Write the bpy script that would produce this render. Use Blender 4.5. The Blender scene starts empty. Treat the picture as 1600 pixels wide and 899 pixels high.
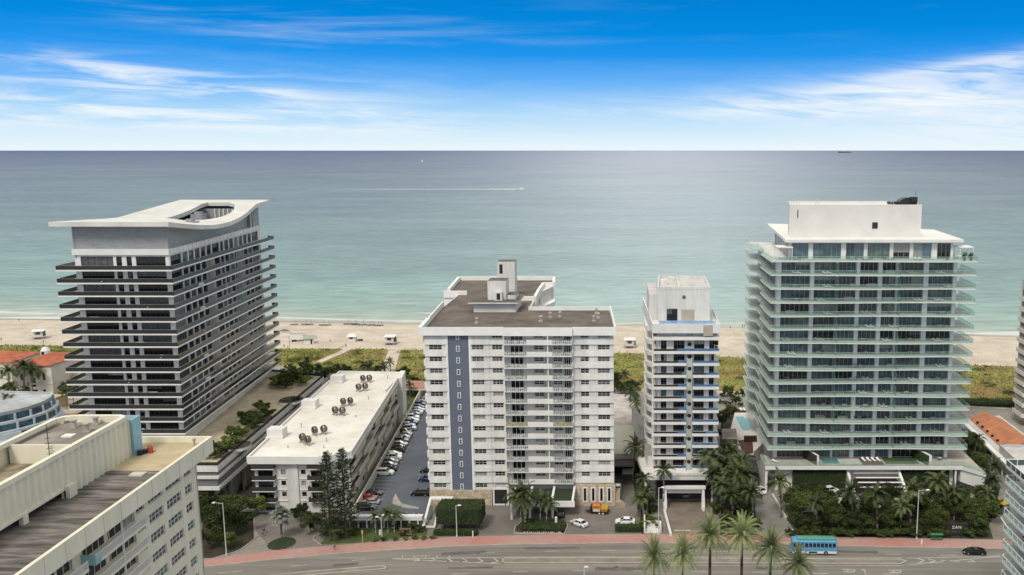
import bpy, math, random
from mathutils import Vector, Matrix
R=random.Random(7)
sc=bpy.context.scene
C=bpy.data.collections.new('place'); sc.collection.children.link(C)
FPX=1400.0; CX=1000.0; CY=449.5; H=86.0; TH=math.atan(214.5/FPX)
def at(px,py,z=0.0):
    """point of the horizontal plane z seen at that spot of the photograph"""
    xr=(px-CX)/FPX; yr=-(py-CY)/FPX
    dy=math.cos(TH)+yr*math.sin(TH); dz=-math.sin(TH)+yr*math.cos(TH)
    t=(z-H)/dz
    return Vector((xr*t,dy*t,z))
def hat(py,Y):
    yr=-(py-CY)/FPX
    dy=math.cos(TH)+yr*math.sin(TH); dz=-math.sin(TH)+yr*math.cos(TH)
    return H+dz*Y/dy
# ---------------------------------------------------------------- materials
MATS={}
def nt(m):
    m.use_nodes=True; return m.node_tree.nodes,m.node_tree.links
def mat(name,col,rough=.8,var=.12,scale=.35,streak=0,bump=0,bscale=4,metal=0,spec=.4,col2=None,alpha=1,fine=.0,fscale=6,coat=0,sv=None):
    if name in MATS: return MATS[name]
    m=bpy.data.materials.new(name); N,L=nt(m)
    b=N['Principled BSDF']; b.inputs['Roughness'].default_value=rough; b.inputs['Metallic'].default_value=metal
    b.inputs['Specular IOR Level'].default_value=spec; b.inputs['Alpha'].default_value=alpha
    b.inputs['Coat Weight'].default_value=coat
    c=(col[0],col[1],col[2],1); b.inputs['Base Color'].default_value=c
    geo=N.new('ShaderNodeNewGeometry'); mp=N.new('ShaderNodeMapping'); L.new(geo.outputs['Position'],mp.inputs['Vector'])
    if sv: mp.inputs['Scale'].default_value=sv
    elif streak: mp.inputs['Scale'].default_value=(1,1,streak)
    if var or col2:
        n=N.new('ShaderNodeTexNoise'); n.inputs['Scale'].default_value=scale; n.inputs['Detail'].default_value=5; n.inputs['Roughness'].default_value=.6
        L.new(mp.outputs[0],n.inputs['Vector'])
        rp=N.new('ShaderNodeValToRGB'); rp.color_ramp.elements[0].position=.36; rp.color_ramp.elements[1].position=.66
        k=1-var*1.4; d=col2 if col2 else (col[0]*k,col[1]*k,col[2]*k)
        rp.color_ramp.elements[0].color=(d[0],d[1],d[2],1); rp.color_ramp.elements[1].color=(min(1,col[0]*(1+var*.4)),min(1,col[1]*(1+var*.4)),min(1,col[2]*(1+var*.4)),1)
        L.new(n.outputs['Fac'],rp.inputs['Fac']); out=rp.outputs['Color']
        if fine:
            n2=N.new('ShaderNodeTexNoise'); n2.inputs['Scale'].default_value=fscale; n2.inputs['Detail'].default_value=3; L.new(mp.outputs[0] if (streak and streak<1) or sv else geo.outputs['Position'],n2.inputs['Vector'])
            mr=N.new('ShaderNodeMapRange'); mr.inputs['From Min'].default_value=.3; mr.inputs['From Max'].default_value=.7; mr.inputs['To Min'].default_value=1-fine; mr.inputs['To Max'].default_value=1+fine
            L.new(n2.outputs['Fac'],mr.inputs['Value'])
            vm=N.new('ShaderNodeVectorMath'); vm.operation='SCALE'; L.new(out,vm.inputs[0]); L.new(mr.outputs[0],vm.inputs['Scale']); out=vm.outputs[0]
        L.new(out,b.inputs['Base Color'])
    if bump:
        n=N.new('ShaderNodeTexNoise'); n.inputs['Scale'].default_value=bscale; n.inputs['Detail'].default_value=4; L.new(geo.outputs['Position'],n.inputs['Vector'])
        bp=N.new('ShaderNodeBump'); bp.inputs['Strength'].default_value=.6; bp.inputs['Distance'].default_value=bump; L.new(n.outputs['Fac'],bp.inputs['Height']); L.new(bp.outputs[0],b.inputs['Normal'])
    MATS[name]=m; return m
def leafmat(name,c1,c2,scale=.8,trans=.25):
    if name in MATS: return MATS[name]
    m=bpy.data.materials.new(name); N,L=nt(m); b=N['Principled BSDF']; b.inputs['Roughness'].default_value=.6; b.inputs['Specular IOR Level'].default_value=.25
    geo=N.new('ShaderNodeNewGeometry'); n=N.new('ShaderNodeTexNoise'); n.inputs['Scale'].default_value=scale; n.inputs['Detail'].default_value=4; L.new(geo.outputs['Position'],n.inputs['Vector'])
    oi=N.new('ShaderNodeObjectInfo'); mx=N.new('ShaderNodeMath'); mx.operation='MULTIPLY_ADD'; mx.inputs[1].default_value=.35; mx.inputs[2].default_value=-.17; L.new(oi.outputs['Random'],mx.inputs[0])
    ad=N.new('ShaderNodeMath'); ad.operation='ADD'; L.new(n.outputs['Fac'],ad.inputs[0]); L.new(mx.outputs[0],ad.inputs[1])
    ri=N.new('ShaderNodeMath'); ri.operation='MULTIPLY_ADD'; ri.inputs[1].default_value=.3; L.new(geo.outputs['Random Per Island'],ri.inputs[0]); 
    s2=N.new('ShaderNodeMath'); s2.operation='SUBTRACT'; s2.inputs[1].default_value=.15; L.new(ad.outputs[0],s2.inputs[0]); L.new(s2.outputs[0],ri.inputs[2])
    rp=N.new('ShaderNodeValToRGB'); rp.color_ramp.elements[0].position=.3; rp.color_ramp.elements[1].position=.72
    rp.color_ramp.elements[0].color=(*c1,1); rp.color_ramp.elements[1].color=(*c2,1); L.new(ri.outputs[0],rp.inputs['Fac']); L.new(rp.outputs[0],b.inputs['Base Color'])
    tr=N.new('ShaderNodeBsdfTranslucent'); L.new(rp.outputs[0],tr.inputs['Color']); ms=N.new('ShaderNodeMixShader'); ms.inputs[0].default_value=trans
    L.new(b.outputs[0],ms.inputs[1]); L.new(tr.outputs[0],ms.inputs[2]); L.new(ms.outputs[0],N['Material Output'].inputs['Surface'])
    MATS[name]=m; return m
def glassrail(name,col,alpha):
    if name in MATS: return MATS[name]
    m=bpy.data.materials.new(name); N,L=nt(m); b=N['Principled BSDF']; b.inputs['Base Color'].default_value=(*col,1); b.inputs['Roughness'].default_value=.12; b.inputs['Specular IOR Level'].default_value=.5
    t=N.new('ShaderNodeBsdfTransparent'); t.inputs['Color'].default_value=(.86,.94,.91,1); ms=N.new('ShaderNodeMixShader'); ms.inputs[0].default_value=alpha
    L.new(t.outputs[0],ms.inputs[1]); L.new(b.outputs[0],ms.inputs[2]); L.new(ms.outputs[0],N['Material Output'].inputs['Surface'])
    MATS[name]=m; return m
WHITE=mat('white_stucco',(.665,.65,.605),.85,.12,.30,streak=.16,fine=.07,fscale=2.2)
WHITE2=mat('white_paint',(.73,.715,.675),.75,.07,.3)
CREAM=mat('cream_stucco',(.66,.63,.50),.85,.10,.4,streak=.2,fine=.04)
GREYP=mat('grey_metal',(.30,.31,.31),.5,.1,.5)
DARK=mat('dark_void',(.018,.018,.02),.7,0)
BLACKM=mat('black_metal',(.02,.02,.022),.5,0)
GL_D=mat('glass_dark',(.012,.014,.016),.08,0,spec=.6)
GL_M=mat('glass_blinds',(.10,.105,.10),.25,.3,1.5,spec=.5)
GL_L=mat('glass_curtain',(.33,.34,.30),.35,.2,1.5,spec=.4)
GL_B=mat('glass_blue',(.10,.165,.19),.08,.4,.4,spec=.6)
GL_G=mat('glass_green',(.13,.19,.175),.1,.4,.5,spec=.6)
CONC=mat('concrete',(.36,.34,.30),.9,.2,.2,fine=.08)
# ---------------------------------------------------------------- mesh building
class Fr:
    """wall frame: u along p0->p1, v outwards (to the right of travel), z up"""
    def __init__(s,p0,p1):
        s.p=Vector((p0[0],p0[1])); d=Vector((p1[0],p1[1]))-s.p; s.L=d.length; s.u=d/s.L; s.n=Vector((s.u.y,-s.u.x))
    def __call__(s,u,v,z):
        q=s.p+s.u*u+s.n*v; return (q.x,q.y,z)
def frame_rot(x,y,rz):
    return Fr((x,y),(x+math.cos(rz),y+math.sin(rz)))
class MB:
    def __init__(s): s.v=[];s.f=[];s.m=[]
    def face(s,pts,m=0):
        i=len(s.v); s.v+= [tuple(p) for p in pts]; s.f.append(tuple(range(i,i+len(pts)))); s.m.append(m)
    def hexa(s,P,m=0,mt=None):
        i=len(s.v); s.v+=[tuple(p) for p in P]
        for k,q in enumerate(((0,3,2,1),(4,5,6,7),(0,1,5,4),(1,2,6,5),(2,3,7,6),(3,0,4,7))):
            s.f.append(tuple(i+a for a in q)); s.m.append(mt if (mt is not None and k==1) else m)
        return s
    def box(s,x0,x1,y0,y1,z0,z1,m=0,mt=None):
        return s.hexa([(x0,y0,z0),(x1,y0,z0),(x1,y1,z0),(x0,y1,z0),(x0,y0,z1),(x1,y0,z1),(x1,y1,z1),(x0,y1,z1)],m,mt)
    def fb(s,F,u0,u1,v0,v1,z0,z1,m=0,mt=None):
        # v0 inner, v1 outer
        return s.hexa([F(u0,v1,z0),F(u1,v1,z0),F(u1,v0,z0),F(u0,v0,z0),F(u0,v1,z1),F(u1,v1,z1),F(u1,v0,z1),F(u0,v0,z1)],m,mt)
    def prism(s,poly,z0,z1,m=0,mt=None,mb=None):
        n=len(poly); a=sum(poly[i][0]*poly[(i+1)%n][1]-poly[(i+1)%n][0]*poly[i][1] for i in range(n))
        if a<0: poly=poly[::-1]
        i=len(s.v); s.v+=[(p[0],p[1],z0) for p in poly]+[(p[0],p[1],z1) for p in poly]
        s.f.append(tuple(i+k for k in range(n))[::-1]); s.m.append(m if mb is None else mb)
        s.f.append(tuple(i+n+k for k in range(n))); s.m.append(m if mt is None else mt)
        for k in range(n): s.f.append((i+k,i+(k+1)%n,i+n+(k+1)%n,i+n+k)); s.m.append(m)
        return s
    def tube(s,a,b,r0,r1=None,n=8,m=0,caps=True):
        r1=r0 if r1 is None else r1; a=Vector(a);b=Vector(b); d=(b-a)
        if d.length<1e-6: return s
        d.normalize(); x=d.orthogonal().normalized(); y=d.cross(x); i=len(s.v)
        for c,r in ((a,r0),(b,r1)):
            for k in range(n):
                t=2*math.pi*k/n; s.v.append(tuple(c+x*(r*math.cos(t))+y*(r*math.sin(t))))
        for k in range(n): s.f.append((i+k,i+(k+1)%n,i+n+(k+1)%n,i+n+k)); s.m.append(m)
        if caps:
            s.f.append(tuple(i+k for k in range(n))[::-1]); s.m.append(m); s.f.append(tuple(i+n+k for k in range(n))); s.m.append(m)
        return s
    def ring(s,poly,z0,z1,th,m=0,mt=None):
        """parapet of thickness th just inside a closed polygon"""
        n=len(poly); a=sum(poly[i][0]*poly[(i+1)%n][1]-poly[(i+1)%n][0]*poly[i][1] for i in range(n))
        if a<0: poly=poly[::-1]
        P=[Vector((p[0],p[1])) for p in poly]; Q=[]
        for i in range(n):
            d0=(P[i]-P[i-1]).normalized(); d1=(P[(i+1)%n]-P[i]).normalized(); n0=Vector((-d0.y,d0.x)); n1=Vector((-d1.y,d1.x)); b=(n0+n1); b/=max(.3,b.dot(n0)); Q.append(P[i]+b*th)
        for i in range(n):
            j=(i+1)%n
            s.hexa([(*P[i],z0),(*P[j],z0),(*Q[j],z0),(*Q[i],z0),(*P[i],z1),(*P[j],z1),(*Q[j],z1),(*Q[i],z1)],m,mt)
        return s
    def add(s,o):
        i=len(s.v); s.v+=o.v; s.f+=[tuple(a+i for a in f) for f in o.f]; s.m+=o.m; return s
    def mesh(s,name,mats,off=(0,0,0),smooth=False):
        vs=[XF[0](a) for a in s.v] if XF[0] else s.v
        me=bpy.data.meshes.new(name); me.from_pydata([(a[0]-off[0],a[1]-off[1],a[2]-off[2]) for a in vs],[],s.f)
        for m in (mats if isinstance(mats,(list,tuple)) else [mats]): me.materials.append(m)
        me.polygons.foreach_set('material_index',s.m)
        if smooth: me.polygons.foreach_set('use_smooth',[True]*len(s.f))
        me.update(); return me
    def build(s,name,mats,parent=None,off=None,smooth=False,**tags):
        if off is None: off=ORG.get(parent.name,(0,0,0)) if parent else (0,0,0)
        o=bpy.data.objects.new(name,s.mesh(name,mats,off,smooth)); C.objects.link(o)
        if parent: o.parent=parent; ORG[o.name]=off
        for k,v in tags.items(): o[k]=v
        return o
ORG={}
XF=[None]
def thing(name,label,cat,loc=(0,0,0),group=None,rz=0,local=False):
    o=bpy.data.objects.new(name,None); C.objects.link(o); o.location=loc; o.rotation_euler=(0,0,rz); o['label']=label; o['category']=cat
    o.empty_display_size=.3
    if group: o['group']=group
    ORG[o.name]=(0,0,0) if local else tuple(loc)
    return o
def one(name,mb,mats,label,cat,loc=None,group=None,smooth=False):
    """a thing that is one mesh; origin at its base"""
    if loc is None:
        xs=[a[0] for a in mb.v]; ys=[a[1] for a in mb.v]; loc=((min(xs)+max(xs))/2,(min(ys)+max(ys))/2,min(a[2] for a in mb.v))
    o=mb.build(name,mats,None,off=loc,smooth=smooth); o.location=loc; o['label']=label; o['category']=cat
    if group: o['group']=group
    return o
def struct(name,mb,mats,smooth=False):
    return mb.build(name,mats,None,smooth=smooth,kind='structure')
def copy_tree(o,parent=None):
    c=o.copy(); C.objects.link(c)
    if parent: c.parent=parent
    for ch in list(o.children): copy_tree(ch,c)
    return c
def place(proto,x,y,z=0,rz=0,label=None,group=None,s=1,used=set()):
    o=proto if proto.name not in used else copy_tree(proto)
    if o is proto: used.add(proto.name)
    o.location=(x,y,z); o.rotation_euler=(0,0,rz); o.scale=(s,s,s) if not isinstance(s,tuple) else s
    if label: o['label']=label
    if group: o['group']=group
    return o
ORD=['topmost','second highest','third highest','fourth highest','fifth highest','sixth highest','seventh highest','eighth highest','ninth highest','tenth highest','eleventh highest','twelfth highest','thirteenth highest','fourteenth highest','fifteenth highest','sixteenth highest']
NTH=['first','second','third','fourth','fifth','sixth','seventh','eighth','ninth','tenth','eleventh','twelfth','thirteenth','fourteenth','fifteenth','sixteenth','seventeenth','eighteenth','nineteenth','twentieth','twenty-first','twenty-second','twenty-third','twenty-fourth']
# ---------------------------------------------------------------- facades
def facade(mb,F,L,z0,z1,rows,th=.3,m=0,u0=0.):
    """skin of thickness th (v from -th to 0) with openings: rows=[(za,zb,[(a,b),..]),..] from the bottom"""
    z=z0
    for za,zb,ops in rows:
        if za>z+.01: mb.fb(F,u0,L,-th,0,z,za,m)
        u=u0
        for a,b in sorted(ops):
            if a>u+.01: mb.fb(F,u,a,-th,0,za,zb,m)
            u=b
        if L>u+.01: mb.fb(F,u,L,-th,0,za,zb,m)
        z=zb
    if z1>z+.01: mb.fb(F,u0,L,-th,0,z,z1,m)
class Wins:
    MATL=None
    def __init__(s): s.w=[]
    def add(s,F,a,b,za,zb,nx=2,nz=1,g=None,fr=.07,v=-.22,hz=None):
        mb=MB(); g=g if g is not None else R.choice([1,1,1,1,2,3])
        mb.fb(F,a+.01,b-.01,v-.05,v,za+.01,zb-.01,g)
        f0,f1=v+.006,v+.07
        if g in (1,4,5) and R.random()<.34: q=R.choice([.3,.45,.6,1.0]); x0=R.choice([a,a,(a+b)/2]); mb.fb(F,x0+fr,(b if R.random()<.6 or x0>a else (a+b)/2)-fr,v,v+.005,zb-q*(zb-za)+.02,zb-.02,R.choice([2,3,2]))
        for x0,x1 in ((a,a+fr),(b-fr,b)): mb.fb(F,x0,x1,f0,f1,za,zb,0)
        for y0,y1 in ((za,za+fr),(zb-fr,zb)): mb.fb(F,a+fr,b-fr,f0,f1,y0,y1,0)
        for i in range(1,nx): x=a+(b-a)*i/nx; mb.fb(F,x-fr/2,x+fr/2,f0,f1-.01,za+fr,zb-fr,0)
        for i in range(1,nz): y=za+(zb-za)*i/nz; mb.fb(F,a+fr,b-fr,f0,f1-.02,y-fr/2,y+fr/2,0)
        c=Vector(F((a+b)/2,0,(za+zb)/2)); d=(c-Vector((0,0,H))); s.w.append(((b-a)*(zb-za)*abs(Vector((F.n.x,F.n.y,0)).dot(d.normalized()))/d.length**2,mb))
    def done(s,root,mats,name='window',rest='windows',cap=98):
        s.w.sort(key=lambda t:-t[0])
        for _,mb in s.w[:cap]: mb.build(name,mats,root)
        if len(s.w)>cap:
            r=MB()
            for _,mb in s.w[cap:]: r.add(mb)
            r.build(rest,mats,root,kind='stuff')
WM=[mat('window_frame_white',(.62,.63,.60),.6,0),GL_D,GL_M,GL_L,GL_B,GL_G]
WMD=[mat('window_frame_dark',(.05,.05,.052),.5,0),GL_D,GL_M,GL_L,GL_B,GL_G]
WMS=[mat('window_frame_silver',(.34,.37,.37),.4,0,metal=.3),GL_D,GL_M,GL_L,GL_B,GL_G]
# ================================================================ world, sun, camera
w=bpy.data.worlds.new('World'); sc.world=w; w.use_nodes=True; N=w.node_tree.nodes; L=w.node_tree.links
bg=N['Background']; SUN_EL=math.radians(52); SUN_AZ=math.radians(200)  # azimuth the light comes from, clockwise from +Y
sky=N.new('ShaderNodeTexSky'); sky.sky_type='NISHITA'; sky.sun_disc=False; sky.sun_elevation=SUN_EL; sky.sun_rotation=SUN_AZ; sky.altitude=90; sky.air_density=1.0; sky.dust_density=1.5; sky.ozone_density=2
tc=N.new('ShaderNodeTexCoord'); sp=N.new('ShaderNodeSeparateXYZ'); L.new(tc.outputs['Generated'],sp.inputs[0])
def math_(op,a=None,b=None,c=None,clamp=False):
    n=N.new('ShaderNodeMath'); n.operation=op; n.use_clamp=clamp
    for i,x in enumerate((a,b,c)):
        if x is None: continue
        if isinstance(x,(int,float)): n.inputs[i].default_value=x
        else: L.new(x,n.inputs[i])
    return n.outputs[0]
def ramp(fac,els,interp='LINEAR'):
    n=N.new('ShaderNodeValToRGB'); n.color_ramp.interpolation=interp; e=n.color_ramp.elements
    e[0].position,e[0].color=els[0][0],(*els[0][1],1); e[1].position,e[1].color=els[-1][0],(*els[-1][1],1)
    for p,c in els[1:-1]: q=e.new(p); q.color=(*c,1)
    L.new(fac,n.inputs['Fac']); return n.outputs['Color']
def s2l(r,g,b): return tuple(((c/255)/12.92 if c/255<=.04045 else ((c/255+.055)/1.055)**2.4) for c in (r,g,b))
X,Y_,Z=sp.outputs
az=math_('ARCTAN2',X,Y_)
hor=math_('SQRT',math_('ADD',math_('MULTIPLY',X,X),math_('MULTIPLY',Y_,Y_)))
el=math_('ARCTAN2',Z,hor)          # elevation in radians
e5=math_('MULTIPLY',el,5.0,clamp=True)   # 0..0.2 rad -> 0..1
grad=ramp(e5,[(0,s2l(236,247,253)),(.07,s2l(218,239,252)),(.20,s2l(172,217,251)),(.35,s2l(106,181,249)),(.50,s2l(34,150,238)),(.62,s2l(4,139,225)),(.80,s2l(0,128,212)),(1,s2l(0,116,198))])
# cirrus
cv=N.new('ShaderNodeCombineXYZ'); L.new(az,cv.inputs[0]); L.new(el,cv.inputs[1])
def cloud(scx,scy,rot,seed,lo,hi,detail=8,dist=.6):
    mp=N.new('ShaderNodeMapping'); mp.inputs['Rotation'].default_value=(0,0,rot); mp.inputs['Location'].default_value=(seed,seed*.7,seed*.3)
    mp2=N.new('ShaderNodeMapping'); mp2.inputs['Scale'].default_value=(scx,scy,1); L.new(cv.outputs[0],mp.inputs[0]); L.new(mp.outputs[0],mp2.inputs[0])
    n=N.new('ShaderNodeTexNoise'); n.inputs['Scale'].default_value=1; n.inputs['Detail'].default_value=detail; n.inputs['Roughness'].default_value=.58; n.inputs['Distortion'].default_value=dist; L.new(mp2.outputs[0],n.inputs[0])
    r=N.new('ShaderNodeMapRange'); r.interpolation_type='SMOOTHSTEP'; r.inputs['From Min'].default_value=lo; r.inputs['From Max'].default_value=hi; L.new(n.outputs['Fac'],r.inputs['Value']); return r.outputs[0]
def blob(a0,e0,sa,se,rot=0):
    """soft patch of sky around azimuth a0, elevation e0"""
    da=math_('SUBTRACT',az,a0); de=math_('SUBTRACT',math_('SUBTRACT',el,e0),math_('MULTIPLY',da,rot))
    q=math_('ADD',math_('POWER',math_('ABSOLUTE',math_('DIVIDE',da,sa)),2),math_('POWER',math_('ABSOLUTE',math_('DIVIDE',de,se)),2))
    return math_('POWER',2.718,math_('MULTIPLY',q,-1))
c1=cloud(8,75,.02,3.1,.38,.70)
c2=cloud(8,80,.10,8.4,.30,.62)
c3=cloud(4,50,-.02,1.7,.50,.85,6,.3)
mR=math_('ADD',math_('ADD',blob(.27,.060,.16,.020,.08),blob(.40,.030,.15,.024,.05)),math_('ADD',blob(.35,.084,.12,.010,.15),math_('MULTIPLY',blob(.10,.044,.2,.012),.5)),clamp=True)
mL=math_('ADD',math_('ADD',blob(-.42,.026,.13,.010,-.06),blob(-.60,.040,.10,.018,0)),math_('ADD',blob(-.48,.068,.16,.012,-.12),blob(-.28,.030,.16,.010,-.08)),clamp=True)
mT=math_('ADD',math_('MULTIPLY',blob(-.42,.135,.22,.016,-.05),.5),math_('MULTIPLY',blob(-.3,.105,.12,.008,-.05),.3))
wide=math_('MULTIPLY',math_('ADD',blob(-.50,.050,.26,.030),blob(.28,.045,.28,.024)),.42)
cl=math_('ADD',math_('MULTIPLY',math_('MULTIPLY',c2,mR),.70),math_('MULTIPLY',c1,math_('ADD',math_('MULTIPLY',mL,.66),wide)),clamp=True)
cl=math_('ADD',cl,math_('MULTIPLY',c3,math_('ADD',mT,.04)),clamp=True)
cl=math_('MULTIPLY',cl,.95)
mix=N.new('ShaderNodeMix'); mix.data_type='RGBA'; L.new(cl,mix.inputs['Factor']); L.new(grad,mix.inputs[6]); mix.inputs[7].default_value=(*s2l(246,251,254),1)
# above the strip of sky the photo shows: thin high overcast over the Nishita sky
SK=.10
hs=N.new('ShaderNodeVectorMath'); hs.operation='SCALE'; hs.inputs['Scale'].default_value=SK; L.new(sky.outputs[0],hs.inputs[0])
ov=N.new('ShaderNodeMix'); ov.data_type='RGBA'; ov.inputs['Factor'].default_value=.80; L.new(hs.outputs[0],ov.inputs[6]); ov.inputs[7].default_value=(1.06,1.03,.94,1)
up=N.new('ShaderNodeMapRange'); up.interpolation_type='SMOOTHSTEP'; up.inputs['From Min'].default_value=.19; up.inputs['From Max'].default_value=.36; L.new(el,up.inputs['Value'])
gl_=math_('MULTIPLY',blob(.03,.29,.17,.10),8.0)  # bright patch of sky out of view, added to give the sea a sheen
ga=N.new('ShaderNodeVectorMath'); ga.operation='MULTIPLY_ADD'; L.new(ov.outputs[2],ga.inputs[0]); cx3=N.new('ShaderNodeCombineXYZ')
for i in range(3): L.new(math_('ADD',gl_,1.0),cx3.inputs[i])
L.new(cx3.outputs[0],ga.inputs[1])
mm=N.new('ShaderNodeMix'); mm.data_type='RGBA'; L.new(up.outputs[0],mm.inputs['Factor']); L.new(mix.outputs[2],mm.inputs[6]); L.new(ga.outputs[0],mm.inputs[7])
# the Nishita strength lives in the Background; colours are divided by it so that the seen sky keeps its value
dv=N.new('ShaderNodeVectorMath'); dv.operation='SCALE'; dv.inputs['Scale'].default_value=1/SK; L.new(mm.outputs[2],dv.inputs[0])
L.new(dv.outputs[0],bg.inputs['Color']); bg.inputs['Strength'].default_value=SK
sl=bpy.data.lights.new('sun','SUN'); sl.energy=2.35; sl.angle=math.radians(15); sl.color=(1,.95,.87)
so=bpy.data.objects.new('sun',sl); C.objects.link(so)
dirv=Vector((math.sin(SUN_AZ)*math.cos(SUN_EL),math.cos(SUN_AZ)*math.cos(SUN_EL),math.sin(SUN_EL)))
so.rotation_euler=dirv.to_track_quat('Z','Y').to_euler(); so.location=dirv*300
cam=bpy.data.cameras.new('camera'); cam.sensor_width=36; cam.lens=36*FPX/1600; cam.shift_x=-(CX-800)/1600; cam.clip_start=1; cam.clip_end=400000
co=bpy.data.objects.new('camera',cam); C.objects.link(co); co.location=(0,0,H); co.rotation_euler=(math.pi/2-TH,0,0); sc.camera=co
sc.view_settings.view_transform='Standard'; sc.view_settings.look='None'; sc.view_settings.exposure=0; sc.view_settings.gamma=1
# ================================================================ terrain
def poly_interp(pts,x):
    if x<=pts[0][0]: a,b=pts[0],pts[1]
    elif x>=pts[-1][0]: a,b=pts[-2],pts[-1]
    else:
        for a,b in zip(pts,pts[1:]):
            if a[0]<=x<=b[0]: break
    t=(x-a[0])/(b[0]-a[0]); return a[1]+t*(b[1]-a[1])
SH=[tuple(at(*p)[:2]) for p in ((0,495),(430,499),(650,502),(985,504),(1145,508),(1555,521))]
DF=[tuple(at(*p)[:2]) for p in ((0,541),(430,547),(650,548),(980,553),(1145,560),(1550,573))]
def shore(x): return poly_interp(SH,x)
def dunef(x): return poly_interp(DF,x)
def dunen(x): return poly_interp([(-400,352),(-215,352),(-140,352),(-90,322),(-10,318),(60,312),(100,300),(400,270)],x)
# sea material
def sea_material():
    m=bpy.data.materials.new('sea_water'); N,L=nt(m); b=N['Principled BSDF']
    geo=N.new('ShaderNodeNewGeometry'); s=N.new('ShaderNodeSeparateXYZ'); L.new(geo.outputs['Position'],s.inputs[0])
    def M(op,*a):
        n=N.new('ShaderNodeMath'); n.operation=op
        for i,x in enumerate(a):
            if isinstance(x,(int,float)): n.inputs[i].default_value=x
            else: L.new(x,n.inputs[i])
        return n.outputs[0]
    # distance offshore, metres: y + .11 x - 437
    d=M('SUBTRACT',M('MULTIPLY_ADD',s.outputs[0],.11,s.outputs[1]),437)
    def noise(scale,sx,sy,det=4,dist=0):
        mp=N.new('ShaderNodeMapping'); mp.inputs['Scale'].default_value=(sx,sy,1); L.new(geo.outputs['Position'],mp.inputs[0])
        n=N.new('ShaderNodeTexNoise'); n.inputs['Scale'].default_value=scale; n.inputs['Detail'].default_value=det; n.inputs['Distortion'].default_value=dist; L.new(mp.outputs[0],n.inputs[0]); return n.outputs['Fac']
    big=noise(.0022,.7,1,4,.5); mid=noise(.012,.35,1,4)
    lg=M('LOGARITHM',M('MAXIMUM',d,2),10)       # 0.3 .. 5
    lg=M('ADD',lg,M('MULTIPLY',M('SUBTRACT',big,.5),1.5))  # broad patches like cloud shade on the water, put into the colour
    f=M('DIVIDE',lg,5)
    rp=N.new('ShaderNodeValToRGB'); e=rp.color_ramp.elements
    els=[(.10,(.42,.42,.33)),(.24,(.33,.40,.31)),(.38,(.24,.345,.285)),(.46,(.20,.29,.25)),(.56,(.165,.225,.205)),(.66,(.14,.175,.175)),(.78,(.095,.108,.13)),(.92,(.055,.062,.095)),(1,(.05,.055,.085))]
    e[0].position,e[0].color=els[0][0],(*els[0][1],1); e[1].position,e[1].color=els[-1][0],(*els[-1][1],1)
    for p,c in els[1:-1]: q=e.new(p); q.color=(*c,1)
    L.new(f,rp.inputs['Fac'])
    # wave streaks: light and shade of the swell put into the colour
    mr=N.new('ShaderNodeMapRange'); mr.inputs['From Min'].default_value=.3; mr.inputs['From Max'].default_value=.7; mr.inputs['To Min'].default_value=.84; mr.inputs['To Max'].default_value=1.15; L.new(mid,mr.inputs['Value'])
    chop=noise(.16,.30,1,3,.3); mr2=N.new('ShaderNodeMapRange'); mr2.inputs['From Min'].default_value=.3; mr2.inputs['From Max'].default_value=.7; mr2.inputs['To Min'].default_value=.80; mr2.inputs['To Max'].default_value=1.16; L.new(chop,mr2.inputs['Value'])
    vm=N.new('ShaderNodeVectorMath'); vm.operation='SCALE'; L.new(rp.outputs[0],vm.inputs[0]); L.new(M('MULTIPLY',mr.outputs[0],mr2.outputs[0]),vm.inputs['Scale'])
    # surf: foam lines near the beach and broken crests further out
    fo=noise(.05,.22,1.6,6,.8); fo2=noise(.03,.25,2.2,7,.4)
    line=M('MULTIPLY',M('SMOOTH_MIN',1,M('MAXIMUM',M('SUBTRACT',1,M('DIVIDE',M('ABSOLUTE',M('SUBTRACT',M('ADD',d,M('MULTIPLY',fo,14)),11)),2.6)),0),.01),.8)
    cr=N.new('ShaderNodeMapRange'); cr.inputs['From Min'].default_value=.64; cr.inputs['From Max'].default_value=.69; L.new(fo2,cr.inputs['Value'])
    near=N.new('ShaderNodeMapRange'); near.inputs['From Min'].default_value=120; near.inputs['From Max'].default_value=35; L.new(d,near.inputs['Value'])
    foam=M('MINIMUM',M('ADD',line,M('MULTIPLY',M('MULTIPLY',cr.outputs[0],near.outputs[0]),.7)),1)
    mx=N.new('ShaderNodeMix'); mx.data_type='RGBA'; L.new(foam,mx.inputs['Factor']); L.new(vm.outputs[0],mx.inputs[6]); mx.inputs[7].default_value=(.72,.74,.70,1)
    L.new(mx.outputs[2],b.inputs['Base Color'])
    b.inputs['Roughness'].default_value=.34; b.inputs['IOR'].default_value=1.33; b.inputs['Specular IOR Level'].default_value=.48
    h=M('ADD',M('MULTIPLY',noise(.11,.28,1,5,.4),1.6),M('MULTIPLY',noise(.6,.5,1,3),.35))
    bp=N.new('ShaderNodeBump'); bp.inputs['Distance'].default_value=2.2; bp.inputs['Strength'].default_value=.8; L.new(h,bp.inputs['Height']); L.new(bp.outputs[0],b.inputs['Normal'])
    return m
mb=MB(); ys=[150,300,400,470,560,700,1000,1600,3000,8000,30000,230000]; xsN=9
for a,b_ in zip(ys,ys[1:]):
    ha=max(900,a*1.6); hb=max(900,b_*1.6)
    mb.face([(-ha,a,-.9),(ha,a,-.9),(hb,b_,-.9),(-hb,b_,-.9)])
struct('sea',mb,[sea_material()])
SAND=mat('beach_sand',(.55,.475,.38),.95,.16,.09,bump=.12,bscale=.8,fine=.09,fscale=.7)
WET=mat('wet_sand',(.36,.31,.24),.5,.12,.08)
DUNE=mat('dune_soil',(.22,.23,.06),.95,.4,.06,col2=(.22,.13,.055),fine=.25,fscale=.8)
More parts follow.
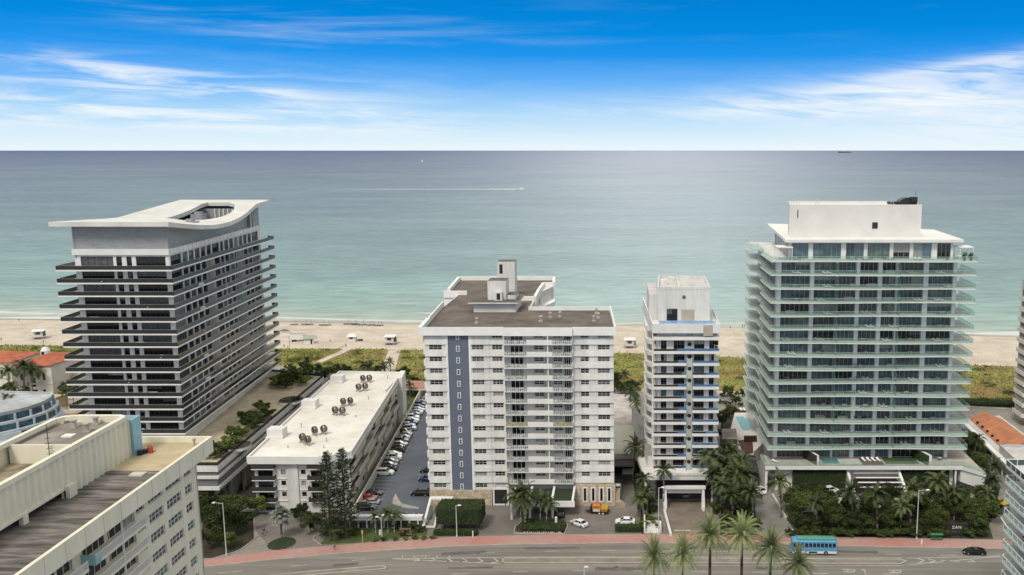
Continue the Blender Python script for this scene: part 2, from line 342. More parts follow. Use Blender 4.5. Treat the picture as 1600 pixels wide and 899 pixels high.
GROUND=mat('town_ground',(.27,.25,.215),.95,.25,.06,fine=.1,fscale=1)
g=MB(); b1=MB(); wt=MB(); dn=MB()
xs=[-900,-600,-400]+[-350+10*i for i in range(56)]+[260,400,600,900]
for x0,x1 in zip(xs,xs[1:]):
    g.face([(x0,-300,0),(x1,-300,0),(x1,dunen(x1)+3,0),(x0,dunen(x0)+3,0)])
    dn.face([(x0,dunen(x0),.03),(x1,dunen(x1),.03),(x1,(dunen(x1)+dunef(x1))/2,1.2),(x0,(dunen(x0)+dunef(x0))/2,1.2)])
    dn.face([(x0,(dunen(x0)+dunef(x0))/2,1.2),(x1,(dunen(x1)+dunef(x1))/2,1.2),(x1,dunef(x1)+3,.03),(x0,dunef(x0)+3,.03)])
    b1.face([(x0,dunef(x0),.1),(x1,dunef(x1),.1),(x1,shore(x1)-9,.1),(x0,shore(x0)-9,.1)])
    def ws(x): return shore(x)+1.2*math.sin(x*.06)+.8*math.sin(x*.17+1)
    wt.face([(x0,shore(x0)-9,.1),(x1,shore(x1)-9,.1),(x1,ws(x1)-4,-.35),(x0,ws(x0)-4,-.35)])
    wt.face([(x0,ws(x0)-4,-.35),(x1,ws(x1)-4,-.35),(x1,ws(x1)+5,-1.6),(x0,ws(x0)+5,-1.6)])
struct('ground',g,[GROUND]); struct('dune_ground',dn,[DUNE],smooth=True); struct('beach',b1,[SAND]); struct('shore_sand',wt,[WET],smooth=True)
# sheets on the ground, given by their outline in the photo
ZL={}
def sheet(name,pts,m,z,kind='structure'):
    mb=MB(); mb.prism([tuple(at(p[0],p[1],z)[:2]) for p in pts],z-.02,z,0)
    return mb.build(name,[m],None,kind=kind)
ASPH=mat('road_asphalt',(.215,.20,.175),.92,.22,.45,fine=.07,fscale=1.8,sv=(.05,1,1))
LOTA=mat('lot_asphalt',(.105,.12,.145),.9,.16,.12,fine=.06,fscale=2)
DRIVE=mat('driveway_paving',(.195,.175,.155),.9,.2,.12,fine=.08,fscale=2)
DRIVE2=mat('driveway_concrete',(.235,.225,.205),.9,.16,.2,fine=.06)
PINKC=mat('pink_paving',(.37,.165,.14),.9,.25,.10,col2=(.38,.26,.22),fine=.10,fscale=1.5)
LINEW=mat('road_paint_white',(.52,.50,.45),.8,.2,.5)
LINEY=mat('road_paint_yellow',(.50,.42,.24),.8,.2,.5)
KERB=mat('kerb_concrete',(.40,.37,.32),.9,.15,.5)
GRASS=mat('lawn_grass',(.075,.105,.025),.95,.3,.3,col2=(.05,.065,.02),fine=.25,fscale=3)
MULCH=mat('planting_soil',(.05,.042,.025),.95,.3,.4)
LAWN2=mat('artificial_turf',(.05,.085,.03),.95,.15,.8)
BOARD=mat('path_pavers',(.46,.42,.36),.9,.15,.2)
# ================================================================ road, pavement, driveways
def ext(pts,z):
    P=[at(a,b,z) for a,b in pts]; d0=(P[0]-P[1]).normalized(); d1=(P[-1]-P[-2]).normalized()
    return [P[0]+d0*260]+P+[P[-1]+d1*260]
def resample(P,step=3.0):
    out=[P[0]]
    for a,b in zip(P,P[1:]):
        n=max(1,int((b-a).length/step)); 
        for k in range(1,n+1): out.append(a+(b-a)*k/n)
    return out
CURB=[(325,886),(410,877),(525,866),(600,861),(700,855),(780,852),(860,850.5),(1000,849),(1100,849.5),(1200,851),(1300,853.5),(1430,856),(1560,858)]
BACK=[(325,875),(420,862),(497,855),(575,849),(700,840.5),(760,838.5),(880,836),(1000,835.5),(1100,836),(1200,837.5),(1300,840),(1430,842.5),(1560,844.5)]
cu=ext(CURB,0); bk=ext(BACK,0)
mb=MB()
for a,b in zip(cu,cu[1:]): mb.face([(a.x,60,.008),(b.x,60,.008),(b.x,b.y,.008),(a.x,a.y,.008)])
struct('road',mb,[ASPH])
mb=MB()
for a,b,c,d in zip(cu,cu[1:],bk[1:],bk): mb.hexa([(a.x,a.y+.22,0),(b.x,b.y+.22,0),(c.x,c.y,0),(d.x,d.y,0),(a.x,a.y+.22,.13),(b.x,b.y+.22,.13),(c.x,c.y,.13),(d.x,d.y,.13)],0)
struct('pavement',mb,[PINKC])
mb=MB()
for a,b in zip(cu,cu[1:]): mb.hexa([(a.x,a.y,0),(b.x,b.y,0),(b.x,b.y+.22,0),(a.x,a.y+.22,0),(a.x,a.y,.14),(b.x,b.y,.14),(b.x,b.y+.22,.14),(a.x,a.y+.22,.14)],0)
struct('kerb',mb,[KERB])
def strip(mb,p,q,wd,z=.014,m=0):
    a=at(*p,z); b=at(*q,z); d=(b-a).normalized(); n=Vector((-d.y,d.x,0))*wd/2
    mb.face([tuple(a-n),tuple(b-n),tuple(b+n),tuple(a+n)],m)
mk=MB()
for p,q in (((340,895.5),(380,892)),((455,885),(480,882.5)),((550,876),(572,874.5)),((648,869.5),(672,868)),((750,864.5),(774,863.8)),((851,861.5),(873,861)),((940,860.5),(962,860.5)),((1030,861),(1052,861)),((1115,862),(1137,862)),((1205,863),(1228,863.4)),((1383,866.2),(1408,866.5)),((1470,868),(1495,868.3)),
            ((706,897.5),(731,896.5)),((801,893.5),(824,893.2)),((894,892.2),(919,892)),((989,892),(1012,892.2)),((1080,893),(1105,893.3)),((1175,894),(1197,894.4)),((1266,896),(1293,896.4)),((1380,897),(1404,897.4))):
    strip(mk,p,q,.16)
# hatched ends of the central islands
for p,q in (((607,873),(784,871.2)),((607,873),(784,881.5)),((1420,882.5),(1563,869.5)),((1416,872.5),(1563,869))): strip(mk,p,q,.18)
for x in (650,674,698,722,746,770): strip(mk,(x,872.8-(x-650)*.012),(x+9,876.2+(x-650)*.014),.22); strip(mk,(x+9,876.2+(x-650)*.014),(x-3,875.2+(x-650)*.03+1.2),.22)
for x,h in ((1432,9),(1450,7.6),(1470,6),(1490,4.6),(1512,3.2)): strip(mk,(x,881-h),(x+12,881-h*.45-1),.25); strip(mk,(x+12,881-h*.45-1),(x+3,881.5-(x-1420)*.085),.25)
for x in (629,647,665,683,702): strip(mk,(x,868),(x,872),.12)
# turn arrows and worn word on the near lane
for x,y in ((1316,890),(1388,891)):
    strip(mk,(x,y),(x+20,y+.4),.25); strip(mk,(x+2,y+3.6),(x+19,y+3.9),.3); strip(mk,(x+20,y),(x+18,y+4),.3); strip(mk,(x+8,y+1.2),(x+9,y+3.4),.3)
strip(mk,(1350,889.5),(1353,898),.2); strip(mk,(1350,889.5),(1346,891),.2)
struct('road_markings',mk,[LINEW])
mk=MB()
for p,q in (((786,882.4),(1410,884.2)),((786,870.2),(1000,869.3)),((1000,869.3),(1410,871.5)),((420,899),(600,885)),((480,899),(603,891.5))): strip(mk,p,q,.14)
struct('road_edge_lines',mk,[LINEY])
def island(pts,label):
    P=[tuple(at(a,b,.15)[:2]) for a,b in pts]; mb=MB(); mb.prism(P,0,.15,0,0); mb2=MB()
    mb.ring(P,.15,.19,.35,1); return one('median_island',mb,[mat('median_concrete',(.24,.22,.19),.9,.2,.3,fine=.06),KERB],label,'traffic island')
island([(784,873),(790,871.5),(1000,871),(1408,873.5),(1418,877),(1408,881.5),(1000,880),(790,880.5),(784,878)],'long narrow concrete traffic island in the middle of the road')
island([(400,902),(480,892.5),(560,886.3),(597,883.8),(604,885.5),(603,889),(590,890.5),(540,894),(480,899.5),(440,903)],'short rounded traffic island at the left end of the road, before the white condominium')
# repaired strips of asphalt and worn tyre lines on the sand
mb=MB()
for p,q,wd in (((690,866),(760,863),1.6),((820,857),(905,856),1.1),((1130,857),(1190,858),1.4),((930,889),(1010,889.5),1.5),((1310,862),(1372,863),1.2),((520,884),(560,881),1.3),((1180,888),(1240,889),1.2),((700,888),(770,886.5),1.0)): strip(mb,p,q,wd,.0115)
struct('road_patches',mb,[mat('patched_asphalt',(.135,.125,.115),.92,.25,.6)])
mb=MB()
for off,ph in ((16,0),(18.1,0),(44,1.3),(46.2,1.3),(58,2.2),(60,2.2)):
    for i in range(120):
        xa=-330+4*i; xb=xa+4; ya,yb=[dunef(x)+off+2.2*math.sin(x*.021+ph)+.6*math.sin(x*.09+ph) for x in (xa,xb)]
        mb.face([(xa,ya,.106),(xb,yb,.106),(xb,yb+.5,.106),(xa,ya+.5,.106)])
struct('sand_tyre_tracks',mb,[mat('tracked_sand',(.44,.375,.295),.95,.2,.4)])
# covers
mb=MB(); c=at(963,886,.014); mb.tube((c.x,c.y,.005),(c.x,c.y,.02),.45,n=14); one('manhole_cover',mb,[mat('cast_iron',(.06,.055,.05),.7,.2)],'round dark manhole cover in the near lane below the parked white cars','manhole cover')
# driveways, yards, lots
sheet('driveway',[(440,720),(560,818),(640,850),(497,858),(430,866),(400,830),(395,790),(345,800),(300,868),(300,790),(380,725)],DRIVE,.012)
sheet('driveway',[(672,786),(700,803),(640,842),(700,842),(800,839),(960,837),(1003,837),(1003,786)],DRIVE,.016)
sheet('lane',[(955,785.8),(955,650),(990,650),(1001,740),(1003,785.8)],DRIVE,.016)
sheet('driveway',[(1040,760),(1108,760),(1118,790),(1122,838),(1038,838),(1043,800)],mat('brick_paving',(.22,.175,.14),.9,.2,.2,fine=.1,fscale=3),.020)
sheet('driveway',[(1170,640),(1180,640),(1200,740),(1205,770),(1212,790),(1232,840),(1175,840),(1182,800),(1172,740)],DRIVE2,.012)
sheet('driveway',[(1502,665),(1520,650),(1600,735),(1640,800),(1640,846),(1575,846),(1550,800),(1535,768)],DRIVE2,.012)
sheet('parking_lot',[(646,622),(676,622),(676,812),(662,812),(540,812),(540,800)],LOTA,.024)
sheet('beach_walk',[(-200,573),(0,569),(150,575),(430,590),(640,594),(1160,612),(1600,636),(1800,650),(1800,656),(1600,641),(1160,618),(640,600),(430,596),(150,579),(0,572.5),(-200,577)],BOARD,.05)
sheet('yard_paving',[(-300,600),(60,600),(130,600),(130,655),(0,720),(-300,760)],mat('tan_paving',(.40,.34,.26),.9,.2,.2,fine=.06),.02)
sheet('yard_lawn',[(628,606),(655,606),(648,640),(622,640)],GRASS,.03,'structure')
sheet('front_lawn',[(520,824),(665,822),(668,836),(560,848),(500,851)],GRASS,.03)
sheet('front_lawn',[(1225,790),(1535,790),(1552,842),(1250,838)],MULCH,.03)
sheet('planting_bed',[(316,800),(395,800),(397,842),(372,860),(330,872),(316,872)],MULCH,.03)
sheet('planting_bed',[(1128,640),(1165,640),(1178,760),(1183,838),(1126,838),(1120,760)],MULCH,.03)
sheet('planting_bed',[(986,640),(1000,640),(1015,770),(1020,835),(1003,835),(990,760)],MULCH,.032)
sheet('planting_bed',[(1545,770),(1500,690),(1520,690),(1562,768),(1552,800)],MULCH,.03)
# painted bays of the car park
mk=MB()
for i in range(26):
    t=i/25; yy=786-(786-640)*t**1.0; xl=566+(646-566)*t
    strip(mk,(568+(786-yy)*.555,yy),(568+(786-yy)*.555+30-10*t,yy+.4),.12,.031)
for yy in (741,752,763,774): strip(mk,(652-0,yy+1),(674,yy+1.4),.12,.031)
struct('parking_bay_lines',mk,[LINEW])
mb=MB(); mb.prism([tuple(at(a,b,.15)[:2]) for a,b in ((614,780),(618,771),(621,777),(628,787),(655,793),(654,795),(630,793),(613,787))],.02,.15)
one('kerbed_island',mb,[CONC],'small pale wedge-shaped kerbed island near the car park entrance','kerb island')
def kerbline(name,pts,label,h=.25,wd=.25,m=KERB,cat='kerb',z=0):
    P=[at(a,b,0) for a,b in pts]; mb=MB()
    for a,b in zip(P,P[1:]):
        d=(b-a).normalized(); n=Vector((-d.y,d.x,0))*wd/2; a=a-d*wd*.3; b=b+d*wd*.3
        mb.hexa([tuple(a-n),tuple(b-n),tuple(b+n),tuple(a+n)]+[tuple(q+Vector((0,0,h))) for q in (a-n,b-n,b+n,a+n)])
    return one(name,mb,[m],label,cat)
kerbline('low_wall',[(1207,775),(1217,792),(1243,838)],'low white wall along the right edge of the concrete driveway beside the bus',.6,.3,WHITE2,'low wall')
kerbline('low_wall',[(1540,772),(1556,800),(1585,845)],'low white wall beside the driveway at the far right of the street',.5,.3,WHITE2,'low wall')
kerbline('low_wall',[(1038,800),(1048,838)],'low white wall with rounded end left of the brick driveway',.7,.5,WHITE2,'low wall')
kerbline('low_wall',[(1148,780),(1156,812)],'pale ramp wall among the palms right of the brick driveway',.8,.5,CONC,'low wall')
kerbline('planter_kerb',[(403,838),(380,858),(346,872)],'thin pale kerb round the shady bed at the left street corner',.2,.2)
kerbline('planter_kerb',[(492,838),(489,843),(502,853)],'short pale kerb round the bed below the two tall pines',.2,.2)
kerbline('boundary_wall',[(660,614),(650,632),(557,800),(552,806)],'long cream wall between white condominium and car park',2.2,.3,CREAM,'wall')
kerbline('boundary_wall',[(986,655),(1003,755)],'pale wall along the lane left of the blue balcony tower',3.0,.3,WHITE,'wall')
# street wall of the car park, with ramp frame
mb=MB(); F=Fr(at(540,826,0)[:2],at(660,826,0)[:2])
mb.fb(F,0,F.L,-.4,0,1.9,2.9,0); mb.fb(F,0,F.L,-1.4,-.4,2.7,2.9,0)
for i in range(9): u=F.L*(i+.5)/9; mb.fb(F,u-.15,u+.15,-.35,-.05,0,1.9,0)
mb.fb(F,0,F.L,-.5,-.42,0,1.9,1)
one('car_park_wall',mb,[WHITE2,mat('dark_screen',(.10,.105,.10),.8,.2)],'long white beam and posts in front of the car park','wall')
mb=MB(); a=at(660,826,0);b=at(672,800,0)
for (x0,x1,o) in ((0,.5,0),(2.6,3.0,0)):
    mb.hexa([(a.x+x0,a.y,0.2),(a.x+x1,a.y,0.2),(b.x+x1,b.y,3.1),(b.x+x0,b.y,3.1),(a.x+x0,a.y,.7),(a.x+x1,a.y,.7),(b.x+x1,b.y,3.6),(b.x+x0,b.y,3.6)])
mb.box(b.x,b.x+5.5,b.y-.3,b.y+1.2,3.1,3.45); mb.box(a.x,a.x+3,a.y-.2,a.y+.2,.2,.6)
one('ramp_surround',mb,[WHITE2],'white slanting concrete frame at the car park ramp beside the clipped tree','frame')
mb=MB(); a=at(676,785,0); b=at(716,800,0)
for k in range(6):
    t=k/5; p=a+(b-a)*t; mb.tube((p.x,p.y,.1),(p.x+2.2,p.y-2.4,1.1-.5*t),.08,n=4)
mb.tube((a.x,a.y,.9),(b.x,b.y,.5),.1,n=4); mb.tube((a.x+2,a.y-2.4,1.1),(b.x+1,b.y-2,.6),.1,n=4)
one('timber_rack',mb,[mat('weathered_wood',(.25,.19,.10),.9,.3)],'slanting tan timber rails against the stone base left of clipped tree','railing')
# ================================================================ B5 apartment block with the blue stripe
def block_blue_stripe():
    t=thing('apartment_block','white apartment block with dark blue vertical stripe and brown gravel roof','building',(-29,215,0))
    Y0=209.0; zk=[6.2+2.87*k for k in range(14)]; STRIPE=mat('slate_blue_paint',(.125,.145,.19),.8,.06,.3)
    STONE=mat('stone_cladding',(.52,.43,.32),.9,.35,1.3,col2=(.36,.28,.20),fine=.2,fscale=2.5)
    ROOFB=mat('gravel_roof',(.150,.120,.098),.95,.35,.16,col2=(.085,.072,.062),fine=.15,fscale=.8)
    SLAB=mat('stucco_trim',(.80,.79,.75),.8,.06,.4)
    W=Wins(); wall=MB(); trim=MB()
    # plan
    xl,xr=-51.3,-6.3
    front=[(xl,Y0+.6),(xr,Y0+.6),(-8.6,237),(-30,237),(-30.5,268),(-27.6,281),(-28.6,293),(-60,293),(-58,268),(-54.6,262),(-53.5,243)]
    wall.prism([(x,y) if y>Y0+1 else (x,Y0+.6) for x,y in front],0,43.3,0)
    F=Fr((xl,Y0),(xr,Y0)); U=lambda x:x-xl
    # each section: (x0,x1,offset v of wall face, windows)
    def wins_for(x0,x1,v,ops,kz,rows_top=12,sill=1.15,head=2.35,skip_top=False,nx=3,th=.4):
        rows=[]
        for k in range(-1,13):
            z=6.2+2.87*k
            if z<4.2 and k<0 and kz>0: continue
            o=[] if (k==12 and skip_top) else [(a,b) for a,b in ops]
            if o: rows.append((z+sill,z+head,[(U(a),U(b)) for a,b in o]))
            for a,b in o:
                Fv=Fr(F(0,v,0)[:2],F(F.L,v,0)[:2])
                W.add(Fv,U(a),U(b),z+sill,z+head,nx if b-a>2.0 else max(1,nx-1),2,g=R.choice([1,1,2,2,3,1]),v=-.28)
        Fv=Fr(F(0,v,0)[:2],F(F.L,v,0)[:2])
        facade(wall,Fv,U(x1),4.0 if kz==0 else 3.4,43.3,rows,th=th+v,u0=U(x0))
        for k in range(-1,13):   # projecting spandrel lip
            z=6.2+2.87*k
            if z>4: 
                wall.hexa([Fv(U(x0),.30,z-.35),Fv(U(x1),.30,z-.35),Fv(U(x1),0,z-.35),Fv(U(x0),0,z-.35),Fv(U(x0),.12,z+.85),Fv(U(x1),.12,z+.85),Fv(U(x1),0,z+.85),Fv(U(x0),0,z+.85)])
    wins_for(xl,-46.15,0,[(-50.3,-47.3)],0,skip_top=True)
    wins_for(-40.35,-36.0,0,[(-40.1,-37.3)],0,skip_top=True)
    wins_for(-36.0,-32.1,-.15,[(-35.3,-32.9)],0)
    wins_for(-16.2,xr,0,[(-14.2,-12.2),(-10.1,-7.2)],0)
    # stripe
    st=MB(); st.fb(F,U(-46.15),U(-40.8),0-.6,-.05,3.9,43.3,0); st.build('stripe_panel',[STRIPE],t)
    for x in (-46.3,-40.85): trim.fb(F,U(x),U(x)+.5,-.6,.15,3.9,43.3,0)
    for k in range(-1,13):
        z=6.2+2.87*k; c=-43.45; m=MB()
        m.fb(F,U(c)-.42,U(c)+.42,-.05,.06,z+.75,z+2.15,0); m.fb(F,U(c)-.2,U(c)+.2,.055,.075,z+.95,z+1.4,1); m.fb(F,U(c)-.2,U(c)+.2,.055,.075,z+1.5,z+1.95,1)
        W.w.append((0.02,m))
    # parapet / fascia
    P=[(xl-1.2,Y0-1.0),(-32.5,Y0-1.0),(-32.5,Y0-1.6),(-16.0,Y0-1.6),(-16.0,Y0-1.0),(xr+.6,Y0-1.0),(-8.0,237.6),(-29.4,237.6),(-29.4,247),(-33,247),(-33,263),(-53.9,263),(-53,243.5),(-54.4,243.5)]
    trim.prism([(xl-.85,Y0-.55),(xr+.25,Y0-.55),(-8.3,237.2),(-54.0,237.2)],42.72,43.3,0)
    for (a,b,v,z0) in ((xl-.75,-32.5,.9,44.6),(-32.5,-16,1.5,44.5),(-16,xr+.6,.9,44.5)):
        trim.fb(F,U(a),U(b),v-.3,v,42.6,44.6,0)
    F2=Fr((xr+.6,Y0-.9),(-7.9,237.6)); trim.fb(F2,.02,F2.L,-.3,0,42.6,44.6,0)
    F3=Fr((-54.4,243.3),(xl-.75,Y0-.9)); trim.fb(F3,0,F3.L-12,-.35,0,42.6,44.9,0); trim.fb(F3,F3.L-12,F3.L-.02,-.35,.5,42.6,44.6,0)
    F4=Fr((-7.9,237.6),(-30,237.6)); trim.fb(F4,0,F4.L,-.3,0,42.6,44.4,0)
    # rear wing rim (stepped outline)
    rim=[(-58,268.5),(-60,294),(-28.5,294),(-27.4,281.5),(-30.6,281),(-30.6,268),(-30.2,253.5),(-36,253.2)]
    for a,b in zip(rim,rim[1:]):
        Fq=Fr(b,a); trim.fb(Fq,0,Fq.L,-.4,.4,42.4,44.6,0)
    Fq=Fr((-58.4,263.5),(-51.5,263.5)); trim.fb(Fq,0,Fq.L,-.4,.4,42.6,44.6,0); trim.prism([(-58.4,263.5),(-51.5,263.5),(-51.5,268.5),(-58.4,268.5)],39.8,43.2,0)
    trim.prism([(-36,253.2),(-30.2,253.5),(-30.2,258),(-36,258)],38.5,43.3,0)
    for zz in (36.4,39.4):   # open loggias on the wing's right flank
        trim.prism([(-30.6,262),(-26.6,275),(-27,283),(-30.6,283)],zz-1.2,zz,0)
        m=MB(); m.box(-30.45,-30.35,268,272,zz+.3,zz+2.1,1); m.box(-29.2,-29.1,276,280,zz+.3,zz+2.1,1); W.w.append((.001,m))
    wall.build('wall',[WHITE],t); tr=trim.build('parapet',[SLAB],t)
    rf=MB(); rf.prism([(xl-.9,Y0-.55),(xr+.25,Y0-.55),(-8.3,237.2),(-53.9,237.2)],43.32,43.42,0); rf.prism([(-53.9,237.25),(-30.2,237.25),(-30.8,253),(-36,253.6),(-36,258),(-31,258),(-31,281),(-28,281.5),(-28.9,293.6),(-59.6,293.6),(-57.6,268.8),(-54,262.8)],43.32,43.40,0)
    rr=rf.build('roof',[ROOFB],t)
    # left side scalloped balconies
    for k in range(0,13):
        z=6.2+2.87*k; m=MB()
        pts=[(xl+.0,Y0+1.2),(xl-.75,Y0+1.5),(xl-1.0,Y0+2.6),(xl-1.0,Y0+6.5),(xl-.7,Y0+7.4),(xl-.0,Y0+7.6)]
        m.prism(pts,z-.2,z+1.05,0); m.build('side_balcony',[WHITE2],t)
    # balconies
    SCR=mat('pierced_block_screen',(.52,.52,.49),.9,0); 
    # pattern of the pierced blocks
    nn=SCR.node_tree; b=nn.nodes['Principled BSDF']
    g=nn.nodes.new('ShaderNodeNewGeometry'); ms=nn.nodes.new('ShaderNodeVectorMath'); ms.operation='SCALE'; ms.inputs['Scale'].default_value=2.1; nn.links.new(g.outputs['Position'],ms.inputs[0])
    vo=nn.nodes.new('ShaderNodeTexVoronoi'); vo.inputs['Scale'].default_value=1.0; vo.inputs['Randomness'].default_value=.25; nn.links.new(ms.outputs[0],vo.inputs['Vector'])
    rp=nn.nodes.new('ShaderNodeValToRGB'); e=rp.color_ramp.elements; e[0].position=.18; e[0].color=(.56,.56,.53,1); e[1].position=.48; e[1].color=(.11,.11,.11,1); q=e.new(.34); q.color=(.20,.20,.19,1); q=e.new(.62); q.color=(.5,.5,.47,1)
    nn.links.new(vo.outputs['Distance'],rp.inputs[0]); nn.links.new(rp.outputs[0],b.inputs['Base Color'])
    x0,x1=-32.3,-16.1; d=1.6
    yell=4
    for k in range(13):
        z=zk[k]; m=MB(); m.fb(F,U(x0),U(x1),-.5,d,z-.22,z,0)
        m.fb(F,U(-26.9),U(-21.2),d-.15,d,z,z+1.02,0); m.fb(F,U(-21.2),U(x1)-4.7,d-.15,d,z,z+1.0,0)
        m.fb(F,U(x0),U(x0)+.12,-.1,d-.15,z,z+1.0,0); m.fb(F,U(x1)-.12,U(x1),-.1,d-.15,z,z+1.0,0)
        bo=m.build('balcony',[WHITE2],t)
        for q in ((U(x0)+.13,U(-26.95)),(U(x1)-4.7,U(x1)-.13)): s=MB(); s.fb(F,q[0],q[1],d-.14,d-.02,z+.02,z+.98,0); s.build('screen',[SCR if k!=5 else mat('yellow_screen',(.40,.40,.26),.9,.4,2)],bo)
        # openings behind
        Fv=Fr(F(0,-.5,0)[:2],F(F.L,-.5,0)[:2])
        for a,b2,nx,dr in ((-31.0,-27.9,3,1),(-25.4,-23.0,2,0),(-20.8,-18.6,2,0),(-19.6+1.0+.4,-16.6,3,1)):
            W.add(Fv,U(a),U(b2),z+(.1 if dr else 1.1),z+2.2,nx,1 if dr else 2,g=R.choice([1,1,1,1,2,3] if dr else [1,2,1,3]),v=-.02,fr=.10)
    for q in ((-22.0,-21.75,d-.2),(x0-.25,x0-.02,.6),(x1,x1+.25,.6)): m=MB(); m.fb(F,U(q[0]),U(q[1]),-.55,q[2],6.2,42.6,0); m.build('party_wall',[WHITE2],t)
    # base
    bs=MB(); bs.fb(F,U(-51.4),U(-36.2),-.5,.25,0,3.95,0); bs.build('stone_base',[STONE],t); bs=MB()
    facade(bs,Fr((-15.8,Y0-.6),(xr+.3,Y0-.6)),9.8,0,5.6,[(1.3,4.6,[(2.1,2.7),(4.1,4.7),(6.1,6.7),(8.0,8.6)])],.5)
    bs.build('stone_base',[STONE],t)
    FB=Fr((-15.8,Y0-.6),(xr+.3,Y0-.6))
    for a in (2.1,4.1,6.1,8.0):
        m=MB(); m.fb(FB,a-.3,a,-.1,.12,1.0,4.9,0); m.fb(FB,a+.6,a+.9,-.1,.12,1.0,4.9,0); m.fb(FB,a,a+.6,-.1,.12,4.6,4.9,0); m.fb(FB,a,a+.6,-.1,.12,1.0,1.3,0); m.fb(FB,a,a+.6,-.4,-.3,1.3,4.6,1); m.build('slot_window',[WHITE2,GL_D],t)
    lb=MB(); lb.fb(F,U(-36.2),U(-15.9),-1.5,-.4,0,6.0,0); lb.build('lobby_wall',[mat('lobby_paint',(.50,.52,.54),.8,.1)],t)
    gd=MB(); gd.fb(F,U(-36.0),U(-35.6),-.39,.1,0,4.3,0); gd.fb(F,U(-32.5),U(-32.1),-.39,.1,0,4.3,0); gd.fb(F,U(-35.6),U(-32.5),-.39,.1,4.0,4.3,0); gd.fb(F,U(-35.6),U(-32.5),-.39,.1,0,.3,0); gd.fb(F,U(-35.6),U(-32.5),-.39,-.2,.3,4.0,1); gd.build('entrance_door',[WHITE2,mat('door_glass',(.03,.033,.036),.15,.2,1)],t)
    # canopy
    cp=MB(); ya,yb=Y0+.2,Y0-7.6
    def cpt(x,y,z): return (x,y,z)
    def beam(x0,x1,y0,y1,za,zb,zc,zd): cp.hexa([(x0,y0,zc),(x1,y0,zc),(x1,y1,za),(x0,y1,za),(x0,y0,zd),(x1,y0,zd),(x1,y1,zb),(x0,y1,zb)])
    for x in (-30.3,-26.2,-20.8,-15.9+.0): beam(x-.25,x+.25,yb,ya-.8,4.3,5.3,3.9,4.5)
    cp.box(-30.6,-15.4,yb-.25,yb,2.75,4.2,0); cp.box(-30.55,-30.3,yb,ya-.8,2.8,4.1,0)
    cp.build('canopy_frame',[WHITE2],t)
    gp=MB()
    for a,b2 in ((-30.05,-26.45),(-25.95,-21.05),(-20.55,-16.15)): gp.hexa([(a,yb,3.85),(b2,yb,3.85),(b2,ya-.8,4.3),(a,ya-.8,4.3),(a,yb,4.0),(b2,yb,4.0),(b2,ya-.8,4.5),(a,ya-.8,4.5)])
    gp.build('canopy_panel',[mat('green_canvas',(.028,.042,.02),.8,.15)],t)
    for x in (-25.9,-20.6,-30.2): m=MB(); m.tube((x,yb-.9,0),(x,yb-.9,4.4),.28,n=10); m.box(x-.3,x+.3,yb-1.2,yb-.2,4.2,4.5); m.build('column',[WHITE2],t)
    # roof structures
    ph=MB()
    ph.box(-44.2,-33.0,234.5,246,43.42,45.9,0); ph.box(-45.4,-32.2,233.2,247,45.9,46.25,0,1); ph.box(-40.9,-36.0,237.5,243.5,46.25,51.4,0,1); ph.box(-38.9,-36.9,236.3,237.5,46.25,48.6,0); ph.box(-36.0,-33.5,238.5,244,46.25,47.4,0,1)
    ph.box(-38.3,-37.4,236.24,236.3,46.5,48.2,2)
    ph.build('roof_housing',[WHITE,ROOFB,DARK],rr); ph=MB()
    ph.box(-41.5,-36.5,258.5,263.5,43.42,54.0,0,1); ph.box(-40.9,-40.0,258.44,258.5,50.5,53.2,2); ph.tube((-41.2,258,43.5),(-36,257.6,47),.08,n=4); ph.box(-43.2,-41.5,259.5,262,43.42,48.0,0)
    ph.build('roof_housing',[WHITE,ROOFB,DARK],rr)
    W.done(t,[WM[0]]+WM[1:],cap=98)
    for i,(px,py) in enumerate(((745,506),(845,503),(860,497),(875,496),(745,477),(932,491),(928,503),(935,498),(795,453))):
        p=at(px,py,43.42); m=MB(); m.box(p.x-.5,p.x+.5,p.y-.5,p.y+.5,43.42,43.8); m.tube((p.x,p.y,43.8),(p.x,p.y,44.7),.3,.26,8); m.tube((p.x,p.y,44.7),(p.x,p.y,45.0),.5,.3,8)
        one('roof_vent',m,[mat('galvanised_metal',(.42,.39,.35),.6,.2,2)],['squat vent left of the roof house','nearest of the three middle vents','middle vent left of its twin','middle vent right of its twin','tall vent left of the white roof house','farthest vent near the right end','nearest vent near the right end','centre vent near the right end','low vent between the white roof towers'][i]+', brown gravel roof','vent',group='vents on the brown gravel roof')
block_blue_stripe()

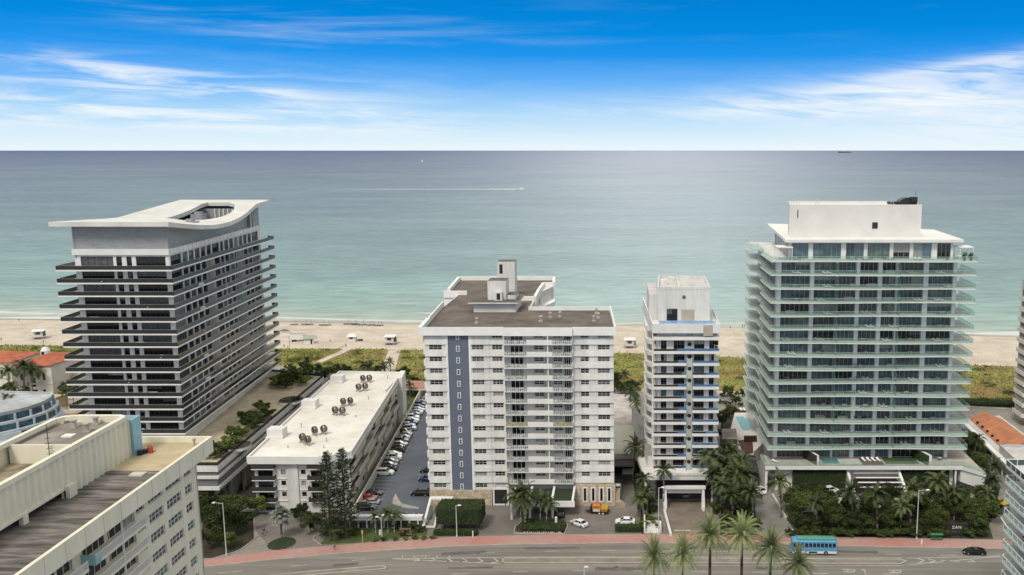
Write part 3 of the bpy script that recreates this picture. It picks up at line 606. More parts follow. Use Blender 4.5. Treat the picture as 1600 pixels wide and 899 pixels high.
# ================================================================ T4 slim tower with blue balconies
def tower_blue():
    t=thing('balcony_tower','slim white tower with blue balcony panels and round portholes','building',(10,225,0))
    Y0=214.0; xl,xr=4.2,18.2; xL,xR=3.0,19.3
    BL=mat('blue_balcony_panel',(.045,.12,.27),.35,.25,.7,col2=(.11,.20,.31)); DK=mat('dark_balcony_panel',(.03,.03,.035),.4,.2)
    wall=MB(); W=Wins(); F=Fr((xl,Y0),(xr,Y0))
    back=[(xl,Y0+.5),(xr,Y0+.5),(xr,243),(1.2,243)]
    wall.prism([(xl,Y0+.45),(xr,Y0+.45),(xr,243),(2.6,243)],0,44.0,0)
    zs=[8.3+2.96*k for k in range(11)]+[41.3]
    rows=[]
    bays=[(.9,2.3,2),(4.0,6.7,3),(9.0,11.5,3),(12.7,13.9,2)]
    for i,z in enumerate(zs):
        if i==11: break
        h=2.3; rows.append((z+.05,z+h,[(a,b) for a,b,_ in bays]))
        for a,b,nx in bays: W.add(F,a,b,z+.05,z+h,nx,1,g=R.choice([1,1,1,4]),v=-.25,fr=.08)
    facade(wall,F,F.L,7.5,44.0,rows,.45)
    # central pier with portholes
    pier=MB(); pier.fb(F,7.2,8.6,0,.9,7.0,36.2,0); pier.fb(F,7.2,8.6,0,.1,36.2,44,0); pier.build('centre_pier',[mat('pier_render',(.50,.51,.44),.85,.2,.4,streak=.2)],t)
    for i,z in enumerate(zs[:11]):
        m=MB(); v=.9 if i<10 else .1; c=F(7.9,v,z+1.35); c2=F(7.9,v+.06,z+1.35); c0=F(7.9,v-.05,z+1.35)
        m.tube(c0,c2,.5,n=16); m.build('porthole',[DARK],t)
    for i,z in enumerate(zs):
        m=MB(); top=i>=10
        segs=[(xL,xR)] if top else [(xL,11.35),(12.85,xR)]
        for a,b in segs:
            m.box(a,b,Y0-1.7,Y0-.02,z-.75,z-.02,0)
        # side slab to the left, receding, with rounded steps
        m.hexa([(xL,Y0-.015,z-.75),(xl-.02,Y0-.015,z-.75),(xl-.02,Y0+6,z-.75),(xL-.1,Y0+6,z-.75),(xL,Y0-.015,z-.02),(xl-.02,Y0-.015,z-.02),(xl-.02,Y0+6,z-.02),(xL-.1,Y0+6,z-.02)],0); m.hexa([(xL,Y0-1.62,z-.019),(xL+.2,Y0-1.62,z-.019),(xL+.1,Y0+6,z-.019),(xL-.1,Y0+6,z-.019),(xL,Y0-1.62,z+.5),(xL+.2,Y0-1.62,z+.5),(xL+.1,Y0+6,z+.5),(xL-.1,Y0+6,z+.5)],0)
        m.prism([(xL-.1,Y0+9),(2.1,Y0+10),(1.3,Y0+12),(1.0,Y0+24),(1.6,Y0+26),(3,Y0+26.5),(3.6,Y0+9)],z-.7,z+.35,0)
        m.box(xr,xR,Y0-.02,Y0+8,z-.75,z-.02,0)
        bo=m.build('balcony',[WHITE2],t)
        if i==11: continue
        r=MB(); r2=MB(); yf=Y0-1.68
        if top: r.box(9.0,xR-.1,yf,yf+.06,z,z+.62,0); r2.box(xL+.4,9.0,yf,yf+.06,z,z+.5,0)
        else:
            r2.box(xL+.4,10.6,yf,yf+.06,z,z+.45,0); r.box(9.3 if i%2 else 10.2,11.3,yf-.04,yf+.1,z,z+.7,0)
            if i in (8,3,5): r2.box(12.9,16.2,yf,yf+.06,z,z+.45,0); r.box(16.2,xR-.1,yf,yf+.06,z,z+.52,0)
            elif i in (1,): r2.box(12.9,xR-.1,yf,yf+.06,z,z+.45,0)
            else: r.box(12.9,xR-.1,yf,yf+.06,z,z+.52,0)
            r.box(12.9,13.0,yf+.06,Y0-.1,z,z+.8,0)
        r.build('blue_panel',[BL],bo); r2.build('dark_panel',[DK],bo)
    # top terrace and penthouse
    pt=MB(); pt.box(3.0,19.3,Y0-1.7,Y0-1.45,42.3,44.6,0); pt.hexa([(3.0,Y0-1.45,42.3),(3.25,Y0-1.45,42.3),(1.0,243,42.3),(.7,243,42.3),(3.0,Y0-1.45,44.6),(3.25,Y0-1.45,44.6),(1.0,243,46),(.7,243,46)],0)
    pt.prism([(3.2,Y0-1.4),(19.1,Y0-1.4),(19,243),(1,243)],43.9,44.05,0); pt.box(19.05,19.3,Y0-1.45,234,42.3,44.6,0)
    pt.box(15.3,17.6,Y0-1.76,Y0-1.7,41.6,44.3,1); pt.build('terrace_parapet',[WHITE2,mat('beige_patch',(.42,.38,.31),.9,.1)],t)
    pb=MB(); pb.box(4.6,18.3,Y0-1.3,Y0-1.1,44.05,45.3,0); pb.box(5.0,17.5,Y0-1.05,Y0+.6,44.05,44.3,0); pb.build('terrace_rail',[mat('blue_glass_rail',(.16,.30,.55),.3,.3,.6,col2=(.40,.52,.62))],t)
    ph=MB(); ph.prism([(4.3,Y0+3.4),(17.2,Y0+3.4),(17.2,237),(4.9,237)],44.05,52.2,0,1); ph.prism([(2.3,Y0+6),(4.29,Y0+6),(4.29,240),(1.8,240)],44.05,50.5,0,1)
    ph.ring([(4.3,Y0+3.35),(17.25,Y0+3.35),(17.25,237.05),(4.9,237.05)],52.2,52.9,.35,0); ph.box(9.6,9.9,Y0+5,236,52.2,52.7,0); ph.box(9.9,16.9,Y0+7,Y0+7.3,52.2,53.0,0)
    ph.box(5.3,7.0,Y0+12,Y0+14,52.2,53.2,0); ph.box(7.6,8.8,Y0+16,Y0+18,52.2,53.4,0)
    ph.box(10.2,13.4,Y0+3.32,Y0+3.4,44.3,47.2,2); ph.tube((10.8,Y0+3.3,50.3),(10.8,Y0+3.42,50.3),.45,n=14,m=3)
    ph.build('penthouse',[WHITE,mat('pale_roof',(.55,.52,.49),.9,.15,.3),mat('beige_shutter',(.42,.38,.31),.8,.1),mat('grille_grey',(.12,.12,.12),.8,.1)],t)
    Fp=Fr((4.3,Y0+3.35),(17.2,Y0+3.35)); W.add(Fp,2.3,4.9,44.4,47.4,4,1,g=1,v=.03)
    for i in range(11):   # dark openings on the left side
        z=zs[i]; Fs=Fr((2.6,243),(xl,Y0+.45)); 
        for a in (4,10): W.add(Fs,Fs.L-a-2.4,Fs.L-a,z+.2,z+2.2,1,1,g=1,v=.03)
    wall.build('wall',[WHITE],t)
    # podium, entrance and porte cochere
    pd=MB(); pd.prism([(1.0,Y0-4.6),(20.6,Y0-4.6),(20.6,Y0+.4),(xr,Y0+.4),(xr,Y0+.4),(xl,Y0+.4),(-.8,Y0+22),(-2.4,Y0+22)],6.3,7.5,0); pd.box(8.8,18,Y0-4.8,Y0-4.4,7.5,8.1,0)
    pd.prism([(1.9,Y0+1),(3.9,Y0+1),(1.9,Y0+27),(-1.9,Y0+46),(-2.5,Y0+46)],0,10.5,0,1)
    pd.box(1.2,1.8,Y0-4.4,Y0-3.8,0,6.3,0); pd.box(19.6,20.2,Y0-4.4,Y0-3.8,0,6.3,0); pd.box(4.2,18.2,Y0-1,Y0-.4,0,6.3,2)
    pd.build('podium',[WHITE,mat('grey_deck',(.30,.28,.26),.9,.2,.3),DARK],t)
    m=MB(); yc=Y0-6.6
    m.box(5.6,15.9,yc-.5,yc+.2,4.9,5.6,0); m.box(6.4,15.1,yc+.6,yc+1.0,3.5,4.7,0); m.box(5.8,15.7,yc+.2,Y0-4.61,5.0,5.3,1)
    for a,s_ in ((5.7,-1),(14.9,1)): m.hexa([(a,yc-1.2,0),(a+.9,yc-1.2,0),(a+.9,yc+1.5,0),(a,yc+1.5,0),(a+.2,yc-.3,4.9),(a+.7,yc-.3,4.9),(a+.7,yc+1.2,4.9),(a+.2,yc+1.2,4.9)],0); m.box(a+.2,a+.7,yc-2.2,yc-1.2,0,.9,0)
    m.build('entrance_canopy',[WHITE2,DARK],t)
    W.done(t,WMD,cap=95)
tower_blue()

# ================================================================ G wide tower with glass balconies
GR=glassrail('green_glass_rail',(.50,.62,.56),.11)
GR2=glassrail('green_glass_screen',(.20,.33,.29),.55)
def tower_glass():
    t=thing('glass_balcony_tower','wide white tower with green glass balconies on every floor','building',(57,240,0))
    Y0=223.2; xl,xr=34.4,79.6; zs=[58.9-3.44*k for k in range(15)]
    wall=MB(); W=Wins(); F=Fr((xl,Y0),(xr,Y0))
    wall.prism([(xl,Y0+.5),(xr,Y0+.5),(80.5,262),(35.5,268)],0,58.7,0)
    cols=[0.0,1.0, 8.4,9.3, 14.6,15.6, 20.3,21.1, 25.9,26.6, 29.2,29.7, 36.6,37.9, 44.6,45.4]
    piers=[(0,1.1),(8.3,9.4),(14.8,15.4),(19.8,20.9),(25.4,26.5),(29.9,30.9),(36.8,38.1),(44.2,45.2)]
    bays=[(piers[i][1],piers[i+1][0]) for i in range(7)]
    rows=[]
    for k,z in sorted(enumerate(zs),key=lambda q:q[1]):
        if k==0: continue
        rows.append((z+.05,z+2.95,bays))
        for a,b in bays: W.add(F,a,b,z+.05,z+2.95,max(3,int((b-a)/1.1)),1,g=R.choice([4,5,5,4,1,5,2,4]),v=-.3,fr=.09)
    rows.insert(0,(7.3,10.3,bays))
    for a,b in bays: W.add(F,a,b,7.3,10.3,max(3,int((b-a)/1.1)),1,g=R.choice([1,4,5,2]),v=-.3)
    facade(wall,F,F.L,0,58.7,rows,.5)
    for a,b in piers: pm=MB(); pm.fb(F,a+.05,b-.05,.01,.45,7.3,58.6,0); pm.build('pier',[mat('bright_pier',(.80,.81,.78),.8,.04)],t)
    # left flank: dark glazed strips between white piers
    Fs=Fr((35.5,268),(xl,Y0+.5))
    for k,z in enumerate(zs):
        if k==0: continue
        for a,b in ((31,36),(24,29.5),(37.5,41.8),(16,22),(8,14)): W.add(Fs,a,b,z+.05,z+2.9,3,1,g=R.choice([1,4,5,2]),v=.05)
    wall.build('wall',[WHITE],t)
    SLB=mat('slab_edge',(.68,.70,.66),.8,.06,.6)
    def edge(u0,u1,n,z,amp,ph):
        return [(u0+(u1-u0)*i/n, amp*math.sin(ph+6.5*i/n)) for i in range(n+1)]
    for k,z in enumerate(zs):
        yf=219.6; n=16; e=[(32.4+(80.4-32.4)*i/n, yf+.45*math.sin(1.2*k+5.5*i/n)) for i in range(n+1)]
        e[-1]=(80.4,yf)
        if k>=0: right=[(83.4,yf),(83.9,233)]
        poly=e+right+[(80.0,233),(80.0,Y0),(xl,Y0),(35.3,267.5),(31.6,267.5),(31.2,252),(32.8,249),(32.8,238),(31.9,236),(32.1,228)]
        m=MB(); m.prism(poly,z-.24,z,0,1)
        bo=m.build('balcony',[SLB,mat('balcony_tiles',(.58,.59,.54),.7,.15,.8)],t)
        r=MB(); path=[(31.7,267),(31.3,252),(32.9,249),(32.9,238),(32.0,236),(32.2,228)]+e+right
        for a,b in zip(path,path[1:]):
            q=Fr(a,b); r.fb(q,0.01,q.L,-.07,-.03,z+.05,z+1.1,0)
        ro=r.build('railing',[GR],bo)
        hr=MB()
        for a,b in zip(path,path[1:]):
            q=Fr(a,b); hr.fb(q,0.0,q.L,-.08,-.02,z+1.1,z+1.16,0)
            nn=max(1,int(q.L/1.6))
            if a[0]>=80 : 
                for i in range(nn): hr.fb(q,q.L*i/nn,q.L*i/nn+.08,-.09,-.01,z,z+1.1,0)
        hr.build('handrail',[mat('pale_metal',(.50,.55,.53),.4,0,metal=.3)],bo)
        sc_=MB()   # glass privacy screens between flats
        if k>0:
            for u in (14.9+xl,30.4+xl): sc_=MB(); sc_.box(u-.05,u+.05,yf+.8,Y0-.05,z+.02,z+2.6,0); sc_.build('privacy_screen',[GR2],bo)
    # top floor, roof and plant storey
    z=58.9; pw=MB(); Fp=Fr((37.4,Y0+.5),(78.6,Y0+.5)); pb=[(.6,4.9),(6.0,13.1),(14.3,18.8),(19.7,25.3),(26.2,30.3),(31.2,35.8),(37.2,40.6)]
    facade(pw,Fp,Fp.L,z,63.3,[(z+.1,63.0,pb)],.5); pw.prism([(37.4,Y0+1.0),(78.6,Y0+1.0),(79.5,250),(40,266)],z,63.3,0)
    for a,b in pb: W.add(Fp,a,b,z+.1,63.0,max(3,int((b-a)/1.1)),1,g=R.choice([1,5,4]),v=-.3)
    Fq=Fr((40,266),(37.4,Y0+1.0))
    for a in (4,12,20,28,35): W.add(Fq,a,a+5,z+.2,62.8,2,1,g=1,v=.04)
    pw.prism([(36.2,Y0-1.0),(80.6,Y0-1.0),(82.5,251),(38.6,272)],63.3,64.0,0)
    pw.build('penthouse',[WHITE2],t)
    rt=MB(); rt.prism([(38.1,228.6),(71.8,228.6),(67.5,245.5),(40.6,245.5)],64.0,71.8,0,0); rt.ring([(38.1,228.6),(71.8,228.6),(67.5,245.5),(40.6,245.5)],71.8,72.3,.3,0)
    rt.box(59.3,60.7,228.52,228.6,66.2,67.8,1); rt.box(40.1,40.3,228.5,228.6,69,71,1); rt.build('plant_storey',[mat('plant_storey_render',(.68,.65,.60),.85,.06,.2),DARK],t)
    # pergolas
    for x0,x1,n_ in ((34.0,38.0,0),(79.4,83.0,1)):
        m=MB(); m.box(x0,x1,221.3,226,62.0,62.25,0); 
        for px_ in (x0+.1,x1-.25):
            for py_ in (221.4,225.7): m.box(px_,px_+.15,py_,py_+.15,z,62.0,0)
        m.build('pergola',[WHITE2],t)
    # terrace
    tb=MB(); tb.prism([(31.6,216.8),(81.2,216.8),(85.4,211.5),(85.6,232),(80.5,232),(80,Y0-.02),(xl,Y0-.02),(31.6,226)],6.2,7.2,0,1)
    tb.prism([(81.3,217.5),(85.3,212),(85.5,232),(81.3,232)],2.8,6.2,0); tb.box(85.0,85.5,216,218,0,2.8,0); tb.box(79.8,80.2,217.2,217.7,0,6.2,0); tb.box(31.7,32.3,217.2,226,0,6.2,0); tb.box(34.6,80,219.2,219.6,0,6.2,0)
    tr_=tb.build('terrace',[WHITE2,mat('terrace_paving',(.44,.40,.35),.9,.15,.4)],t)
    r=MB(); path=[(31.7,226),(31.7,216.9),(81.2,216.9),(85.3,211.7)]
    for a,b in zip(path,path[1:]): q=Fr(a,b); r.fb(q,.01,q.L,-.1,-.05,7.2,8.35,0)
    r.build('railing',[GR],tr_)
    dv=MB()
    for pts in ([(42.6,Y0-.1),(43.3,Y0-.1),(45.3,217.6),(44.8,217.6)],[(71.2,Y0-.1),(71.9,Y0-.1),(73.9,217.6),(73.2,217.6)]): dv.prism(pts,7.2,9.7,0)
    dv.build('divider_wall',[WHITE2],tr_)
    for pts,mm in (([(42.3,Y0-.15),(42.59,Y0-.15),(44.79,217.6),(44.5,217.6)],mat('timber_cladding',(.05,.035,.028),.8,.2)),([(70.6,Y0-.15),(71.19,Y0-.15),(73.19,217.6),(72.6,217.6)],mat('ivy_cladding',(.035,.06,.015),.9,.4,1.5))):
        m=MB(); m.prism(pts,7.2,9.6,0); m.build('divider_cladding',[mm],tr_)
    m=MB(); m.box(62.5,71.0,218.3,224.0,7.21,7.28,0); m.build('lawn_panel',[LAWN2],tr_)
    m=MB(); m.box(46.6,50.8,218.6,221.8,7.21,7.27,0); m.build('plunge_pool',[mat('pool_water_dark',(.08,.25,.25),.08,.2,1)],tr_); m=MB(); m.box(50.8,61.5,218.2,223.5,7.21,7.25,0,0); m.build('stone_deck',[mat('pale_stone',(.50,.48,.44),.9,.12,.5)],tr_)
    m=MB(); m.box(56.5,61.9,217.6,222.5,7.26,7.34,0); m.build('timber_deck',[mat('red_timber',(.13,.05,.035),.8,.25,1.2)],tr_)
    # louvred garage entry below
    lv=MB()
    for i in range(5): lv.hexa([(54.0+.25*i,218.9-1.3*i,5.6-.75*i),(65.2+.25*i,218.9-1.3*i,5.6-.75*i),(65.2+.25*i,219.4-1.3*i,5.6-.75*i),(54.0+.25*i,219.4-1.3*i,5.6-.75*i)]+[(x,y,zz+.25) for x,y,zz in ((54.0+.25*i,218.7-1.3*i,5.5-.75*i),(65.2+.25*i,218.7-1.3*i,5.5-.75*i),(65.2+.25*i,219.2-1.3*i,5.6-.75*i),(54.0+.25*i,219.2-1.3*i,5.6-.75*i))],0)
    for x in (52.9,65.9): lv.hexa([(x,212.0,1.2),(x+.6,212.0,1.2),(x+.1,219.2,5.2),(x-.5,219.2,5.2),(x,212.0,2.2),(x+.6,212.0,2.2),(x+.1,219.2,6.2),(x-.5,219.2,6.2)],0)
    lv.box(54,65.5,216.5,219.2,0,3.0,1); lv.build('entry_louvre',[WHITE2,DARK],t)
    W.done(t,WMS,cap=98)
    # plant on top of the roof
    m=MB(); m.tube((66.2,232,72.3),(70.2,232,72.3),.35,n=8)
    for i in range(9):
        a=math.pi*i/9; b=math.pi*(i+1)/9; m.hexa([(66.6+2.3-2.3*math.cos(a),231,72.2),(66.6+2.3-2.3*math.cos(b),231,72.2),(66.6+2.3-2.3*math.cos(b),234,72.2),(66.6+2.3-2.3*math.cos(a),234,72.2),(66.6+2.3-2.3*math.cos(a),231,72.35+1.6*math.sin(a)),(66.6+2.3-2.3*math.cos(b),231,72.35+1.6*math.sin(b)),(66.6+2.3-2.3*math.cos(b),234,72.35+1.6*math.sin(b)),(66.6+2.3-2.3*math.cos(a),234,72.35+1.6*math.sin(a))])
    m.box(64.2,66.6,231.3,233.5,72.2,72.9); one('roof_tank',m,[BLACKM],'rounded black tank on the white plant storey roof','tank')
    m=MB(); m.box(69.6,71.2,230.5,232.5,72.9,74.1); m.box(69.7,69.9,230.7,230.9,72.2,72.9); m.box(71.0,71.15,230.7,230.9,72.2,72.9); m.box(69.7,69.9,232.1,232.3,72.2,72.9); m.box(71.0,71.15,232.1,232.3,72.2,72.9); m.tube((70.8,231,74),(70.8,231,75.6),.04,n=4); one('roof_unit',m,[BLACKM],'square black unit on legs beside the black roof tank','cooling unit')
    for i,x in enumerate((38.6,40.0,44.8,64.0)):
        m=MB(); 
        for dx in (0,.7): m.tube((x+dx,229.2,72.3),(x+dx,229.2,74.0-.3*(i==1)),.06,n=5)
        m.tube((x,229.2,73.6-.3*(i==1)),(x+.7,229.2,73.6-.3*(i==1)),.06,n=5); m.tube((x,229.2,73.0),(x+.7,229.2,73.0),.05,n=5)
        one('roof_hoop',m,[mat('pale_metal',(.5,.55,.53))],['leftmost pale metal hoop on the white plant storey roof','second pale metal hoop from the left on the plant storey roof','tall metal hoop a third along the plant storey roof','pale metal hoop just left of the black roof tank'][i],'hoop rail')
tower_glass()
# ================================================================ T1 black-banded tower on its garage podium
def tower_crown():
    t=thing('banded_tower','tall tower with black glass balcony bands and a curved white roof slab','building',(-126,250,13))
    W=Wins(); wall=MB(); zs=[57.5-3.14*k for k in range(14)]
    A=(-137.3,216.2); B=(-114.4,216.2); Cc=(-122.3,287.5); D=(-146,287.5)
    FB=glassrail('black_balcony_glass',(.026,.028,.029),.86)
    F=Fr(A,B); G=Fr(B,Cc)
    ins=Vector((0,.5)); 
    wall.prism([(A[0]+.4,A[1]+.45),(B[0]-.45,B[1]+.45),(Cc[0]-.45,Cc[1]-.4),(D[0]+.4,D[1]-.4)],13,60.4,0)
    fb=[(1.4,9.3,5),(10.0,11.4,1),(12.5,13.8,1),(14.8,22.0,6)]
    sb=[]; u=.9
    pat=[6.6,3.4,3.4,3.4,3.4,3.4,5.6,2.6,3.4,3.4,3.4,3.4,3.4,3.4,6.2]
    for wd in pat:
        if u+wd<G.L-.6: sb.append((u,u+wd,max(2,int(wd/1.1)))); u+=wd+.75
    rf=[];rg=[]
    for z in reversed(zs):
        hi=2.72 if z<57 else 3.0
        rf.append((z+.12,z+hi,[(a,b) for a,b,_ in fb])); rg.append((z+.12,z+hi,[(a,b) for a,b,_ in sb]))
        for a,b,n in fb: W.add(F,a,b,z+.12,z+hi,n,1,g=R.choice([1,1,1,1,2]) if b-a>2 else 1,v=-.3,fr=.06)
        for a,b,n in sb: W.add(G,a,b,z+.12,z+hi,n,1,g=R.choice([1,1,1,1,2,5,3]) ,v=-.3,fr=.07)
    facade(wall,F,F.L,13,60.9,rf,.5); facade(wall,G,G.L,13,60.9,rg,.5)
    wall.fb(F,-.3,F.L+.3,-.3,.5,60.9,62.3,0); wall.fb(G,.3,G.L+.2,-.3,.5,60.9,62.3,0)
    for i in range(24): u=2+G.L*i/24.5; wall.fb(G,u,u+1.6,.5,.62,61.0,62.3,0)
    wall.build('wall',[WHITE2],t)
    for k,z in enumerate(zs):
        m=MB(); out=[(-140.8,213.9),(-112.7,213.9),(-119.0,290.5),(-122.3,290.5),(-122.3,287.6),(B[0],B[1]),(A[0],A[1]),(-138.6,228),(-142,228)]
        m.prism(out,z-.34,z,0); bo=m.build('balcony',[WHITE2],t)
        r=MB(); path=[(-141.9,227.8),(-140.75,213.95),(-112.75,213.95),(-119.05,290.4),(-121,290.4)]
        for a,b in zip(path,path[1:]): q=Fr(a,b); r.fb(q,.01,q.L,-.1,-.04,z+.02,z+.96,0)
        ro=r.build('railing',[FB],bo)
        h=MB()
        for a,b in zip(path,path[1:]): q=Fr(a,b); h.fb(q,0,q.L,-.12,-.02,z+.96,z+1.01,0)
        h.build('handrail',[GREYP],bo)
        for u in ((24.6,47.5) if k else ()): dv=MB(); dv.fb(G,u,u+.12,.02,1.9,z+.02,z+2.7,0); dv.build('privacy_screen',[WHITE],bo)
    # grey crown wall
    cr=MB(); CW=mat('grey_crown_cladding',(.29,.30,.30),.55,.10,.3,streak=6,fine=.08,fscale=2)
    n=24
    def roofz(s): # s metres along the right side from the front corner
        u=min(1,max(0,(s)/76)); return 69.0-3.3*math.sin(math.pi*min(1,u*1.25))**1.0*(1-u)*1.25 if u<.8 else 69.0
    cr.fb(F,-.1,F.L,-.4,.0,62.3,68.3,0); 
    for i in range(n):
        a=G.L*i/n; b=G.L*(i+1)/n; za=roofz(a)-.5; zb=roofz(b)-.5
        cr.hexa([G(a,.0,62.3),G(b,.0,62.3),G(b,-.4,62.3),G(a,-.4,62.3),G(a,.0,za),G(b,.0,zb),G(b,-.4,zb),G(a,-.4,za)])
    cr.fb(Fr(Cc,(-147,287.5)),0,24.7,-.4,0,60,68.4); q=Fr((-131.6,225.5),A); cr.fb(q,0,q.L-.1,-.4,0,60,67.6); q=Fr((-147,287.5),(-131.6,225.5)); cr.fb(q,0,q.L,-.4,0,60,68.3)
    cr.build('crown_wall',[CW],t)
    # roof slab with the sweeping right edge, an open court in the middle
    rs=MB(); n=26
    outer=[];inner=[]
    for i in range(n+1):
        s=i/n; y=213.4+(294.0-213.4)*s
        # right edge
        xr_=-112.4-(121.3-112.4)*s - 0.0 + 3.4*math.sin(math.pi*s)*(1-.2*s)
        bow=math.sin(math.pi*s)
        zr_=69.1-3.0*math.sin(math.pi*min(1,s*1.35))*(1 if s<.74 else 0)+ .9*s
        xl_=-141.0+(9.7*min(1,(y-213.4)/11)) if y<224.4 else -131.3-19.0*(y-224.4)/69.6
        outer.append((xr_,y,zr_)); inner.append((xl_,y,69.1+.9*s))
    # court opening between s .25 and .8
    def lerp(a,b,q): return tuple(a[k]+(b[k]-a[k])*q for k in range(3))
    for i in range(n):
        s=(i+.5)/n; op=(.30<s<.86)
        a0,a1,b0,b1=inner[i],inner[i+1],outer[i],outer[i+1]
        segs=[(0,1)] if not op else None
        if op:
            def qq(s_): k=math.sin(math.pi*min(1,max(0,(s_-.30)/.56))); return (.40,.58+.26*max(k,0)**.7) 
            q0=qq(i/n); q1=qq((i+1)/n); spans=[((0,0),(q0[0],q1[0])),((q0[1],q1[1]),(1,1))]
        else: spans=[((0,0),(1,1))]
        for (l0,l1),(r0,r1) in spans:
            P=[lerp(a0,b0,l0),lerp(a0,b0,r0),lerp(a1,b1,r1),lerp(a1,b1,l1)]
            rs.hexa([(p[0],p[1],p[2]-1.1) for p in P]+[tuple(p) for p in P],0)
    rs.build('roof_slab',[mat('white_roof_membrane',(.64,.625,.575),.7,.10,.15,fine=.04,fscale=1)],t)
    ct=MB(); ct.prism([(A[0]+.4,A[1]+.4),(B[0]-.4,B[1]+.4),(Cc[0]-.4,Cc[1]-.4),(D[0]+.4,D[1]-.4)],60.45,62.4,0)
    for i in range(9): ct.box(-131.0+i*1.35,-130.7+i*1.35,276,276.4,62.4,68.2,1)
    ct.box(-136,-119.5,276.4,276.6,62.4,68.2,2)
    ct.build('roof_court',[mat('grey_roof',(.22,.21,.20),.9,.2,.3),WHITE2,GREYP],t)
    W.done(t,WMD,cap=98)
    for i,(x,y,s_) in enumerate(((-118.5,236,1.6),(-121,246,1.2),(-124,252,1.6))):
        m=MB(); m.box(x-s_,x+s_,y-s_,y+s_,62.4,67.5+.4*i); m.tube((x,y,67.5+.4*i),(x,y,68.1+.4*i),s_*.7,n=12); one('chiller',m,[GREYP],['nearest grey chiller box in the court of the curved roof','middle grey chiller box in the court of the curved roof','farthest grey chiller box in the court of the curved roof'][i],'chiller')
    # corridor: podium
    p=thing('garage_podium','low grey and white banded garage podium with planted deck around the banded tower','parking garage',(-115,250,0))
    LV=mat('grey_louvre',(.16,.165,.16),.7,.12,.3,streak=8,fine=.15,fscale=4); m=MB(); g=MB()
    PA=(-150,199.6);PB=(-98.2,199.6);PC=(-102.4,282.5);PD=(-152,300)
    def lay(inset,z0,z1,mb_,mi): mb_.prism([(PA[0],PA[1]+inset),(PB[0]-inset,PB[1]+inset),(PC[0]-inset,PC[1]-inset),(PD[0],PD[1])],z0,z1,mi)
    lay(0,12.0,12.95,m,0); lay(.25,11.9,12.0,m,0); lay(.0,10.25,10.9,m,0); lay(0,7.5,8.3,m,0)
    m.ring([(PA[0],PA[1]+.02),(PB[0]-.02,PB[1]+.02),(PC[0]-.02,PC[1]-.02),(PD[0],PD[1])],12.95,13.5,.4,0)
    lay(.5,10.9,11.9,g,0); lay(.5,8.3,10.25,g,0)
    m.build('deck_band',[WHITE],p); g.build('louvre',[LV],p)
    m=MB(); m.ring([(PA[0],PA[1]+.1),(PB[0]-.1,PB[1]+.1),(PC[0]-.1,PC[1]-.1),(PD[0],PD[1])],13.5,14.3,.08,0); m.build('railing',[FB],p)
    m=MB(); m.prism([(PA[0],PA[1]+.5),(PB[0]-.5,PB[1]+.5),(PC[0]-.5,PC[1]-.5),(PD[0],PD[1])],12.95,13.0,0); m.build('deck',[mat('tan_deck_paving',(.48,.41,.30),.9,.2,.3,fine=.06)],p)
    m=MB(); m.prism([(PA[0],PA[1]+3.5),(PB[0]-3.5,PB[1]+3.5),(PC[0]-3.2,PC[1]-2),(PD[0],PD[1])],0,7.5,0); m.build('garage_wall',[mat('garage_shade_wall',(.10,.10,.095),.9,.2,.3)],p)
    Gp=Fr(PB,PC)
    for i in range(10): m=MB(); u=2+8.4*i; m.fb(Gp,u,u+.7,-2.2,-1.5,0,7.5); m.build('column',[CONC],p)
    for i in range(8): m=MB(); u=6+9.2*i; m.fb(Gp,u,u+5.5,-3.45,-3.3,.3,5.5); m.build('garage_door',[mat('grey_shutter',(.28,.275,.25),.8,.15,.6)],p)
    FP=Fr((-130,199.6),PB)
    for i in range(4): m=MB(); m.fb(FP,6+8*i,6.9+8*i,-2.4,-1.5,0,7.5); m.build('column',[CONC],p)
    # curved planters
    for i,(px,py,rr) in enumerate(((455,628,3.4),(404,660,3.8),(372,700,3.0))):
        c=at(px,py,13); m=MB(); pts=[(c.x+rr*math.cos(a*.5),c.y+rr*1.2*math.sin(a*.5)) for a in range(13)]
        m.prism(pts,13.0,13.7,0,1); one('curved_planter',m,[WHITE2,MULCH],['small curved white planter farthest along the podium deck','large curved white planter in the middle of the podium deck','curved white planter nearest the foreground block on the podium deck'][i],'planter')
tower_crown()

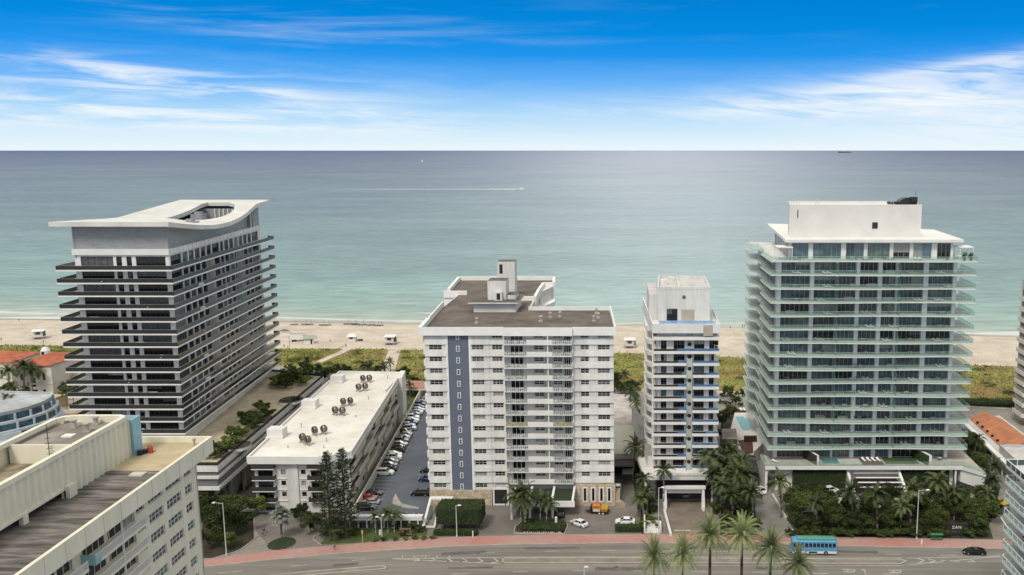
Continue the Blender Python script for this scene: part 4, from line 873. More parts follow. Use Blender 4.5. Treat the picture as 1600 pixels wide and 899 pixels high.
# ================================================================ B3 white five-storey condominium
def condo():
    t=thing('condominium','long white five-storey condominium with flat white roof and staggered side balconies','building',(-85,240,0))
    W=Wins(); wall=MB(); ZR=14.4; zs=[.3+2.75*k for k in range(5)]
    P0=(-91.9,204.6);P1=(-75.2,204.6);P2=(-70.3,208.0);P3=(-78.3,284);P4=(-98.0,285.6)
    F=Fr(P0,P1)
    wall.prism([(P0[0]+.4,P0[1]+.4),(P1[0],P1[1]+.4),(P2[0]-1.6,P2[1]+1.5),(P3[0]-1.6,P3[1]),(P4[0]+.2,P4[1])],0,13.3,0)
    rows=[]
    for k,z in enumerate(zs):
        ops=[(.7,4.3),(6.2,7.3),(11.0,12.1),(13.4,16.1)]
        if k==0: ops=[(2.0,4.4),(11.0,12.1)]
        rows.append((z+.15,z+1.0,[(a,b) for a,b in ops if b-a>2])); rows.append((z+1.0,z+2.15,ops))
        for a,b in ops:
            if b-a>2: W.add(F,a,b,z+.15,z+2.15,3,1,g=1,v=-.24)
            else: W.add(F,a,b,z+1.0,z+2.15,1,1,g=1,v=-.2)
    facade(wall,F,F.L,0,13.3,rows,.35)
    wall.fb(F,7.9,10.4,0,.35,0,13.3,0)
    Fc=Fr(P1,P2); wall.fb(Fc,0,Fc.L,-.4,0,0,13.3,0)
    G=Fr(P2,P3)
    wall.fb(G,0,G.L,-.5,.0,0,3.2,1)
    wall.build('wall',[WHITE,CREAM],t)
    for k in range(1,5):
        z=zs[k]
        for a,b,nm in ((-.3,5.1,0),(12.9,16.6,0)):
            m=MB(); m.fb(F,a,b,-.9,1.3,z-.2,z,0); bo=m.build('balcony',[WHITE2],t)
            r=MB(); r.fb(F,a+.03,b-.03,1.2,1.27,z+.02,z+1.05,0); r.fb(F,a+.03,a+.09,-.3,1.19,z+.02,z+1.05,0); r.fb(F,b-.09,b-.03,.02,1.19,z+.02,z+1.05,0); r.build('railing',[mat('bronze_rail',(.045,.042,.036),.5,.1)],bo)
        for a,b in ((5.2,7.6),(10.6,12.8)):
            m=MB(); m.fb(F,a,b,.0,.18,z-.15,z+.05,0); m.build('ledge',[WHITE2],t)
    # staggered flank balconies
    for k in range(1,5):
        z=zs[k]; u=1.0+(3.0*k)%9; i=0
        m=MB(); m.fb(G,0,G.L-5,-1.2,.1,z-.22,z,0); 
        while u<G.L-11:
            L_=12.6; o=.0 if (i+k)%2 else .6
            hh=1.15 if (i+k)%2 else .9; m.fb(G,u,u+L_,o,o+.18,z-.4,z+hh,0); m.fb(G,u,u+L_,-.3,o,z-.4,z-.2,0); m.fb(G,u+L_,u+L_+.25,-1.0,o+.1,z-.2,z+(2.3 if i%2 else 1.2),0)
            for a,b in ((u+.8,u+4.2),(u+4.8,u+8.2),(u+8.8,u+12)): W.add(G,a,b,z+.05,z+2.2,2,1,g=1,v=-1.02)
            u+=L_+.3; i+=1
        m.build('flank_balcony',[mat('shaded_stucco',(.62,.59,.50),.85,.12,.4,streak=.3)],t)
    for a in (6,14,20,30,41,52,60): W.add(G,a,a+1.3,1.4,2.7,1,1,g=1,v=.04)
    rb=MB(); R0=[(-93.0,203.2),(-75.1,203.0),(-69.4,207.1),(-77.8,285.2),(-98.8,286.6)]
    rb.prism(R0,13.0,13.9,0,1); rb.ring(R0,13.9,14.45,.45,0); rb.prism([(p[0]*.998,p[1]) for p in R0],12.6,13.0,0)
    # big white end frame
    rb.prism([(-77.4,277),(-75.6,277),(-77.0,286.5),(-78.6,286.5)],0,14.5,0); rb.prism([(-77.5,262),(-76.6,262),(-77.0,277),(-78.2,277)],12.6,14.5,0)
    ro=rb.build('roof',[WHITE2,mat('white_roof_coat',(.76,.74,.68),.8,.07,.12,col2=(.64,.61,.53),fine=.05,fscale=.8)],t)
    for (px,py,w_,h_) in ((272/3.747+360,462/3.747+560,2.0,2.4),(466/3.747+360,290/3.747+560,2.0,2.3),(628/3.747+360,140/3.747+560,1.9,2.2)):
        c=at(px,py,13.9); m=MB(); m.box(c.x-w_,c.x+w_,c.y-1.2,c.y+2.0,13.9,13.9+h_); m.box(c.x-w_-.2,c.x+w_+.2,c.y-1.8,c.y-1.2,13.9,14.5); m.build('stair_head',[WHITE2],ro)
    W.done(t,WMD,cap=98)
    for i,(px,py) in enumerate(((506,700),(510,690),(471,668),(556,652),(576,624),(606,592),(450,700),(520,640))):
        c=at(px,py,13.95); m=MB(); m.tube((c.x,c.y,13.9),(c.x,c.y,14.5+.25*(i%3)),.12,n=7); m.tube((c.x,c.y,14.5+.25*(i%3)),(c.x,c.y,14.6+.25*(i%3)),.18,n=7)
        one('roof_pipe',m,[mat('galvanised_metal',(.42,.39,.35),.6)],'short vent pipe, %s of those on the white condominium roof'%NTH[i],'vent pipe',group='vent pipes on the white condominium roof')
    # condensers : round fan units on frames
    fanm=[mat('condenser_casing',(.15,.13,.11),.6,.2,2),mat('fan_blade_dark',(.03,.025,.022),.6,0),mat('galvanised_metal',(.42,.39,.35),.6)]
    proto=None
    mb=MB(); 
    n=20
    for i in range(n):
        a=2*math.pi*i/n; b=2*math.pi*(i+1)/n
        for r0,r1,y0,y1 in ((.80,.95,-.35,.35),):
            c0,s0,c1,s1=math.cos(a),math.sin(a),math.cos(b),math.sin(b)
            mb.hexa([(r0*c0,y0,1.5+r0*s0),(r1*c0,y0,1.5+r1*s0),(r1*c0,y1,1.5+r1*s0),(r0*c0,y1,1.5+r0*s0),(r0*c1,y0,1.5+r0*s1),(r1*c1,y0,1.5+r1*s1),(r1*c1,y1,1.5+r1*s1),(r0*c1,y1,1.5+r0*s1)],0)
    mb.tube((0,-.1,1.5),(0,.1,1.5),.22,n=10,m=0)
    disc=MB()
    for i in range(5):
        a=2*math.pi*i/5; disc.hexa([(.2*math.cos(a),-.05,1.5+.2*math.sin(a)),(.75*math.cos(a-.25),-.12,1.5+.75*math.sin(a-.25)),(.75*math.cos(a+.25),.05,1.5+.75*math.sin(a+.25)),(.2*math.cos(a+.6),0,1.5+.2*math.sin(a+.6)),(.2*math.cos(a),0,1.5+.2*math.sin(a)),(.75*math.cos(a-.25),-.06,1.5+.75*math.sin(a-.25)),(.75*math.cos(a+.25),.1,1.5+.75*math.sin(a+.25)),(.2*math.cos(a+.6),.05,1.5+.2*math.sin(a+.6))],0)
    fr=MB(); fr.box(-.7,.7,-.04,.04,.3,.38)
    for x in (-.7,.7): fr.box(x-.06,x+.06,-.5,.5,0,.12); fr.box(x-.05,x+.05,-.05,.05,.1,1.0); fr.hexa([(x-.04,-.5,0),(x+.04,-.5,0),(x+.04,-.4,0),(x-.04,-.4,0),(x-.04,-.1,1.0),(x+.04,-.1,1.0),(x+.04,0,1.0),(x-.04,0,1.0)])
    root=thing('air_condenser','round rusty rooftop condenser fan','condenser',(0,0,0),local=True)
    mb.build('casing',[fanm[0]],root); disc.build('fan',[fanm[1]],root); fr.build('stand',[fanm[2]],root)
    spots=[(777,128),(814,126),(752,180),(790,175),(662,266),(703,262),(615,318),(657,320),(495,438),(549,430),(424,480),(455,494)]
    gp=['far','far','far','far','middle','middle','middle','middle','near','near','near','near']
    ps=['back left','back right','front left','front right']
    for i,(a,b) in enumerate(spots):
        c=at(a/3.747+360,b/3.747+560+4,13.95); place(root,c.x,c.y,13.95,-.55+R.uniform(-.1,.1),'round rusty condenser fan on the white roof, %s one of the %s cluster'%(ps[i%4],gp[i]),'condenser fans on the white condominium roof',s=1.0)
condo()

# ================================================================ F1 foreground cream block
def fore_left():
    XF[0]=lambda p:(p[0]+(128.5-p[1])*.030,p[1],p[2])
    t=thing('foreground_block','cream apartment block in the left foreground with ribbed penthouse wall and dark roof','building',(-80,105,0))
    W=Wins(); wall=MB(); FCR=mat('warm_cream_paint',(.74,.70,.55),.85,.07,.5,streak=.2,fine=.02)
    X=-65.9; Yn,Yf=70.0,127.5
    G=Fr((X,Yn),(X,Yf))  # travelling +y, outward +x
    zt=42.0
    wall.box(-120,X-.4,Yn,Yf-.4,0,42.4,0)
    rows=[]
    zk=[38.4-2.8*k for k in range(13)]
    ops=[(55.7,53.6,2),(52.4,48.3,4),(47.3,43.5,4),(42.5,40.5,2)]
    small=[]
    for k,z in sorted(enumerate(zk),key=lambda q:q[1]):
        o=[(min(a,b),max(a,b)) for a,b,_ in ops]
        rows.append((z+.1,z+.85,[(15.5,26.5),(28.5,40.0)])); rows.append((z+.85,z+2.25,sorted(o+[(28.5,40.0),(15.5,26.5)])))
        for (a,b),(_,_,n) in zip(o,ops): W.add(G,a,b,z+.85,z+2.25,n,2,g=R.choice([1,2,2,5]),v=-.25,fr=.09)
        for a,b in ((28.5,33.5),(34.5,40.0),(15.5,20.5),(21.5,26.5)): W.add(G,a,b,z+.1,z+2.25,4,1,g=R.choice([1,1,1,2]),v=-.33,fr=.09)
    facade(wall,G,G.L,0,42.4,rows,.4)
    wall.fb(Fr((X,Yf),(-120,Yf)),.0,54,-.4,0,0,42.4,0)
    for j,(a,b) in enumerate(((43.2,47.5),(48.2,52.5),(53.2,55.8))):
        for i in range(int((b-a)/.9)): W.add(G,a+i*.9,a+i*.9+.7,40.95,41.3,1,1,g=1,v=.03,fr=.03)
    wall.build('wall',[FCR],t)
    # fascia with overhang
    fs=MB(); X2=X+2.2
    fs.box(X2-.45,X2,Yn,Yf+1.1,41.5,43.9,0); fs.box(-74.5,X2-.45,Yf+.7,Yf+1.1,41.5,43.9,0); fs.box(-120,X2-.45,Yn,Yf+.7,42.42,42.9,0)
    for i in range(16): y=Yn+3.7*i; fs.box(X2,X2+.02,y,y+.05,41.5,43.9,1)
    fs.build('parapet',[FCR,mat('joint_line',(.45,.43,.34),.9,0)],t)
    # balconies with light blue end panels
    for k,z in enumerate(zk[:8]):
        for a,b in ((28.2,40.2),(15.2,26.8)):
            m=MB(); m.fb(G,a,b,-.9,1.7,z-.18,z,0); bo=m.build('balcony',[FCR],t)
            r=MB(); r.fb(G,a,b,1.6,1.68,z+.02,z+.12,0); r.fb(G,a,b,1.58,1.7,z+1.0,z+1.08,0)
            n=int((b-a)/.22)
            for i in range(n+1): r.fb(G,a+i*(b-a-.06)/n,a+i*(b-a-.06)/n+.06,1.6,1.66,z+.12,z+1.0,0)
            r.fb(G,a+(b-a)/2-.06,a+(b-a)/2+.06,1.5,1.7,z,z+2.6,0)
            r.build('railing',[WHITE2],bo)
            e=MB(); e.fb(G,a-.08,a,-.02,1.7,z-.15,z+1.1,0); e.fb(G,a,a+1.2,1.69,1.74,z-.15,z+1.05,0); e.build('end_panel',[mat('pale_blue_panel',(.28,.47,.50),.7,.12,.5)],bo)
    # roof surfaces
    rd=MB(); rd.box(-120,X2-.45,Yn,116.4,42.92,43.0,0); rd.build('roof',[mat('weathered_bitumen_roof',(.185,.165,.145),.9,.45,1.1,col2=(.06,.055,.052),fine=.25,fscale=3.2,sv=(.16,1,1))],t)
    m=MB(); m.box(-74.4,X2-.45,116.42,Yf+.7,42.92,43.02,0); m.build('roof_deck',[mat('yellow_sand_roof',(.47,.39,.24),.9,.16,.25,fine=.05)],t)
    m=MB(); m.box(-68.6,-66.8,114.2,115.6,43.0,43.2,0); m.build('roof_hatch',[mat('pale_hatch',(.50,.48,.42),.8,.1)],t)
    # penthouse with ribbed wall
    ph=MB(); xw=-72.4; y0,y1=Yn,122.3; z0,z1=42.4,48.9
    ph.box(-81.5,xw-.5,110.7,y1-.4,44.3,48.0,0); ph.box(-81.5,xw-.5,y0,110.6,44.3,46.0,0); ph.box(-81.5,xw-2.5,y0,y1-.4,42.95,44.3,1)
    Gw=Fr((xw,y0),(xw,y1)); Gn=Fr((xw,y1),(-81.9,y1))
    rib=MB(); ut=Gw.L; p=1.25
    i=0; u=0
    while u<ut-.1:
        zz0=42.9 if u>37.5 else 44.3
        a=u; b=min(ut,u+p)
        q=[(a,0),(a+p*.25,.0),(a+p*.45,-.28),(a+p*.8,-.28),(b,0)]
        for (ua,va),(ub,vb) in zip(q,q[1:]): rib.hexa([Gw(ua,va,zz0),Gw(ub,vb,zz0),Gw(ub,-.5,zz0),Gw(ua,-.5,zz0),Gw(ua,va,48.5),Gw(ub,vb,48.5),Gw(ub,-.5,48.5),Gw(ua,-.5,48.5)],0)
        u+=p
    rib.fb(Gn,.5,Gn.L-.2,-.5,0,42.9,48.5,0); q=Fr((-82.0,y0),(-82.0,y1)); rib.fb(q,0,q.L,-.4,0,42.9,48.5,0)
    rib.fb(Gw,0,37.4,-.5,.06,44.05,44.4,0)
    # rounded coping
    pts=[(xw+.12,y0),(xw+.12,y1-1.2),(xw-.25,y1-.35),(xw-1.1,y1+.12),(-79.4,y1+.12),(-81.2,y1-.5),(-82.0,y1-1.8),(-82.2,y0)]
    rib.ring([(p[0],p[1]) for p in pts],48.5,49.1,.62,0)
    for yy in (84,91.5,98.5,106.6): rib.box(xw-.45,xw+.1,yy,yy+.9,42.9,44.35,0)
    rib.box(xw-.1,xw+.6,106.6,108.2,42.95,44.6,0)
    rib.build('ribbed_wall',[FCR],t); ph.build('penthouse',[FCR,DARK],t)
    m=MB(); m.prism([(xw-.5,110.9),(-81.6,110.9),(-81.6,y1-2.2),(-81,y1-.9),(-79.6,y1-.5),(xw-1.2,y1-.5),(xw-.5,y1-1.3)],48.02,48.12,0); m.build('penthouse_roof',[mat('grey_stained_roof',(.30,.27,.225),.9,.3,.2,col2=(.18,.16,.14),fine=.08)],t)
    m=MB(); m.box(-81.6,xw-.5,110.6,110.9,46.0,48.6); m.build('roof_divider',[FCR],t)
    m=MB(); m.box(-81.6,xw-.5,Yn,110.58,46.02,46.12); m.build('lower_roof',[mat('tan_roof_well',(.38,.32,.20),.9,.35,.3,col2=(.15,.13,.10))],t)
    # stair tower
    m=MB(); m.box(-74.6,-72.1,y1+.3,y1+2.4,42.9,47.9,0); m.ring([(-74.6,y1+.3),(-72.1,y1+.3),(-72.1,y1+2.4),(-74.6,y1+2.4)],47.9,48.3,.25,0); m.box(-74.3,-72.4,y1+.6,y1+2.1,47.88,47.95,1); m.build('stair_tower',[mat('sky_blue_paint',(.30,.50,.56),.8,.08,.4),GREYP],t)
    W.done(t,WM,cap=98)
    # loose things up there
    m=MB(); m.tube((-71.5,y1+.5,43.02),(-71.5,y1+.5,43.7),.42,.38,10); m.tube((-71.2,y1+1.2,43.02),(-71.2,y1+1.2,43.6),.4,n=10); m.box(-71.8,-71.2,y1+.6,y1+1.0,43.02,43.5); one('black_bin',m,[BLACKM],'black bins beside the light blue stair tower on the roof','bin')
    m=MB(); m.tube((-70.6,y1+1.6,43.1),(-70.6,y1+1.6,43.8),.38,n=10); m.tube((-70.6,y1+1.6,43.8),(-70.6,y1+1.6,44.1),.38,.18,10); m.tube((-70.3,y1+1.3,43.02),(-70.3,y1+1.3,43.6),.2,n=8); m.box(-71.0,-70.2,y1+1.2,y1+2.0,43.02,43.12); one('red_tank',m,[mat('red_tank_paint',(.45,.08,.05),.6,.15,2)],'small orange-red tank on the yellow roof deck','tank')
    for i,(x,y,h) in enumerate(((-75.6,117.6,.9),(-78.4,119.4,.8),(-76.2,120.8,.8))):
        m=MB(); m.box(x-.45,x+.45,y-.45,y+.45,48.12,48.3); m.tube((x,y,48.3),(x,y,48.3+h),.32,.32,12); m.tube((x,y,48.3+h),(x,y,48.45+h),.46,.46,12); one('roof_exhaust',m,[mat('galvanised_metal',(.42,.39,.35),.6)],['round exhaust vent in the middle of the grey penthouse roof','round exhaust vent beside the flat hatch on the grey penthouse roof','small exhaust vent by the far rim of the penthouse roof'][i],'vent')
    m=MB(); m.box(-77.6,-76.2,115.0,116.2,48.12,48.32); one('roof_hatch_cover',m,[WHITE2],'flat white hatch cover on the grey penthouse roof','hatch')
    m=MB(); m.tube((-76.2,110.2,46.1),(-76.2,110.2,51.4),.05,n=5); 
    for i in range(5): m.tube((-76.6,110.2,47.5+i*.7),(-75.8,110.2,47.6+i*.7),.035,n=4)
    one('antenna_mast',m,[BLACKM],'thin dark antenna mast beside the ribbed penthouse','antenna')
    m=MB(); m.tube((-65.6,126.8,43.0),(-65.6,126.8,43.9),.1,n=8); m.box(-65.75,-65.45,126.6,127.0,43.7,44.1); one('corner_vent_pipe',m,[GREYP],'short grey pipe at the far corner of the yellow roof deck','pipe')
fore_left(); XF[0]=None

# ================================================================ F2 right foreground balconies
def fore_right():
    t=thing('foreground_balcony_tower','pale tower edge in the right foreground with white framed glass balconies','building',(75,140,0))
    WT=mat('pale_blue_white_wall',(.55,.58,.58),.8,.08,.4)
    wall=MB(); wall.box(68.0,90,118,149.5,0,29.0,0); wall.build('wall',[WT],t); W=Wins()
    Gx=Fr((67.9,149),(67.9,120))
    zs=[31.6-2.93*k for k in range(10)]
    for k,z in enumerate(zs):
        if k==0: pass
        x0=63.9-.0*k+ .05*k; m=MB(); m.box(x0,68,134,150,z-.4,z,0); m.box(68,90,149.5,150,z-.4,z,0)
        bo=m.build('balcony',[WT],t)
        r=MB(); r.box(x0+.04,x0+.07,134,150,z+.08,z+1.05,0); r.box(x0+.08,68,149.92,149.95,z+.08,z+1.05,0); r.box(x0+.08,68,134.03,134.06,z+.08,z+1.05,0); r.build('glass_panel',[mat('smoked_glass',(.05,.07,.065),.1,.1,spec=.6) if k==0 else GR],bo)
        h=MB(); h.box(x0,x0+.12,134,150,z+1.05,z+1.17); h.box(x0,68,149.88,150,z+1.05,z+1.17); h.box(x0,68,134,134.12,z+1.05,z+1.17)
        for i in range(9): y=134+i*1.98; h.box(x0,x0+.12,y,y+.12,z,z+1.05)
        for i in range(3): x=x0+i*1.9; h.box(x,x+.12,149.88,150,z,z+1.05)
        h.box(x0,x0+.12,134,150,z,z+.09)
        h.build('rail_frame',[WHITE2],bo)
        if k>0:
            for u in (1,6,11,16): W.add(Gx,u+.0,u+4,z+.1,z+2.4,3,1,g=R.choice([1,4,5]),v=.05)
    W.done(t,WM)
    for k in (1,2,4,7):
        z=zs[k]; m=MB(); c=(66.0,143.8+k*.3)
        m.tube((c[0],c[1],z+.7),(c[0],c[1],z+.75),.55,n=14); m.tube((c[0],c[1],z),(c[0],c[1],z+.7),.05,n=6); m.tube((c[0],c[1],z),(c[0],c[1],z+.05),.3,n=10)
        one('balcony_table',m,[mat('pale_table',(.5,.5,.48),.4) if k==2 else BLACKM],'%s table on the %s balcony of the right foreground tower'%({1:'dark round',2:'pale round',4:'dark round',7:'dark round'}[k],ORD[k]),'table')
fore_right()

# ================================================================ T6 far right tower edge
def far_right():
    t=thing('beach_tower','beige tower at the right edge with scalloped balconies','building',(135,280,0))
    WL=mat('beige_pink_stucco',(.50,.43,.36),.85,.1,.3); wall=MB(); wall.box(123.0,160,270,285,0,45.0,0); wall.build('wall',[WL],t); W=Wins()
    for k in range(12):
        z=3.4+3.3*k; m=MB(); dx=1.2
        m.prism([(x+5.9,y+11.5) for x,y in ((113.4,259.5),(118.39,258.3),(118.39,268),(113.6,267))],z-.2,z,0); m.prism([(x+5.9,y+11.5) for x,y in ((113.4,259.5),(118.39,258.3),(118.39,258.5),(113.65,259.65),(113.8,266.9),(113.6,267))],z,z+1.05,0)
        bo=m.build('balcony',[mat('pale_beige',(.66,.62,.55),.85,.06)],t)
        G=Fr((123.0,284.8),(123.0,270.2)); W.add(G,8,14,z+.1,z+2.4,3,1,g=1,v=.05); W.add(G,1,6,z+.4,z+2.2,3,1,g=2,v=.05)
    W.done(t,WMD)
far_right()
# ================================================================ smaller buildings
TILE=mat('red_roof_tile',(.42,.13,.06),.85,.25,.5,col2=(.30,.085,.045),fine=.15,fscale=3)
TILEO=mat('orange_roof_tile',(.48,.19,.075),.85,.25,.35,col2=(.34,.135,.07),fine=.15,fscale=2.5)
def hip(mb,x0,x1,y0,y1,z0,z1,ov=.6,m=0):
    x0-=ov;x1+=ov;y0-=ov;y1+=ov; cx_,cy_=(x0+x1)/2,(y0+y1)/2; w_,d_=x1-x0,y1-y0
    if w_>d_: a=(x0+d_/2,cy_,z1); b=(x1-d_/2,cy_,z1); F4=[[(x0,y0,z0),(x1,y0,z0),b,a],[(x1,y1,z0),(x0,y1,z0),a,b],[(x1,y0,z0),(x1,y1,z0),b],[(x0,y1,z0),(x0,y0,z0),a]]
    else: a=(cx_,y0+w_/2,z1); b=(cx_,y1-w_/2,z1); F4=[[(x0,y0,z0),(x1,y0,z0),a],[(x1,y1,z0),(x0,y1,z0),b],[(x1,y0,z0),(x1,y1,z0),b,a],[(x0,y1,z0),(x0,y0,z0),a,b]]
    for f in F4: mb.face(f,m)
    mb.box(x0,x1,y0,y1,z0-.25,z0-.005,m)
def villa(x0,x1,y0,y1,h,label,rise=2.6,wins=()):
    t=thing('villa',label,'house',((x0+x1)/2,(y0+y1)/2,0)); w_=MB(); w_.box(x0,x1,y0+.2,y1,0,h,0); F=Fr((x0,y0),(x1,y0)); W=Wins()
    rows={}
    for a,b,za,zb in wins: rows.setdefault((za,zb),[]).append((a,b))
    for (za,zb),o in rows.items():
        for a,b in o: W.add(F,a,b,za,zb,1 if b-a<1.2 else 2,1,g=1,v=.05)
    w_.fb(F,0,F.L,-.2,0,0,h,0); w_.fb(F,0,F.L,0,.2,h*.40,h*.40+.3,0)
    w_.build('wall',[mat('villa_stucco',(.66,.62,.53),.85,.08,.4)],t); r=MB(); hip(r,x0,x1,y0,y1,h+.25,h+rise,.6); r.build('roof',[TILE],t); W.done(t,WMD); return t
villa(-219.5,-207,307,325,11.2,'white villa with red hip roof and tall dark windows beside the banded tower',2.4,((1.5,2.2,6,8.4),(9.4,10.1,6,8.4),(5.0,6.6,3.6,6.8),(5.4,6.2,8.6,9.8),(2.0,2.9,1,2.6),(9,9.9,1,2.6),(5,7,.1,2.6)))
villa(-252,-229,318,334,9.6,'long white villa with red hip roof at the left edge of the photo',2.8,((3,4,5,7),(9,10,5,7),(15,16,5,7),(19,20,5,7)))
villa(-206.9,-196,318,328,7.6,'low white wing with small red roof right of the tall windowed villa',1.6,((2,3,3,5),(6,7,3,5)))
m=MB(); c=(-224,330); m.tube((c[0],c[1],0),(c[0],c[1],11.5),1.6,n=14,m=0); m.tube((c[0],c[1],11.5),(c[0],c[1],12.6),1.6,.9,14,m=0); m.tube((c[0],c[1],12.6),(c[0],c[1],12.9),.9,.1,14,m=0); m.box(c[0]-.5,c[0]+.5,c[1]-1.62,c[1]-1.5,10,11.3,1)
one('chimney_turret',m,[WHITE2,DARK],'round white turret between the two red-roofed villas','turret')
m=MB(); a=at(90,655,3); m.hexa([(a.x,a.y,2.8),(a.x+11,a.y+1,2.8),(a.x+17,a.y+15,2.8),(a.x+8,a.y+14,2.8),(a.x,a.y,3.1),(a.x+11,a.y+1,3.1),(a.x+17,a.y+15,4.2),(a.x+8,a.y+14,4.2)]); 
for q in ((a.x+.5,a.y+.4),(a.x+10.5,a.y+1.2),(a.x+16,a.y+14),(a.x+8.2,a.y+13)): m.tube((q[0],q[1],0),(q[0],q[1],2.9),.12,n=6)
one('red_canopy',m,[TILE],'low red canopy roof at the foot of the banded tower','canopy')
m=MB(); a=at(64,668,0); m.prism([(a.x-2,a.y-8),(a.x+3,a.y-7),(a.x+8,a.y+3),(a.x+6,a.y+4)],0,1.1,0); one('red_planter_wall',m,[mat('red_paint',(.25,.07,.05),.8,.2)],'dark red curved kerb wall beside the blue-white crescent building','wall')
m=MB(); a=at(72,640,0); m.prism([(a.x-1,a.y-4),(a.x+3,a.y-3),(a.x+5,a.y+4),(a.x+0,a.y+4)],0,4.2,0); one('ochre_hut',m,[mat('ochre_wall',(.48,.38,.20),.85,.15)],'small ochre wall block at the end of crescent building','hut')
# crescent building
t=thing('crescent_building','curved blue and white low building with ribbon windows at the left edge','building',(-190,262,0))
c0=Vector((-205,268)); 
for k,z in enumerate((1.0,3.6,6.2)):
    m=MB(); w2=MB(); r0=20-1.0*k
    for i in range(16):
        a=math.radians(-75+7.2*i); b=math.radians(-75+7.2*(i+1))
        def P(r,q): return (c0.x+r*1.05*math.cos(q)+2,c0.y+r*1.25*math.sin(q)*.8)
        for (rr,za,zb,mm,mi) in ((r0+1.0,z-.45,z+.25,m,0),(r0,z+.25,z+2.15,w2,0)):
            p=[P(rr,a),P(rr,b),P(rr-3,b),P(rr-3,a)]; mm.hexa([(q[0],q[1],za) for q in p]+[(q[0],q[1],zb) for q in p],mi)
        if i%2==0: p=[P(r0+.35,a),P(r0+.35,a+.03),P(r0-.1,a+.03),P(r0-.1,a)]; m.hexa([(q[0],q[1],z+.25) for q in p]+[(q[0],q[1],z+2.15) for q in p],0)
        if i%4<2 and k==0: p=[P(r0+.3,a),P(r0+.3,b),P(r0-.1,b),P(r0-.1,a)]; m.hexa([(q[0],q[1],z+.25) for q in p]+[(q[0],q[1],z+2.15) for q in p],0)
    m.build('terrace',[mat('blue_white_trim',(.52,.58,.62),.7,.1)],t); w2.build('ribbon_window',[mat('ribbon_glass',(.06,.13,.17),.15,.4,.5)],t)
m=MB(); m.prism([(c0.x+17.5*1.05*math.cos(math.radians(-75+7.2*i))+2,c0.y+17.5*math.sin(math.radians(-75+7.2*i))) for i in range(17)]+[(c0.x-15,c0.y+14),(c0.x-15,c0.y-16)],8.2,8.8,0); m.ring([(c0.x+17.5*1.05*math.cos(math.radians(-75+7.2*i))+2,c0.y+17.5*math.sin(math.radians(-75+7.2*i))) for i in range(17)]+[(c0.x-15,c0.y+14),(c0.x-15,c0.y-16)],8.8,9.3,.5,0); m.build('roof',[mat('pale_blue_grey_roof',(.44,.46,.46),.9,.2,.3)],t)
m=MB()
# low building between stripe block and slim tower
t=thing('lane_annex','long low white annex with stained roof beside the lane','building',(-6,262,0))
m=MB(); m.prism([(-8.6,231),(-1.6,231),(-1.8,289),(-10.4,291)],0,5,0,0); m.ring([(-8.6,231),(-1.6,231),(-1.8,289),(-10.4,291)],5,5.5,.25,0); m.build('wall',[WHITE],t)
m=MB(); m.prism([(-8.3,231.3),(-1.9,231.3),(-2.0,258),(-9.0,258)],5.0,5.06,0); m.build('roof',[mat('cream_roof_coat',(.66,.63,.52),.9,.06,.4)],t)
m=MB(); m.prism([(-9.0,258.1),(-2.0,258.1),(-2.1,288.6),(-10,290.4)],5.0,5.08,0); m.build('stained_roof',[mat('patchy_roof',(.36,.30,.27),.9,.35,.35,col2=(.58,.54,.50),fine=.15,fscale=3)],t)
m=MB(); m.prism([(-8.7,226),(-1.4,226),(-1.5,230.9),(-8.7,230.9)],3.6,4.0,0); m.box(-8.5,-8.3,226,226.3,0,3.6); m.box(-1.8,-1.6,226,226.3,0,3.6); m.box(-8.5,-1.7,230.6,230.9,0,3.6,1); m.build('lane_canopy',[mat('brown_canopy',(.16,.14,.13),.9,.2),DARK],t)
# cage under the canopy and steps
m=MB(); 
for x in (-4.6,-1.9): m.box(x,x+.15,222.2,222.35,0,3.0); m.box(x,x+.15,226.4,226.55,0,3.0)
m.box(-4.6,-1.75,222.2,226.55,2.9,3.05); 
for i in range(9): m.box(-4.5+i*.32,-4.44+i*.32,222.24,222.3,0,2.9)
one('bin_cage',m,[mat('dark_grey_paint',(.09,.09,.09),.7,.1)],'dark cage enclosure at the end of the lane','cage')
m=MB()
for i in range(4): m.box(-5.9,-3.6-.35*i,207.5+.0*i,209.6,.35*i,.35*(i+1))
m.box(-5.9,-4.9,208.6,212,0,3.2); one('side_steps',m,[mat('sand_stone_step',(.42,.34,.25),.9,.2)],'sand coloured side steps at the right end of the stripe block','steps')
m=MB()
for i in range(7): m.box(.6,1.8,203+2.6*i,204.9+2.6*i,0,1.0+.12*(i%2))
one('stone_planter',m,[mat('stone_cladding',(.42,.34,.25),.9)],'row of pale stone blocks along the planted lane edge','planter')
